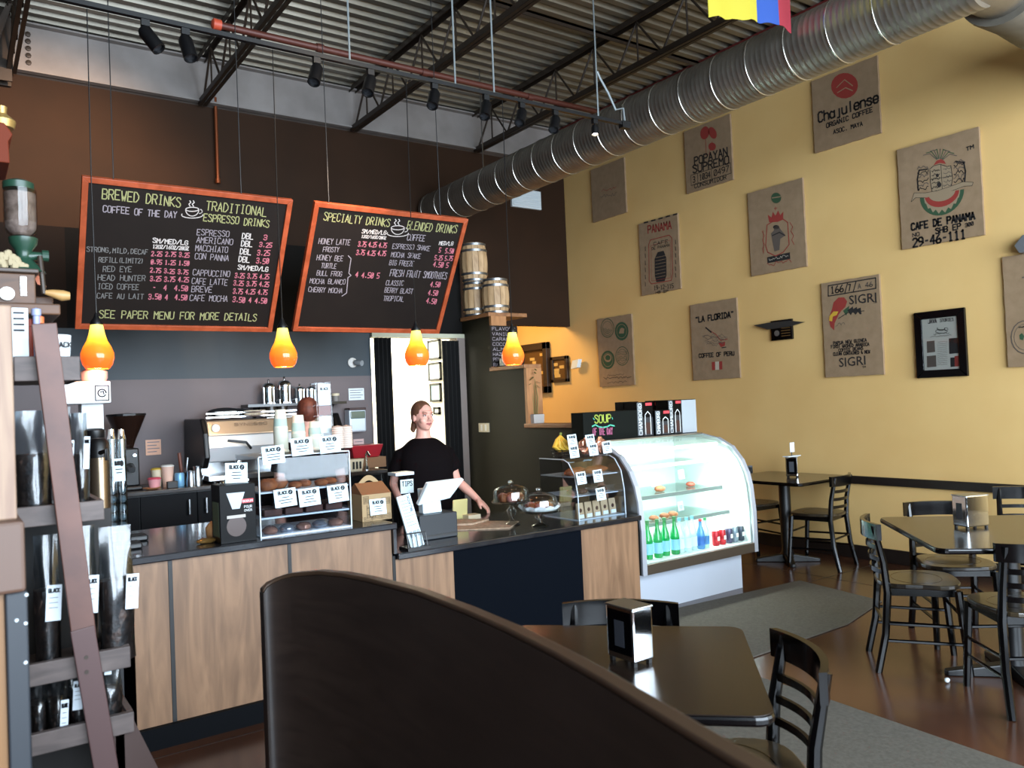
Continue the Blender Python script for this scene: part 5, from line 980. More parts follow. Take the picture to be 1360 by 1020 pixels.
for k, (px, py) in enumerate(((776, 577), (797, 577))): q = at(px, py, y=4.4); m_ = MB(); m_.ball((q.x, 4.4, zt2+.065), .05, .025, .06, 10, 7); random.seed(k); m_.v = [p+Vector((random.uniform(-.01, .01), random.uniform(-.006, .006), random.uniform(-.01, .01))) for p in m_.v]; m_.v = [Vector((p.x, p.y, max(p.z, zt2+.0065))) for p in m_.v]; tag(m_.build('snack_bag', mat('rose_foil', '#C98E76', .2, .7), None), 'crumpled rose-gold snack bag on the bakery case, %s one' % ('left', 'right')[k], 'bag', 'foil snack bags')

# ------------------------------------------------------------------ refrigerated display case
X0, X1 = 3.845, 5.06; ss = mat('case_steel', '#8F8B86', .3, .9); wi = mat('case_white', '#C9D2D0', .4)
t = thing('glass_display_case', 'curved glass refrigerated display case, brightly lit, on a white plinth', 'display case', ((X0+X1)/2, 4.45, 0))
cv = [(4.015, .295), (4.015, .6), (4.035, .8), (4.06, .9), (4.11, 1.0), (4.2, 1.1), (4.34, 1.165), (4.52, 1.195), (4.85, 1.2)]
MB().box(3.9, 5.03, 4.15, 4.8, 0, .295).build('plinth', mat('plinth_grey_white', '#B4BCC8', .5), t)
inn = [(y+.028, z) for y, z in cv[:-3]]+[(4.345, 1.14), (4.5, 1.165), (4.82, 1.165), (4.82, .37), (4.045, .37)]
for x, w in ((X0, .022), (X1-.035, .035)):
    MB().prism([(x, y, z) for y, z in cv+[(4.85, .295)]], (w, 0, 0)).build('end_panel', ss if x < 4 else steel, t, bevel=.003)
    if x > 4: pass
for s_ in (X0-.002, X1-.037):
    strip = MB()
    for (a, b), (c_, d_) in zip(cv[:-1], cv[1:]): strip.add([(s_, a-.006, b), (s_+.04, a-.006, b), (s_+.04, c_-.006, d_+.004), (s_, c_-.006, d_+.004), (s_, a+.01, b), (s_+.04, a+.01, b), (s_+.04, c_+.01, d_), (s_, c_+.01, d_)], [(0, 1, 2, 3), (4, 7, 6, 5), (0, 3, 7, 4), (1, 5, 6, 2)])
    strip.build('edge_trim', mat('satin_trim', '#B9C0CC', .45, .5), t)
g = MB()
for (a, b), (c_, d_) in zip([(4.015, .37)]+cv[1:7], cv[1:8]): g.add([(X0+.03, a, b), (X1-.04, a, b), (X1-.04, c_, d_), (X0+.03, c_, d_)], [(0, 1, 2, 3)])
g.build('curved_glass', glass('case_glass', '#F4FAF8', gloss=.03), t, smooth=True)
MB().box(X0+.02, X1-.035, 4.01, 4.84, .295, .365).build('bottom_deck', mat('bottom_steel', '#6F665C', .35, .8), t, bevel=.003); MB().box(X0+.02, X1-.035, 4.04, 4.8, .365, .37).build('deck_liner', wi, t)
MB().box(X0+.02, X1-.035, 4.48, 4.86, 1.195, 1.205).build('top_panel', ss, t); MB().box(X0+.02, X1-.035, 4.8, 4.84, .37, 1.195).build('rear_door', wi, t)
for xx in (X0+.022, X1-.04): MB().prism([(xx, y, z) for y, z in inn], (.004, 0, 0)).build('inner_cheek', wi, t)
for z, y0_, nm in ((.585, 4.24, 'shelf'), (.775, 4.3, 'shelf'), (.985, 4.42, 'shelf')):
    MB().box(X0+.03, X1-.045, y0_, 4.78, z, z+.006).build('shelf', glass('shelf_glass', '#EAF6F2', gloss=.12), t); MB().box(X0+.03, X1-.045, y0_-.008, y0_, z-.016, z+.012).build('shelf_edge', mat('shelf_rail', '#6E7A76', .5), t)
MB().tube([(X0+.06, 4.3, 1.12), (X1-.08, 4.3, 1.12)], .012, 10).build('lamp_tube', mat('case_lamp', '#FFFFFF', .5, emit=7, ecol='#F4FFFA'), t)
MB().tube([(X0+.06, 4.5, .97), (X1-.08, 4.5, .97)], .008, 8).build('lamp_tube', mat('case_lamp', '#FFFFFF'), t)
area('case_light', ((X0+X1)/2, 4.33, 1.1), ((X0+X1)/2, 4.5, .3), 1.1, .1, 22, (.93, 1, .97))
area('case_light_low', ((X0+X1)/2, 4.3, .57), ((X0+X1)/2, 4.3, 0), 1.1, .1, 9, (.93, 1, .97))
area('case_light_mid', ((X0+X1)/2, 4.4, .76), ((X0+X1)/2, 4.6, 0), 1.1, .1, 4, (.93, 1, .97))
def bottle(px, kind, lab, i):
    x = at(px, 745, y=4.12).x; z = .3705; y = 4.13+(.012 if i % 2 else 0)
    K = dict(green=('#0E9A4E', '#7FB5C8', '#1B6B3A', .27, .034), clear=('#C9E4E6', '#BFD6DE', '#5FA8C0', .25, .031), blue=('#4F8FC8', '#2F62A8', '#B8323C', .22, .03), clearg=('#BFE2CC', '#3F74A8', '#2A8A50', .22, .03))[kind]; h, r = K[3], K[4]
    t = thing('drink_bottle', lab, 'bottle', (x, y, z), group='drink bottles in the display case')
    bm_ = mat('bottle_'+kind, K[0], .08, spec=.7, emit=0); bm_.node_tree.nodes['Principled BSDF'].inputs['Transmission Weight'].default_value = .45
    MB().lathe([(r*.9, 0), (r, .008), (r, h*.46), (r*.85, h*.58), (r*.42, h*.76), (r*.36, h*.92), (r*.36, h*.94), (0, h*.94)], (x, y, z), 16).build('bottle_glass', bm_, t, smooth=True)
    MB().lathe([(r+.0012, h*.12), (r+.0012, h*.4)], (x, y, z), 16).build('bottle_label', mat('label_'+kind, K[1], .5), t, smooth=True); MB().lathe([(r*.42, h*.92), (r*.42, h), (0, h)], (x, y, z), 12).build('cap', mat('cap_'+kind, K[2], .5), t)
bl = [(853, 'green'), (864.5, 'green'), (876, 'green'), (887.5, 'green'), (899, 'green'), (907.5, 'clear'), (915.5, 'clear'), (924.5, 'clear'), (933.5, 'blue'), (941.5, 'clearg')]
od = ('first', 'second', 'third', 'fourth', 'fifth')
for i, (px, k) in enumerate(bl):
    lab = {'green': 'green mineral water bottle in the lit case, %s green one from the left' % od[min(i, 4)], 'clear': 'clear water bottle in the lit case, %s clear one from the left' % od[max(0, min(i-5, 4))], 'blue': 'small blue bottle with a red cap in the lit case', 'clearg': 'small bottle with a blue label and green cap in the lit case'}[k]; bottle(px, k, lab, i)
for i, (px, c_, lab) in enumerate(((951, '#B8202C', 'left red soda can'), (959.5, '#C0242E', 'right red soda can'), (968.5, '#4A4660', 'dark purple can beside the red cans'), (976, '#7F8C98', 'silver can after the dark one'), (984, '#39414E', 'dark slate can near the right end'), (991, '#9AA6B0', 'silver can, last at the right'))):
    x = at(px, 725, y=4.13).x; t = thing('soda_can', lab+' on the floor of the lit case', 'can', (x, 4.13, .3705), group='soda cans in the display case'); MB().lathe([(.022, 0), (.029, .008), (.029, .1), (.024, .112), (0, .11)], (x, 4.13, .3705), 16).build('can_body', mat('can_%d' % i, c_, .3, .4), t, smooth=True); MB().lathe([(.025, .111), (.025, .1145), (0, .113)], (x, 4.13, .3705), 14).build('can_top', steel, t); MB().box(x-.012, x+.012, 4.099, 4.101, .41, .44).build('can_print', white, t)
for i, (px, py, yy, z, rx, m, lab) in enumerate(((843, 653, 4.45, .781, .03, choc, 'dark pastry at the left of the upper case shelf'), (876, 645, 4.45, .781, .045, crust, 'flat brown pastry on the upper case shelf'), (917, 640, 4.5, .781, .035, mat('red_tart', '#9A4230', .6), 'reddish tart on the upper case shelf'), (868, 676, 4.35, .591, .035, crust, 'small loaf at the left end of the lower case shelf'), (882, 673, 4.36, .591, .04, crust, 'brown loaf in the middle of the lower case shelf'), (893, 670, 4.37, .591, .04, crust, 'large brown loaf by the card on the lower case shelf'))):
    x = at(px, py, y=yy).x; blob('case_pastry', x, yy, z, rx, .04, rx*.55, m, lab, 'pastries in the display case')
x = at(838, 645, y=4.3).x; blob('lime_bag', x+.01, 4.42, .992, .05, .04, .05, mat('lime_green', '#8FB04A', .5), 'lime green packet at the upper left inside the lit case', None, cat='packet')
for i, (px, py, yy, lab) in enumerate(((868, 640, 4.32, 'faint card on the left of the upper shelf in the lit case'), (905, 630, 4.36, 'faint card in the middle of the upper shelf in the lit case'), (957, 625, 4.3, 'card at the right of the upper shelf in the lit case'), (904, 672, 4.26, 'blue-white card beside the loaves in the lit case'))): card(px, py, .06, .07, yy, lab, txt='')
# soup board and press boxes on the case
z = 1.2055; a = at(775, 570, y=4.56).x; b = at(847, 570, y=4.56).x; zt3 = at(800, 547, y=4.56).z
t = thing('soup_board', 'black chalkboard box reading Soup on top of the display case', 'sign', ((a+b)/2, 4.62, z)); MB().box(a, b, 4.56, 4.7, z, zt3).build('board_box', mat('board_black', '#0C100E', .6, spec=.1), t, bevel=.002); P3 = lambda x, y: at(740+x/6.8, 520+y/6.8, y=4.559)
g = MB(); strokes(g, 'SOUP', P3(340, 285), P3(485, 275), UPZ, (P3(340, 215)-P3(340, 285)).z, .009); g.build('soup_lettering', mat('chalk_lime', '#A5B44A', .8), t)['kind'] = 'stuff'
g = MB(); polyline(g, [P3(315, 315), P3(345, 300), P3(375, 318), P3(410, 325), P3(450, 318), P3(480, 302), P3(515, 310)], .01, (0, -1, 0)); polyline(g, [P3(325, 240), P3(335, 255)], .006, (0, -1, 0)); polyline(g, [P3(495, 235), P3(500, 250)], .006, (0, -1, 0)); g.build('teal_flourish', mat('chalk_teal', '#4FAE94', .8), t)['kind'] = 'stuff'
g = MB(); strokes(g, 'OF THE DAY', P3(325, 395), P3(500, 385), UPZ, .05, .007); g.build('pink_lettering', mat('chalk_mauve', '#A8587A', .8), t)['kind'] = 'stuff'
redt = mat('tag_red2', '#D0404A', .4)
def pressbox(x0, x1, y0, y1, h, lab, side=0):
    t = thing('press_pot_box', lab, 'box', ((x0+x1)/2, (y0+y1)/2, z), group='boxed press pots'); MB().box(x0, x1, y0, y1, z, z+h).build('carton', boxk, t, bevel=.002); w = x1-x0-side; yy = y0-.001
    MB().box(x0+.002, x0+w*.32, yy, y0, z+.01, z+h-.005).build('grey_panel', mat('box_grey', '#5F666C', .4), t); MB().box(x0+w*.55, x0+w*.95, yy-.0005, y0, z+h-.03, z+h-.008).build('red_tag', redt, t)
    MB().box(x0+w*.38, x0+w*.98, yy, y0, z+.005, z+h*.55).build('photo_ground', mat('box_slate', '#2A2D33', .4), t)
    m_ = MB(); cx = x0+w*.66; m_.box(cx-w*.13, cx+w*.13, yy-.0008, yy, z+.02, z+h*.4).build('pot_picture', mat('pot_brown', '#3A1F1A', .4), t); m_ = MB(); polyline(m_, [(cx-w*.17, yy, z+.015), (cx-w*.17, yy, z+h*.62), (cx, yy, z+h*.72), (cx+w*.17, yy, z+h*.62), (cx+w*.17, yy, z+.015)], .006, (0, -1, 0)); m_.build('pot_frame_picture', mat('letter_white', '#E0E4E6'), t)['kind'] = 'stuff'
    m_ = MB(); strokes(m_, 'CHAMBORD', (x0+w*.28, yy-.0006, z+.015), (x0+w*.28, yy-.0006, z+h-.012), (-1, 0, 0), w*.2, .0045); m_.build('box_lettering', mat('letter_white', '#E0E4E6'), t)['kind'] = 'stuff'
    if side: MB().box(x1-side, x1, yy, y0, z+.005, z+h-.005).build('silver_panel', mat('box_silver', '#A9B3BC', .35, .2), t)
zz = lambda py: at(880, py, y=4.56).z-z
XX = lambda px: at(px, 560, y=4.56).x
pressbox(XX(846.5), XX(867.5), 4.56, 4.7, .27, 'boxed press pot lettered Chambord, left of the front row on the case'); pressbox(XX(868), XX(888), 4.54, 4.68, .2, 'shorter boxed press pot lettered Chambord in the middle of the row'); pressbox(XX(888.5), XX(925), 4.56, 4.7, .275, 'boxed press pot lettered Chambord at the right, with a silver side', XX(925)-XX(906))
for px0, px1, lab in ((828, 848, 'black press pot box at the back left, behind the soup board'), (868, 888, 'black press pot box at the back middle, its top edge showing')):
    x0, x1 = at(px0, 540, y=4.74).x, at(px1, 540, y=4.74).x; t = thing('press_pot_box', lab, 'box', ((x0+x1)/2, 4.79, z), group='boxed press pots'); MB().box(x0, x1, 4.74, 4.84, z, z+.275).build('carton', boxk, t, bevel=.002); MB().box(x0+.015, x1-.012, 4.739, 4.74, z+.235, z+.26).build('red_tag', redt, t)
# potted twig on the lowest step
q = at(711, 558, x=4.27); t = thing('potted_twig', 'thin leafy twig in a small white pot on the lowest stair wall step', 'plant', (4.27, q.y, 1.3205)); MB().prism([(4.22, q.y-.05, 1.3205), (4.33, q.y-.05, 1.3205), (4.335, q.y-.055, 1.40), (4.215, q.y-.055, 1.40)], (0, .1, 0)).build('pot', mat('pot_white', '#B9B4B0', .6), t, bevel=.004); MB().box(4.225, 4.325, q.y-.045, q.y+.035, 1.395, 1.403).build('soil', choc, t)
for k in range(3): MB().tube([(4.26+.01*k, q.y-.01*k, 1.4), (4.255+.015*k, q.y-.015*k, 1.55), (4.26+.01*k, q.y+.01, 1.7+.03*k)], [.006, .005, .003], 6).build('stem', mat('twig', '#7A6A3A', .7), t)
random.seed(9)
for k in range(16): a = random.random()*6.28; p = Vector((4.265+.04*math.cos(a), q.y+.05*math.sin(a), 1.6+.014*k)); R = Matrix.Rotation(a, 3, 'Z') @ Matrix.Rotation(.5, 3, 'Y'); MB().ball(p, .022, .009, .002, 8, 5, R).build('leaf', mat('leaf_olive', '#5E5A2A', .6), t, smooth=True)
# ================================================================== FLOOR MATS, TABLES, CHAIRS
gm = mat('grey_mat', '#524E46', .95, kind='n', col2='#47433B', scale=60, bump=.4)
def floormat(pts, lab):
    t = MB().prism([(x, y, .001) for x, y in pts], (0, 0, .008)); tag(t.build('floor_mat', gm, None, bevel=.003), lab, 'mat')
floormat([(3.6, 3.02), (4.66, 3.02), (5.42, 3.2), (5.5, 3.97), (3.6, 4.0)][0:0] or [(3.3, 3.02), (4.69, 3.04), (5.36, 3.2), (5.5, 3.97), (4.2, 4.06), (3.3, 4.05)], 'grey carpet runner lying in front of the display case')
floormat([(3.49, 2.79), (2.2, 2.83), (2.2, .6), (3.36, .6), (3.42, 1.5), (3.485, 2.45)], 'grey carpet mat beside the near table at the bottom of the view')
seatm = mat('worn_seat', '#332A1C', .3, kind='wood', col2='#181310', scale=5, stretch=(3, 1, 1), coat=.4)

def rail_mb(w, h, d, y, z, bow, th=.016, n=10, taper=.0):
    """curved board across the back, w wide, bowed backwards"""
    m = MB(); vs = []
    for i in range(n+1):
        f = i/n*2-1; x = f*w/2; yy = y-bow*(1-f*f); hh = h*(1-taper*f*f)
        vs += [(x, yy-th/2, z-hh/2), (x, yy+th/2, z-hh/2), (x, yy+th/2, z+hh/2), (x, yy-th/2, z+hh/2)]
    fs = [(0, 1, 2, 3), (n*4+3, n*4+2, n*4+1, n*4)]
    for i in range(n): b = i*4; fs += [(b+k, b+4+k, b+4+(k+1) % 4, b+(k+1) % 4) for k in range(4)]
    return m.add(vs, fs)
def make_chair():
    t = thing('cafe_chair', 'x', 'chair', (0, 0, 0), group='black ladder-back café chairs')
    SH = .455
    for sx in (-1, 1):
        MB().tube([(sx*.185, -.235, 0), (sx*.178, -.19, .2), (sx*.172, -.17, .42), (sx*.168, -.182, .58), (sx*.168, -.222, .775)], [.019, .02, .021, .019, .016], 8).build('leg', blackwood, t, smooth=True, world=False)
        MB().tube([(sx*.178, .205, 0), (sx*.165, .17, SH-.02)], [.017, .021], 8).build('leg', blackwood, t, smooth=True, world=False)
        for z in (.16, .25): MB().tube([(sx*.174, .19, z), (sx*.18, -.19, z+.01)], .009, 6).build('stretcher', blackwood, t, world=False)
    MB().tube([(-.17, .185, .3), (.17, .185, .3)], .009, 6).build('stretcher', blackwood, t, world=False)
    MB().tube([(-.178, -.19, .26), (.178, -.19, .26)], .009, 6).build('stretcher', blackwood, t, world=False)
    rail_mb(.41, .085, 0, -.2, .745, .055, .022).build('crest_rail', blackwood, t, smooth=True, world=False)
    for z, y in ((.655, -.187), (.59, -.178), (.525, -.172)): rail_mb(.335, .024, 0, y, z, .05, .012).build('back_slat', blackwood, t, smooth=True, world=False)
    out = []
    for k in range(28):
        a = 2*PI*k/28; cx, cy = math.cos(a), math.sin(a); p = .62
        x = .205*abs(cx)**p*(1 if cx > 0 else -1); y = .205*abs(cy)**p*(1 if cy > 0 else -1); x *= (1.0 if y > 0 else .9); out.append((x, y, SH-.012))
    m = MB().prism(out, (0, 0, .024)); m.build('seat', seatm, t, bevel=.006, world=False)
    m2_ = MB()
    for r0, r1 in ((.145, .15),): m2_.lathe([(r0, .0118), (r0, .0128), (r1, .0128), (r1, .0118), (r0, .0118)], (0, 0, SH), 28, sq=.85)
    m2_.build('seat_groove', blackwood, t, world=False)
    MB().box(-.165, .165, -.16, -.14, SH-.05, SH-.012).box(-.165, .165, .14, .16, SH-.05, SH-.012).box(-.17, -.15, -.16, .16, SH-.05, SH-.012).box(.15, .17, -.16, .16, SH-.05, SH-.012).build('seat_frame', blackwood, t, world=False)
    return t
proto = make_chair()
chairs = [((6.13, 4.2), 0.2, 'black ladder-back chair at the wall table, near side beside the display case'),
 ((6.3, 5.02), PI-.1, 'black ladder-back chair at the wall table, half hidden behind the display case'),
 ((4.31, 2.37), math.atan2(-.62, -.78), 'black ladder-back chair side-on at the left corner of the right table'),
 ((4.88, 2.45), 2.36, 'black ladder-back chair behind the right table, its rail showing over the top'),
 ((4.16, 1.78), -.7, 'black ladder-back chair in front of the right table, seen from behind'),
 ((5.85, 2.42), 2.0, 'black ladder-back chair back at the far right edge by the yellow wall'),
 ((1.79, 1.55), .95, 'black ladder-back chair at the near table, close to the bottom of the view'),
 ((1.8, 2.01), 2.36, 'black ladder-back chair tucked behind the near table with the napkin holder')]
for i, ((x, y), rz, lab) in enumerate(chairs):
    if i == 0: proto.location = (x, y, 0); proto.rotation_euler = (0, 0, rz); proto['label'] = lab
    else: put(proto, (x, y, 0), rz, lab)

topm = mat('table_laminate', '#1E1611', .22, kind='n', col2='#19120E', scale=30, coat=.2)
def rrect(hx, hy, r, z, n=5):
    out = []
    for sx, sy, a0 in ((1, 1, 0), (-1, 1, PI/2), (-1, -1, PI), (1, -1, 1.5*PI)):
        for k in range(n+1): a = a0+PI/2*k/n; out.append((sx*(hx-r)+r*math.cos(a), sy*(hy-r)+r*math.sin(a), z))
    return out
def table(lab, x, y, hx, hy, rz, basearm=.3, rb=0, r=.05):
    t = thing('cafe_table', lab, 'table', (x, y, 0), rz, group='black café tables')
    MB().prism(rrect(hx, hy, r, .722), (0, 0, .026)).build('table_edge', blackwood, t, bevel=.008, world=False)
    MB().prism(rrect(hx-.004, hy-.004, r, .7475), (0, 0, .003)).build('table_top', topm, t, world=False)
    MB().lathe([(.1, .7), (.1, .722), (.05, .7), (.048, .1), (.06, .06), (.06, .035), (.0, .035)], (0, 0, 0), 20).build('column', blacksat, t, smooth=True, world=False)
    for k in range(4):
        a = k*PI/2+rb; R = Matrix.Rotation(a, 3, 'Z'); m_ = MB(); c = [R @ Vector(p) for p in ((.03, -.035, .0), (.03, .035, .0), (basearm, .025, 0), (basearm+.01, 0, 0), (basearm, -.025, 0))]
        vs = c+[Vector((p.x, p.y, .07 if i_ < 2 else .028)) for i_, p in enumerate(c)]
        m_.add(vs, [(4, 3, 2, 1, 0), (5, 6, 7, 8, 9)]+[(i_, (i_+1) % 5, (i_+1) % 5+5, i_+5) for i_ in range(5)]); m_.build('base_arm', blacksat, t, bevel=.006, world=False)
table('black café table against the yellow wall, behind the display case', 6.08, 4.5, .39, .44, 0, .27, PI/4)
table('large black café table at the right edge, corner towards us', 4.47, 1.96, .5, .5, PI/4, .33, 0)
table('black café table nearest to us in the centre, set cornerwise', 1.585, 1.76, .38, .38, PI/4, .28, 0)

def napkins(lab, x, y, z, rz, sx=.078, sy=.115, h=.165, pl='smoked_chrome'):
    t = thing('napkin_dispenser', lab, 'dispenser', (x, y, z), rz, group='chrome napkin dispensers')
    m_ = MB().box(-sx/2, sx/2, -sy/2, sy/2, .012, h); m_.build('case', chrome, t, bevel=.006, world=False)
    for s_ in (-1, 1):
        MB().box(s_*(sx/2)-.0015, s_*(sx/2)+.0015, -sy/2+.008, sy/2-.008, .03, h-.012).build('side_plate', mat(pl, '#22242A' if pl == 'smoked_chrome' else '#D8DADC', .12, .95), t, world=False)
        MB().box(s_*(sx/2)-.002 if s_ < 0 else s_*(sx/2)-.001, s_*(sx/2)+.003 if s_ > 0 else s_*(sx/2)+.001, -.02, .02, .05, h-.04).build('napkin', mat('napkin', '#2E3138', .5), t, world=False)
    MB().box(-sx/2-.002, sx/2+.002, -sy/2-.002, sy/2+.002, h-.004, h+.002).build('lid', steel, t, bevel=.002, world=False)
    for a, b in ((-1, -1), (1, -1), (1, 1), (-1, 1)): MB().box(a*(sx/2-.01)-.006, a*(sx/2-.01)+.006, b*(sy/2-.012)-.006, b*(sy/2-.012)+.006, 0, .014).build('foot', blacksat, t, world=False)
    return t
napkins('chrome napkin dispenser on the near centre table', 1.612, 1.75, .7505, 0)
napkins('chrome napkin dispenser on the right table, reflecting green', 4.43, 2.12, .7505, -.36, .14, .1, .175, 'bright_chrome')
napkins('chrome napkin dispenser with a menu clip on the wall table', 6.1, 4.42, .7505, .5, .1, .1, .18)
t = thing('menu_clip', 'small white card in a clip on top of the wall table napkin dispenser', 'card', (6.1, 4.42, .9335))
MB().box(-.09, .09, -.03, .03, 0, .006).build('tray', paper, t, world=False)
MB().tube([(0, 0, .005), (0, 0, .04)], .005, 6).build('post', blacksat, t, world=False); MB().cbox((.01, 0, .08), .06, .004, .085).build('card', paper, t, world=False)
q = at(1258, 907, z=0); tag(MB().ball((q.x, q.y, .014), .016, .012, .012).ball((q.x+.02, q.y+.006, .01), .01).build('napkin_scrap', paper, None, smooth=True), 'tiny crumpled white paper scrap on the floor under the right table', 'scrap')

# big curved chair back close to the camera
bp = mat('dark_walnut', '#2A201B', .4, kind='wood', col2='#231A16', scale=4, stretch=(1, 1, 6), coat=.15)

crv = []
for px, py, yy in ((347, 782, 2.26), (354, 774, 2.26), (365, 768, 2.25), (378, 763, 2.23), (393, 760, 2.2), (427, 757, 2.1), (460, 760, 2.0), (493, 766, 1.88), (560, 783, 1.64)):
    p = at(px, py, y=yy); crv.append((p.x, p.y, p.z))
crv += [(x, y, 1.1) for x, y in ((.87, 1.42), (.857, 1.252), (.834, 1.076), (.807, .926), (.779, .796), (.75, .66), (.72, .5), (.69, .3))]
t = thing('curved_bench', 'big dark bench with a smooth curved back panel filling the bottom of the view', 'bench', (.45, 1.1, 0))
def ribbon(pts, lo, hi, th):
    m = MB(); vs = []; n = len(pts)
    for i, p in enumerate(pts):
        a = Vector(pts[max(0, i-1)][:2]); b = Vector(pts[min(n-1, i+1)][:2]); d = (b-a).normalized(); s_ = Vector((-d.y, d.x))*th/2; z = p[2]; p = Vector(p[:2])
        for q_, zz in ((p-s_, lo(z)), (p+s_, lo(z)), (p+s_, hi(z)), (p-s_, hi(z))): vs.append((q_.x, q_.y, zz))
    fs = [(0, 1, 2, 3), (n*4-1, n*4-2, n*4-3, n*4-4)]
    for i in range(n-1): b_ = i*4; fs += [(b_+k, b_+4+k, b_+4+(k+1) % 4, b_+(k+1) % 4) for k in range(4)]
    return m.add(vs, fs)
ribbon(crv, lambda z: .38, lambda z: z-.011, .034).build('back_panel', bp, t, smooth=True)
ribbon(crv, lambda z: z-.011, lambda z: z, .03).build('top_edge', mat('walnut_edge', '#3A2A1E', .45), t, smooth=True, bevel=.004)
MB().prism([(x-.02, y, .4) for x, y, z in crv]+[(.3, .3, .4), (.26, 1.0, .4), (.36, 1.7, .4)], (0, 0, .05)).build('seat', bp, t)
for x, y in ((.33, .4), (.68, .45), (.55, 1.8), (.38, 1.6), (.83, 1.75)): MB().tube([(x, y, 0), (x, y, .4)], [.018, .024], 8).build('leg', blackwood, t)
# ================================================================== LEFT SIDE: SHELF OF COFFEE BAGS, HUTCH, GRINDER
SY = 2.2
greyw = mat('weathered_grey_wood', '#5A4E4A', .6, kind='wood', col2='#463C39', scale=7, stretch=(1, 2, 4)); redw = mat('red_brown_strap', '#5E3B30', .5, kind='n', col2='#4C2E26', scale=9); darkw = mat('dark_oak', '#5A3A22', .55, kind='wood', col2='#3E2615', scale=5, stretch=(1, 1, 4))
rk = thing('coffee_rack', 'tapered wooden rack holding bags of coffee, reddish strap leaning across it', 'rack', (.15, 2.3, 0))
lv = []
for (xa, xb, y0, y1) in ((18, 106, 473, 505), (10, 138, 664, 690), (20, 173, 858, 886), (40, 178, 945, 972)):
    a = at(xa, y0 + (0 if xa == 18 else 0), y=SY); b = at(xb, y0, y=SY); c = at(xb, y1, y=SY); zt_, zb_ = b.z, c.z; lv.append((a.x, b.x, zt_, zb_))
    MB().box(a.x, b.x, SY, SY+.018, zb_, zt_).build('lip_board', greyw, rk, bevel=.002); MB().box(a.x, b.x, SY+.018, SY+.26, zb_, zb_+.012).build('shelf_board', greyw, rk)
    MB().box(b.x-.014, b.x, SY+.018, SY+.26, zb_, zt_).build('end_board', greyw, rk)
MB().prism([at(*p, y=SY+.02) for p in ((140, 958), (173, 947), (215, 1030))]+[Vector((at(215, 1030, y=SY).x+.1, SY+.02, 0)), Vector((at(140, 958, y=SY).x, SY+.02, 0))], (0, .24, 0)).build('base_side', mat('rack_brown', '#3A2620', .5), rk)
p0, p1, p2 = at(58, 430, y=SY-.012), at(113, 860, y=SY-.012), at(143, 1035, y=SY-.012)
def slat(p, q, w, th, name, m, par):
    d = (q-p).normalized(); s_ = d.cross(Vector((0, 1, 0)))*w/2; MB().prism([p-s_, p+s_, q+s_, q-s_], (0, -th, 0)).build(name, m, par, bevel=.002)
slat(p0, p1, .052, .012, 'upper_strap', redw, rk); slat(p1-(p2-p1).normalized()*.05+Vector((0, -.004, 0)), p2, .052, .012, 'lower_strap', mat('purple_brown_strap', '#4B3331', .5), rk)
for dz in (.0, .035): MB().lathe([(.006, 0), (.005, .004)], p1+Vector((0, -.012, -.02-dz)), 8, axis=(0, -1, 0)).build('bolt', bsteel, rk)
MB().box(lv[2][0]-.02, lv[2][0]+.01, SY+.02, SY+.26, 0, lv[0][2]).build('side_post', greyw, rk); MB().box(lv[3][1]-.04, lv[3][1]-.02, SY+.02, SY+.26, 0, lv[3][3]).build('side_post', greyw, rk)
MB().box(lv[2][0], lv[3][1], SY+.262, SY+.275, 0, lv[1][3]).build('back_board', mat('rack_back', '#17120F', .7), rk)
beans = mat('coffee_beans', '#3A2820', .5, kind='n', col2='#150D0A', scale=60, bump=1); bagk = mat('black_film', '#0B0B0D', .18); film = glass('clear_film', '#C9D2D8', gloss=.07, rough=.2); lab_ = mat('white_label', '#C9D2DA', .6)
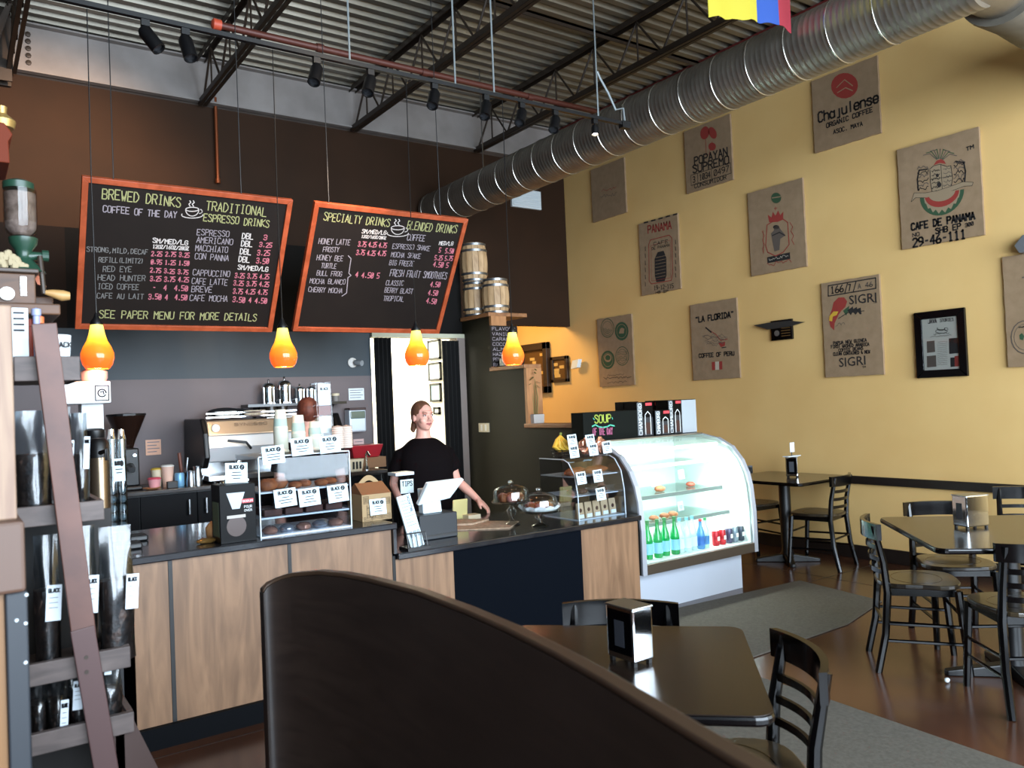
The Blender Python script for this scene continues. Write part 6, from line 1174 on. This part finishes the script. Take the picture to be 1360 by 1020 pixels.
def coffee_bag(xl, xr, yt, yb, y, z, label, clear=True, tag_at=None, th=.07):
    a = at(xl, yb, y=y); b = at(xr, yb, y=y); zt_ = at((xl+xr)/2, yt, y=y).z; x0, x1 = a.x, b.x; h = zt_-z; t = thing('coffee_bag', label, 'bag', ((x0+x1)/2, y+th/2, z), group='coffee bags on the rack')
    random.seed(int(xl*7)); nx, nz = 7, 9; 
    def shell(z0, z1, inset, m, nm, smooth=True):
        g = MB(); vs = []; fs = []
        for side in (0, 1):
            for j_ in range(nz+1):
                f_ = j_/nz; zz = z0+(z1-z0)*f_; ff = (zz-z)/h; w = (1-.06*math.sin(ff*9)-.05*ff); d = th*(1 if ff < .55 else max(.06, 1-(ff-.55)/.4))
                for i in range(nx+1):
                    u = i/nx*2-1; bul = math.sqrt(max(0, 1-u*u*.9)); x = (x0+x1)/2+u*(x1-x0)/2*w*(1-inset); yy = y+th/2+(-1 if side == 0 else 1)*d/2*bul*(1-inset)+random.uniform(-.003, .003)
                    vs.append((x, max(yy, y-.002), zz))
        N = (nx+1)*(nz+1)
        for j_ in range(nz):
            for i in range(nx):
                p = j_*(nx+1)+i; fs += [(p, p+1, p+nx+2, p+nx+1), (N+p+1, N+p, N+p+nx+1, N+p+nx+2)]
            p = j_*(nx+1); fs += [(p, p+nx+1, N+p+nx+1, N+p), (p+nx, N+p+nx, N+p+2*nx+1, p+2*nx+1)]
        fs += [tuple(range(nx+1))[::-1]+tuple(range(N, N+nx+1)), tuple(range(nz*(nx+1), N))+tuple(range(2*N-1, N+nz*(nx+1)-1, -1))]
        return g.add(vs, fs).build(nm, m, t, smooth=smooth)
    if clear: shell(z, z+h*.6, .06, beans, 'coffee_beans'); shell(z, zt_, 0, film, 'clear_wrap')
    else: shell(z, zt_, 0, bagk, 'black_wrap')
    if tag_at:
        q0 = at(tag_at[0], tag_at[1], y=y); q1 = at(tag_at[2], tag_at[3], y=y); R = Matrix.Rotation(.06, 3, 'Y'); c = (q0+q1)/2; c.y = y-.006; w_, h_ = abs(q1.x-q0.x), abs(q0.z-q1.z); MB().cbox(c, w_, .002, h_, R).build('paper_label', lab_, t); g = MB()
        strokes(g, 'BLACK', c+R @ Vector((-w_*.35, -.001, h_*.3)), c+R @ Vector((w_*.35, -.001, h_*.3)), R @ UPZ, h_*.1, h_*.03)
        for k in range(3): polyline(g, [c+R @ Vector((-w_*.3, -.001, h_*(.15-.14*k))), c+R @ Vector((w_*.25, -.001, h_*(.15-.14*k)))], h_*.015, (0, -1, 0))
        g.build('label_print', inkm, t)['kind'] = 'stuff'
zA, zB, zC = lv[1][3]+.0125, lv[2][3]+.0125, lv[3][3]+.0125
for args in ((22, 72, 545, 664, SY+.03, zA, 'dark olive coffee bag at the left of the upper rack shelf', True, None), (74, 100, 540, 664, SY+.04, zA, 'black-topped coffee bag behind the strap on the upper rack shelf', False, (87, 585, 98, 628)), (98, 122, 548, 664, SY+.03, zA, 'silver-lit coffee bag at the right end of the upper rack shelf', True, (110, 580, 119, 622)),
 (48, 84, 712, 862, SY+.03, zB, 'coffee bag at the left of the middle rack shelf with a slanted white label', True, (60, 778, 82, 822)), (98, 134, 700, 856, SY+.04, zB, 'coffee bag right of the strap on the middle rack shelf, white label', True, (112, 765, 131, 812)), (136, 183, 700, 860, SY+.02, zB, 'clear-topped coffee bag at the right end of the middle rack shelf', True, (166, 763, 184, 806)),
 (42, 66, 905, 1010, SY+.04, zC, 'gold-brown coffee bag at the left of the lowest rack shelf', True, None), (66, 94, 900, 1012, SY+.03, zC, 'coffee bag in the middle of the lowest rack shelf with a tall label', True, (79, 930, 91, 975)), (94, 120, 905, 1005, SY+.04, zC, 'coffee bag just left of the strap on the lowest rack shelf', True, (96, 905, 110, 940)), (132, 166, 885, 958, SY+.03, zC, 'small coffee bag right of the strap on the lowest rack shelf', True, (138, 880, 148, 894))): coffee_bag(*args)
# things on the rack's top
zt_ = lv[0][3]+.0125
a = at(57, 474, y=SY+.06); b = at(97, 444, y=SY+.06); t = thing('white_tub', 'white paper tub with a dark printed mark on top of the rack', 'tub', ((a.x+b.x)/2, SY+.1, zt_)); cxx = (a.x+b.x)/2; rr = (b.x-a.x)/2
MB().lathe([(rr*.8, 0), (rr, b.z-zt_), (rr*.96, b.z-zt_), (rr*.76, .004), (0, .004)], (cxx, SY+.1, zt_), 24).build('tub_wall', paper, t, smooth=True); g = MB(); strokes(g, 'BLACK', (cxx-.015, SY+.1-rr*1.0, a.z+.025), (cxx+.03, SY+.1-rr*1.0, a.z+.025), UPZ, .012, .003); g.build('tub_print', inkm, t)['kind'] = 'stuff'
a = at(16, 441, y=SY+.05); b = at(37, 409, y=SY+.05); t = thing('paper_packet', 'small white printed packet standing at the rack top behind the post', 'packet', ((a.x+b.x)/2, SY+.06, a.z)); MB().box(a.x, b.x, SY+.05, SY+.08, zt_, b.z).build('packet', paper, t, bevel=.002); g = MB()
for k in range(4): g.box(a.x+.003, b.x-.008, SY+.0488, SY+.0498, b.z-.015-.014*k, b.z-.010-.014*k)
g.build('packet_print', inkm, t)['kind'] = 'stuff'
for k, (px, py, m, lab) in enumerate(((47, 415, mat('lilac_cap', '#8C93B5', .4), 'small lilac-capped sachet on the rack top'), (52, 424, mat('orange_cap', '#D0683A', .5), 'small orange sachet on the rack top'), (41, 427, mat('red_cap2', '#A8432E', .5), 'small red sachet on the rack top'))):
    q = at(px, py, y=SY+.14); tag(MB().lathe([(.008, 0), (.008, q.z-zt_-.012), (.011, q.z-zt_-.01), (.011, q.z-zt_+.006), (0, q.z-zt_+.01)], (q.x, SY+.12+.02*k, zt_), 10).build('flavour_sachet', m, None, smooth=True), lab, 'sachet', 'small sachets on the rack')
# white brewer with logo, on the counter behind the rack
BY = 4.3; a = at(86, 537, y=BY); b = at(147, 506, y=BY); t = thing('white_brewer', 'white drip brewer with a square logo on its head, at the counter end', 'brewer', ((a.x+b.x)/2, BY+.1, UZ)); hz0, hz1 = a.z, b.z
MB().box(a.x-.03, b.x, BY, BY+.22, hz0, hz1).build('brewer_head', mat('brewer_white', '#DDE0E2', .35), t, bevel=.006); c_ = at(112, 550, y=BY); d_ = at(142, 550, y=BY); MB().box(c_.x, d_.x, BY+.1, BY+.22, UZ+.03, hz0).build('column', mat('brewer_white', '#DDE0E2'), t, bevel=.004); MB().box(a.x, b.x, BY, BY+.24, UZ, UZ+.03).build('base_plate', blacksat, t, bevel=.004)
p = at(127, 532, y=BY-.001); q = at(144, 512, y=BY-.001); g = MB(); polyline(g, [(p.x, BY, p.z), (q.x, BY, p.z), (q.x, BY, q.z), (p.x, BY, q.z), (p.x, BY, p.z)], .005, (0, -1, 0)); cx_, cz_ = (p.x+q.x)/2, (p.z+q.z)/2
polyline(g, [(cx_+.018*math.cos(i*PI/6), BY, cz_+.018*math.sin(i*PI/6)) for i in range(12)], .006, (0, -1, 0)); polyline(g, [(cx_-.008, BY, cz_+.004), (cx_+.006, BY, cz_+.008), (cx_+.008, BY, cz_-.006)], .005, (0, -1, 0)); g.build('logo', inkm, t)['kind'] = 'stuff'
MB().lathe([(.03, 0), (.045, .03), (.045, .06), (.03, .07), (0, .07)], ((c_.x+d_.x)/2, BY+.05, hz0-.19), 16).build('filter_holder', blacksat, t, smooth=True)
x = at(126, 497, y=BY+.08).x; tag(MB().lathe([(.05, 0), (.06, .02), (.06, .05), (.045, .062), (0, .062)], (x, BY+.1, hz1), 20).build('pink_bowl', mat('pink_bowl', '#C9A79C', .5), None, smooth=True), 'pinkish bowl on top of the white brewer under the left pendant', 'bowl')
tag(MB().tube([(x+.11, BY+.1, hz1), (x+.12, BY+.1, hz1+.04), (x+.14, BY+.11, hz1+.07)], [.012, .02, .006], 8).build('green_sprig', mat('sprig', '#3E4A34', .7), None, smooth=True) if False else MB().tube([(x+.04, BY+.18, hz1), (x+.05, BY+.18, hz1+.05), (x+.08, BY+.18, hz1+.1)], [.012, .02, .004], 8).build('green_sprig', mat('sprig', '#3E4A34', .7), None, smooth=True), 'dark green sprig beside the pinkish bowl', 'plant')
# airpot and syrup pumps
AY = 4.1; a = at(117, 600, y=AY); b = at(145, 600, y=AY); cx_ = (a.x+b.x)/2; r = (b.x-a.x)/2; zt2_ = at(131, 582, y=AY).z
t = thing('coffee_airpot', 'tall brushed airpot with a black top at the left counter end', 'airpot', (cx_, AY, UZ)); hh = zt2_-UZ
MB().lathe([(r, 0), (r, hh*.84), (0, hh*.84)], (cx_, AY, UZ), 28).build('airpot_body', mat('bronze_steel', '#8A7A66', .25, .9), t, smooth=True); MB().lathe([(r*1.02, 0), (r*1.02, hh*.12), (r*.6, hh*.16), (0, hh*.16)], (cx_, AY, UZ+hh*.84), 28).build('pump_lid', blacksat, t, smooth=True); MB().tube([(cx_, AY-r, UZ+hh*.88), (cx_+.02, AY-r-.05, UZ+hh*.9), (cx_+.02, AY-r-.055, UZ+hh*.82)], .01, 8).build('spout', blacksat, t)
for k, (px, lab) in enumerate(((149, 'left clear dispenser tube with a silver cap by the airpot'), (162, 'right clear dispenser tube with a silver cap by the airpot'))):
    y_ = 4.5; x = at(px, 620, y=y_).x; z1 = at(px, 570, y=y_).z; t = thing('dispenser_tube', lab, 'dispenser', (x, y_, UZ), group='clear dispenser tubes')
    MB().lathe([(.022, .06), (.022, z1-UZ-.05), (.02, z1-UZ-.05), (.02, .06), (.022, .06)], (x, y_, UZ), 16).build('clear_tube', gl, t, smooth=True); MB().lathe([(.023, z1-UZ-.05), (.018, z1-UZ-.03), (.014, z1-UZ), (0, z1-UZ)], (x, y_, UZ), 16).build('cap', chrome, t, smooth=True); MB().lathe([(.033, 0), (.033, .04), (.024, .06), (0, .06)], (x, y_, UZ), 16).build('base', blacksat, t, smooth=True); MB().tube([(x+.02, y_+.022, UZ+.05), (x+.02, y_+.022, z1-.04)], .004, 5).build('brass_rod', mat('brass_rod', '#8A7440', .3, .8), t)
    m_ = MB(); random.seed(k)
    for j_ in range(7): m_.ball((x, y_, UZ+.09+.045*j_), .016, .016, .02, 8, 5)
    m_.build('crushed_contents', mat('foil_white', '#BFD0DA', .3, .4), t, smooth=True)['kind'] = 'stuff'
card(158, 624, .055, .115, 4.46, 'narrow white card hanging on the dispenser tubes', rl=0, lines=2)
for k, (px, yy, w) in enumerate(((168, 4.3, .12), (180, 4.55, .1))): x = at(px, 700, y=yy).x; tag(MB().box(x-w/2, x+w/2, yy-.06, yy+.06, UZ, UZ+.03).build('black_tray', blacksat, None, bevel=.008), ('front' if k == 0 else 'rear')+' black tray on the counter under the dispenser tubes', 'tray')
# hutch at the near left edge
HY = 1.6; hut = thing('wooden_hutch', 'oak display hutch cut off by the left edge, its corner post close to us', 'cabinet', (0, 1.9, 0))
xr = lambda px, py: at(px, py, y=HY).x
oakp = mat('pale_oak_post', '#8F7660', .55, kind='wood', col2='#73594A', scale=8, stretch=(4, 4, .5)); z1, z2, z3 = at(10, 405, y=HY).z, at(20, 690, y=HY).z, at(33, 782, y=HY).z
MB().box(-.35, xr(19, 550), HY, HY+.03, z2, z1).build('post', oakp, hut, bevel=.003); MB().box(-.35, xr(32, 740), HY-.03, HY+.3, z3, z2).build('ledge', mat('brown_ledge', '#523A2D', .5), hut, bevel=.006); MB().box(xr(9, 900), xr(39, 900), HY-.01, HY+.03, 0, z3-.002).build('lower_post', mat('blue_black_post', '#191E25', .5), hut, bevel=.003)
MB().box(-.35, xr(8, 900), HY, HY+.02, .75, z3-.002).build('lower_panel', mat('golden_oak', '#74502A', .5), hut); MB().box(-.35, xr(6, 900), HY+.02, HY+.03, 0, .75).build('lower_panel', oakp, hut)
for (px, py) in ((22, 824), (34, 828), (34, 880), (35, 790)): q = at(px, py, y=HY-.01); MB().lathe([(.003, 0), (.002, .002)], q, 8, axis=(0, -1, 0)).build('screw_head', paper, hut)
GY = 2.6; gz = at(22, 408, y=GY).z; MB().box(-.35, at(20, 405, y=GY).x+.1, GY-.1, GY+.2, gz-.03, gz).build('top_shelf', darkw, hut, bevel=.004); MB().box(-.35, -.3, HY+.03, GY+.2, 0, gz-.03).build('side_panel', darkw, hut)
# antique grinder
G = lambda px, py: at(px, py, y=GY)
grn = mat('enamel_green', '#1C3A2C', .35); t = thing('antique_grinder', 'antique hand coffee grinder with glass hopper, green iron and wooden crank', 'grinder', (.12, GY, gz))
c = G(27, 285); r = (G(50, 285).x-G(4, 285).x)/2; zb, zt3 = G(27, 318).z, G(27, 252).z
MB().lathe([(r*.55, 0), (r*.95, .02), (r, .05), (r, zt3-zb), (r*.97, zt3-zb), (r*.95, .05), (r*.5, .006), (0, .006)], (c.x, GY, zb), 24).build('glass_hopper', glass('old_glass', '#F0EEEC', gloss=.02, fres=.2), t, smooth=True)
MB().lathe([(r*.5, .01), (r*.9, .03), (r*.93, .05), (r*.93, (zt3-zb)*.92), (0, (zt3-zb)*.95)], (c.x, GY, zb), 20).build('coffee_beans', mat('grey_beans', '#857872', .8, spec=.1, kind='n', col2='#5E524C', scale=40, bump=1), t, smooth=True)
MB().lathe([(r*.92, 0), (r*.92, .018), (r*.5, .026), (0, .026)], (c.x-.003, GY, zt3), 24).build('hopper_lid', grn, t, smooth=True)
bx = G(45, 405).x; bz0, bz1 = gz, G(30, 368).z; MB().box(-.2, bx, GY-.07, GY+.07, bz0, bz1).build('wooden_box', darkw, t, bevel=.004); MB().box(-.21, bx+.008, GY-.08, GY+.08, bz1, bz1+.012).build('box_top', mat('box_top_brown', '#3A2A20', .5), t, bevel=.003)
q = G(7, 395); q.y = GY-.07; MB().lathe([(.008, 0), (.018, .006), (.018, .012), (.006, .016), (0, .016)], q, 16, axis=(0, -1, 0)).build('porcelain_knob', white, t, smooth=True); a = G(25, 397); b = G(32, 373); MB().box(a.x, b.x, GY-.074, GY-.07, a.z, b.z).build('metal_clasp', steel, t)
nz = bz1+.012; MB().lathe([(.055, 0), (.045, .015), (.022, .035), (.018, (zb-nz)*.5), (.022, zb-nz-.03), (.034, zb-nz-.012), (.036, zb-nz+.004), (0, zb-nz+.004)], (c.x+.005, GY, nz), 18).build('iron_neck', grn, t, smooth=True)
p = G(32, 341); e = G(60, 340); MB().tube([(p.x, GY, p.z), (e.x, GY, e.z)], [.016, .01], 10).build('crank_shaft', grn, t, smooth=True); MB().lathe([(.016, -.008), (.016, .008)], (e.x, GY, e.z), 12, axis=(1, 0, 0)).build('shaft_nut', grn, t)
k1 = G(52, 342); k2 = G(57, 392); MB().tube([(k1.x, GY-.02, k1.z), (k1.x+.003, GY-.03, (k1.z+k2.z)/2), (k2.x, GY-.03, k2.z)], .007, 8).build('crank_arm', bsteel, t); h1, h2 = G(58, 390), G(91, 395)
MB().tube([(h1.x, GY-.03, h1.z), (h1.x*.7+h2.x*.3, GY-.03, h1.z*.7+h2.z*.3), (h1.x*.3+h2.x*.7, GY-.03, h2.z), (h2.x, GY-.03, h2.z)], [.006, .011, .016, .011], 12).build('crank_handle', mat('handle_beech', '#A8824F', .5), t, smooth=True)
o_ = [G(*p) for p in ((30, 352), (40, 345), (56, 347), (61, 372), (64, 378), (52, 374), (46, 362), (33, 360))]; MB().prism([(p.x, GY+.05, p.z) for p in o_], (0, .02, 0)).build('orange_emblem', mat('orange_emblem', '#B5603A', .5), t)
tag(MB().box(bx+.0, bx+.05, GY+.02, GY+.1, gz, gz+.035).build('crank_rest', darkw, None, bevel=.004), 'small dark block under the grinder crank', 'block')
m_ = MB(); random.seed(3); q = G(8, 340)
for k in range(26): a = random.random(); m_.ball((q.x-.03+a*.075, GY-.04, bz1+.02+.07*(1-a)*random.random()), .01, .01, .012, 6, 4)
tag(m_.build('dried_flowers', mat('dried_beige', '#9A8C70', .9), None, smooth=True), 'beige dried flowers heaped on the grinder box at the left edge', 'flowers', kind='stuff')
cb = thing('orange_wall_cabinet', 'orange-red wooden cabinet corner with a gold top at the far left edge', 'cabinet', (0, 2.6, G(5, 215).z)); MB().prism([(-.2, GY, G(0, 215).z), (G(13, 213).x, GY, G(0, 215).z), (G(11, 185).x, GY, G(0, 186).z), (G(17, 176).x, GY, G(0, 176).z), (G(6, 165).x, GY, G(0, 162).z), (-.2, GY, G(0, 162).z)], (0, .2, 0)).build('cabinet_side', mat('orange_wood', '#5E2410', .6, spec=.15), cb, bevel=.003); MB().lathe([(.03, 0), (.035, .02), (.012, .04), (.014, .06), (0, .065)], (G(4, 160).x, GY+.05, G(0, 162).z), 12).build('gold_finial', mat('gold_paint', '#A88A52', .4, .6), cb, smooth=True); MB().box(-.2, -.16, GY+.02, GY+.18, gz, G(0, 215).z).build('support', darkw, cb)

# ================================================================== PEOPLE
skin = mat('skin_pink', '#D9A493', .5); 
def remesh(o, v, sm=2):
    r = o.modifiers.new('remesh', 'REMESH'); r.mode = 'VOXEL'; r.voxel_size = v; r.use_smooth_shade = True
    s_ = o.modifiers.new('smooth', 'SMOOTH'); s_.factor = .5; s_.iterations = sm; return o
def loft(mb, secs, n=24):
    vs = []
    for (z, cx, cy, rx, ry) in secs:
        for k in range(n):
            a = 2*PI*k/n; c_, s_ = math.cos(a), math.sin(a); vs.append((cx+rx*abs(c_)**.85*(1 if c_ > 0 else -1), cy+ry*abs(s_)**.85*(1 if s_ > 0 else -1), z))
    m = len(secs); fs = [(i*n+k, i*n+(k+1) % n, (i+1)*n+(k+1) % n, (i+1)*n+k) for i in range(m-1) for k in range(n)]+[tuple(range(n))[::-1], tuple(range((m-1)*n, m*n))]
    return mb.add(vs, fs)
def hand(mb, wrist, d, side, nrm, s=1.0):
    """palm with four unequal curled fingers and a thumb leaving its side; d = along the hand, side = thumb side, nrm = palm facing"""
    d = d.normalized(); side = side.normalized(); nrm = nrm.normalized(); P = lambda a, b, c_: wrist+d*a*s+side*b*s+nrm*c_*s
    for b in (-.024, -.008, .008, .024): mb.tube([P(0, b*.7, 0), P(.04, b, 0), P(.082, b*1.05, .002)], [.014*s, .015*s, .0115*s], 8)
    for b, L in ((.026, .068), (.009, .078), (-.009, .072), (-.026, .056)): mb.tube([P(.078, b, .002), P(.078+L*.45, b*1.05, .006), P(.078+L*.78, b*1.05, .018), P(.078+L*.95, b*1.0, .032)], [.0105*s, .0095*s, .0088*s, .007*s], 8)
    mb.tube([P(.012, .022, .004), P(.04, .044, .012), P(.066, .054, .02), P(.086, .054, .028)], [.015*s, .0125*s, .0105*s, .008*s], 8)
def person(name_lab, x, y, yaw, hyaw, H, hair, hairm, shirtm, trm, arms, build=1.0, facing_detail=True, sleeve=.2):
    t = thing('person', name_lab, 'person', (x, y, 0)); B = Matrix.Translation((x, y, 0)) @ Matrix.Rotation(yaw, 4, 'Z'); k = H/1.56; b = build
    m = MB(); m.X = B
    for s in (-1, 1):
        m.tube([(s*.09*b, 0, .84*k), (s*.1*b, -.01, .62*k), (s*.1, 0, .44*k), (s*.1, .01, .25*k), (s*.1, .02, .08*k)], [.095*b, .08*b, .058, .055, .038], 14); m.tube([(s*.1, .035, .035), (s*.105, -.05, .035), (s*.115, -.14, .025)], [.035, .038, .028], 10)
    loft(m, [(.78*k, 0, 0, .17*b, .12*b), (.9*k, 0, 0, .18*b, .13*b), (1.0*k, 0, -.01, .155*b, .115*b), (1.12*k, 0, -.01, .16*b, .11*b), (1.2*k, 0, 0, .15*b, .09), (1.25*k, 0, .005, .1, .065), (1.3*k, 0, .01, .055, .05)]); m.tube([(0, .012, 1.25*k), (0, .005, 1.36*k), (0, -.005, 1.42*k)], [.062, .05, .052], 14)
    for sh, el, wr, side, nr in arms: m.X = None; m.tube([B @ Vector(sh), B @ ((Vector(sh)+Vector(el))/2), B @ Vector(el), B @ ((Vector(el)+Vector(wr))/2), B @ Vector(wr)], [.052*b, .047*b, .037, .034, .022], 12); R3 = B.to_3x3(); d = R3 @ (Vector(wr)-Vector(el)); hand(m, B @ Vector(wr)-d.normalized()*.01, d, R3 @ Vector(side), R3 @ Vector(nr))
    hc = Vector((0, -.01, H-.112)); Hm = B @ Matrix.Translation(hc) @ Matrix.Rotation(hyaw-yaw, 4, 'Z'); m.X = Hm
    m.ball((0, .012, .02), .072, .09, .092, 18, 12); m.ball((0, -.025, -.04), .056, .06, .064, 16, 10); m.ball((0, -.05, -.082), .026, .022, .018, 12, 8); m.ball((.034, -.05, -.03), .024, .024, .022, 12, 8); m.ball((-.034, -.05, -.03), .024, .024, .022, 12, 8)
    m.tube([(0, -.076, .012), (0, -.088, -.01), (0, -.1, -.026)], [.008, .009, .012], 8); m.ball((.011, -.087, -.03), .008, .009, .006, 8, 6); m.ball((-.011, -.087, -.03), .008, .009, .006, 8, 6)
    for s in (-1, 1): m.ball((s*.074, .01, -.01), .009, .018, .027, 10, 8)
    m.tube([(-.04, -.07, .03), (0, -.08, .033), (.04, -.07, .03)], .01, 8)
    remesh(m.build('body', skin, t, smooth=True), .0055)
    if facing_detail:
        for s in (-1, 1):
            e = MB(); e.X = Hm; e.ball((s*.03, -.0745, .008), .0115, .007, .0065, 12, 8); e.build('eye', mat('eye_white', '#C9BDB8', .3), t, smooth=True); e = MB(); e.X = Hm; e.ball((s*.03+.002, -.0805, .008), .0052, .003, .0052, 10, 6); e.build('iris', mat('iris', '#3A3A3E', .2), t, smooth=True)
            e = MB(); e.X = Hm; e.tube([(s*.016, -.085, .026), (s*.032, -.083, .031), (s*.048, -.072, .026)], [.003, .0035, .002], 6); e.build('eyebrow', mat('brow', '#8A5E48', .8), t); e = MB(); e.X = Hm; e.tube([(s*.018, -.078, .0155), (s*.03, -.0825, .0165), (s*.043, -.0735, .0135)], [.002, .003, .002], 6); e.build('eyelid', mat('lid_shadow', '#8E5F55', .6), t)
        e = MB(); e.X = Hm; e.tube([(-.024, -.077, -.052), (-.01, -.0865, -.049), (0, -.0865, -.0505), (.01, -.0865, -.049), (.024, -.077, -.052)], [.002, .0045, .004, .0045, .002], 8); e.tube([(-.022, -.077, -.054), (0, -.0865, -.059), (.022, -.077, -.054)], [.002, .006, .002], 8); e.build('lips', mat('lips', '#A5605C', .45), t, smooth=True)
    h = MB(); h.X = Hm; hair(h); remesh(h.build('hair', hairm, t, smooth=True), .006, 3)
    s_ = MB(); s_.X = B; loft(s_, [(.76*k, 0, -.005, .2*b, .15*b), (.84*k, 0, -.01, .205*b, .155*b), (.95*k, 0, -.015, .19*b, .15*b), (1.04*k, 0, -.02, .182*b, .145*b), (1.13*k, 0, -.02, .185*b, .14*b), (1.19*k, 0, -.01, .172*b, .125*b), (1.235*k, 0, -.005, .14*b, .106*b), (1.272*k, 0, .003, .1*b, .086), (1.288*k, 0, .006, .08, .07)], 28)
    for sh, el, wr, side, nr in arms: a = Vector(sh); d = Vector(el)-a; s_.tube([a-Vector((a.x*.35, 0, -.0)), a+d*.12, a+d*.4, a+d*(.66)], [.06*b, .068*b, .07*b, .07*b], 16)
    so = remesh(s_.build('t_shirt', shirtm, t, smooth=True), .008, 10)
    p = MB(); p.X = B; loft(p, [(.7*k, 0, 0, .19*b, .14*b), (.8*k, 0, 0, .195*b, .145*b), (.9*k, 0, 0, .19*b, .135*b)])
    for s in (-1, 1): p.tube([(s*.095*b, 0, .8*k), (s*.1*b, -.005, .6*k), (s*.1, 0, .42*k), (s*.1, .01, .1*k)], [.108*b, .095*b, .075, .06], 16)
    remesh(p.build('trousers', trm, t, smooth=True), .009, 2)
    for s in (-1, 1): q = MB(); q.X = B; q.tube([(s*.1, .05, .04), (s*.105, -.04, .042), (s*.115, -.13, .032), (s*.116, -.155, .028)], [.04, .046, .038, .024], 12); q.v = [Vector((v.x, v.y, max(v.z, .0))) for v in q.v]; q.build('shoe', blacksat, t, smooth=True)
    return t
blackc = mat('black_tshirt', '#0A0608', .9, spec=.1); dk = mat('dark_trousers', '#15171C', .8)
def hair_w(h):
    h.ball((0, .022, .03), .078, .092, .092, 18, 12); h.ball((0, .07, .0), .06, .045, .06, 12, 8); h.tube([(0, .085, -.01), (-.02, .09, -.05), (-.05, .07, -.095), (-.055, .05, -.11)], [.03, .028, .02, .01], 10); None
person('woman in a black T-shirt with pulled-back fair hair standing behind the till', 2.87, 5.25, -.25, .05, 1.55, hair_w, mat('fair_hair', '#6E4A34', .6, kind='n', col2='#553523', scale=30), blackc, dk,
 [((-.155, .0, 1.175), (-.225, .04, .95), (-.2, -.14, .8), (.9, 0, 0), (0, 1, 0)), ((.155, .0, 1.175), (.24, -.0, .95), (.37, -.13, .8), (-.5, -.8, 0), (-.9, .3, -.2))], build=1.1)
def hair_m(h): h.ball((0, .022, .028), .08, .094, .094, 18, 12); h.ball((0, .045, .0), .07, .06, .062, 12, 8)
person('second worker seen from behind the cup stacks, short red-brown hair, dark shirt', 2.13, 5.62, 2.9, 2.9, 1.61, hair_m, mat('auburn_hair', '#6B3423', .6, kind='n', col2='#4E2417', scale=30), blackc, dk,
 [((-.18, 0, 1.25), (-.22, 0, 1.0), (-.17, -.2, .98), (.3, 0, 1), (1, 0, 0)), ((.18, 0, 1.25), (.22, 0, 1.0), (.17, -.2, .98), (-.3, 0, 1), (-1, 0, 0))], build=1.0, facing_detail=True)
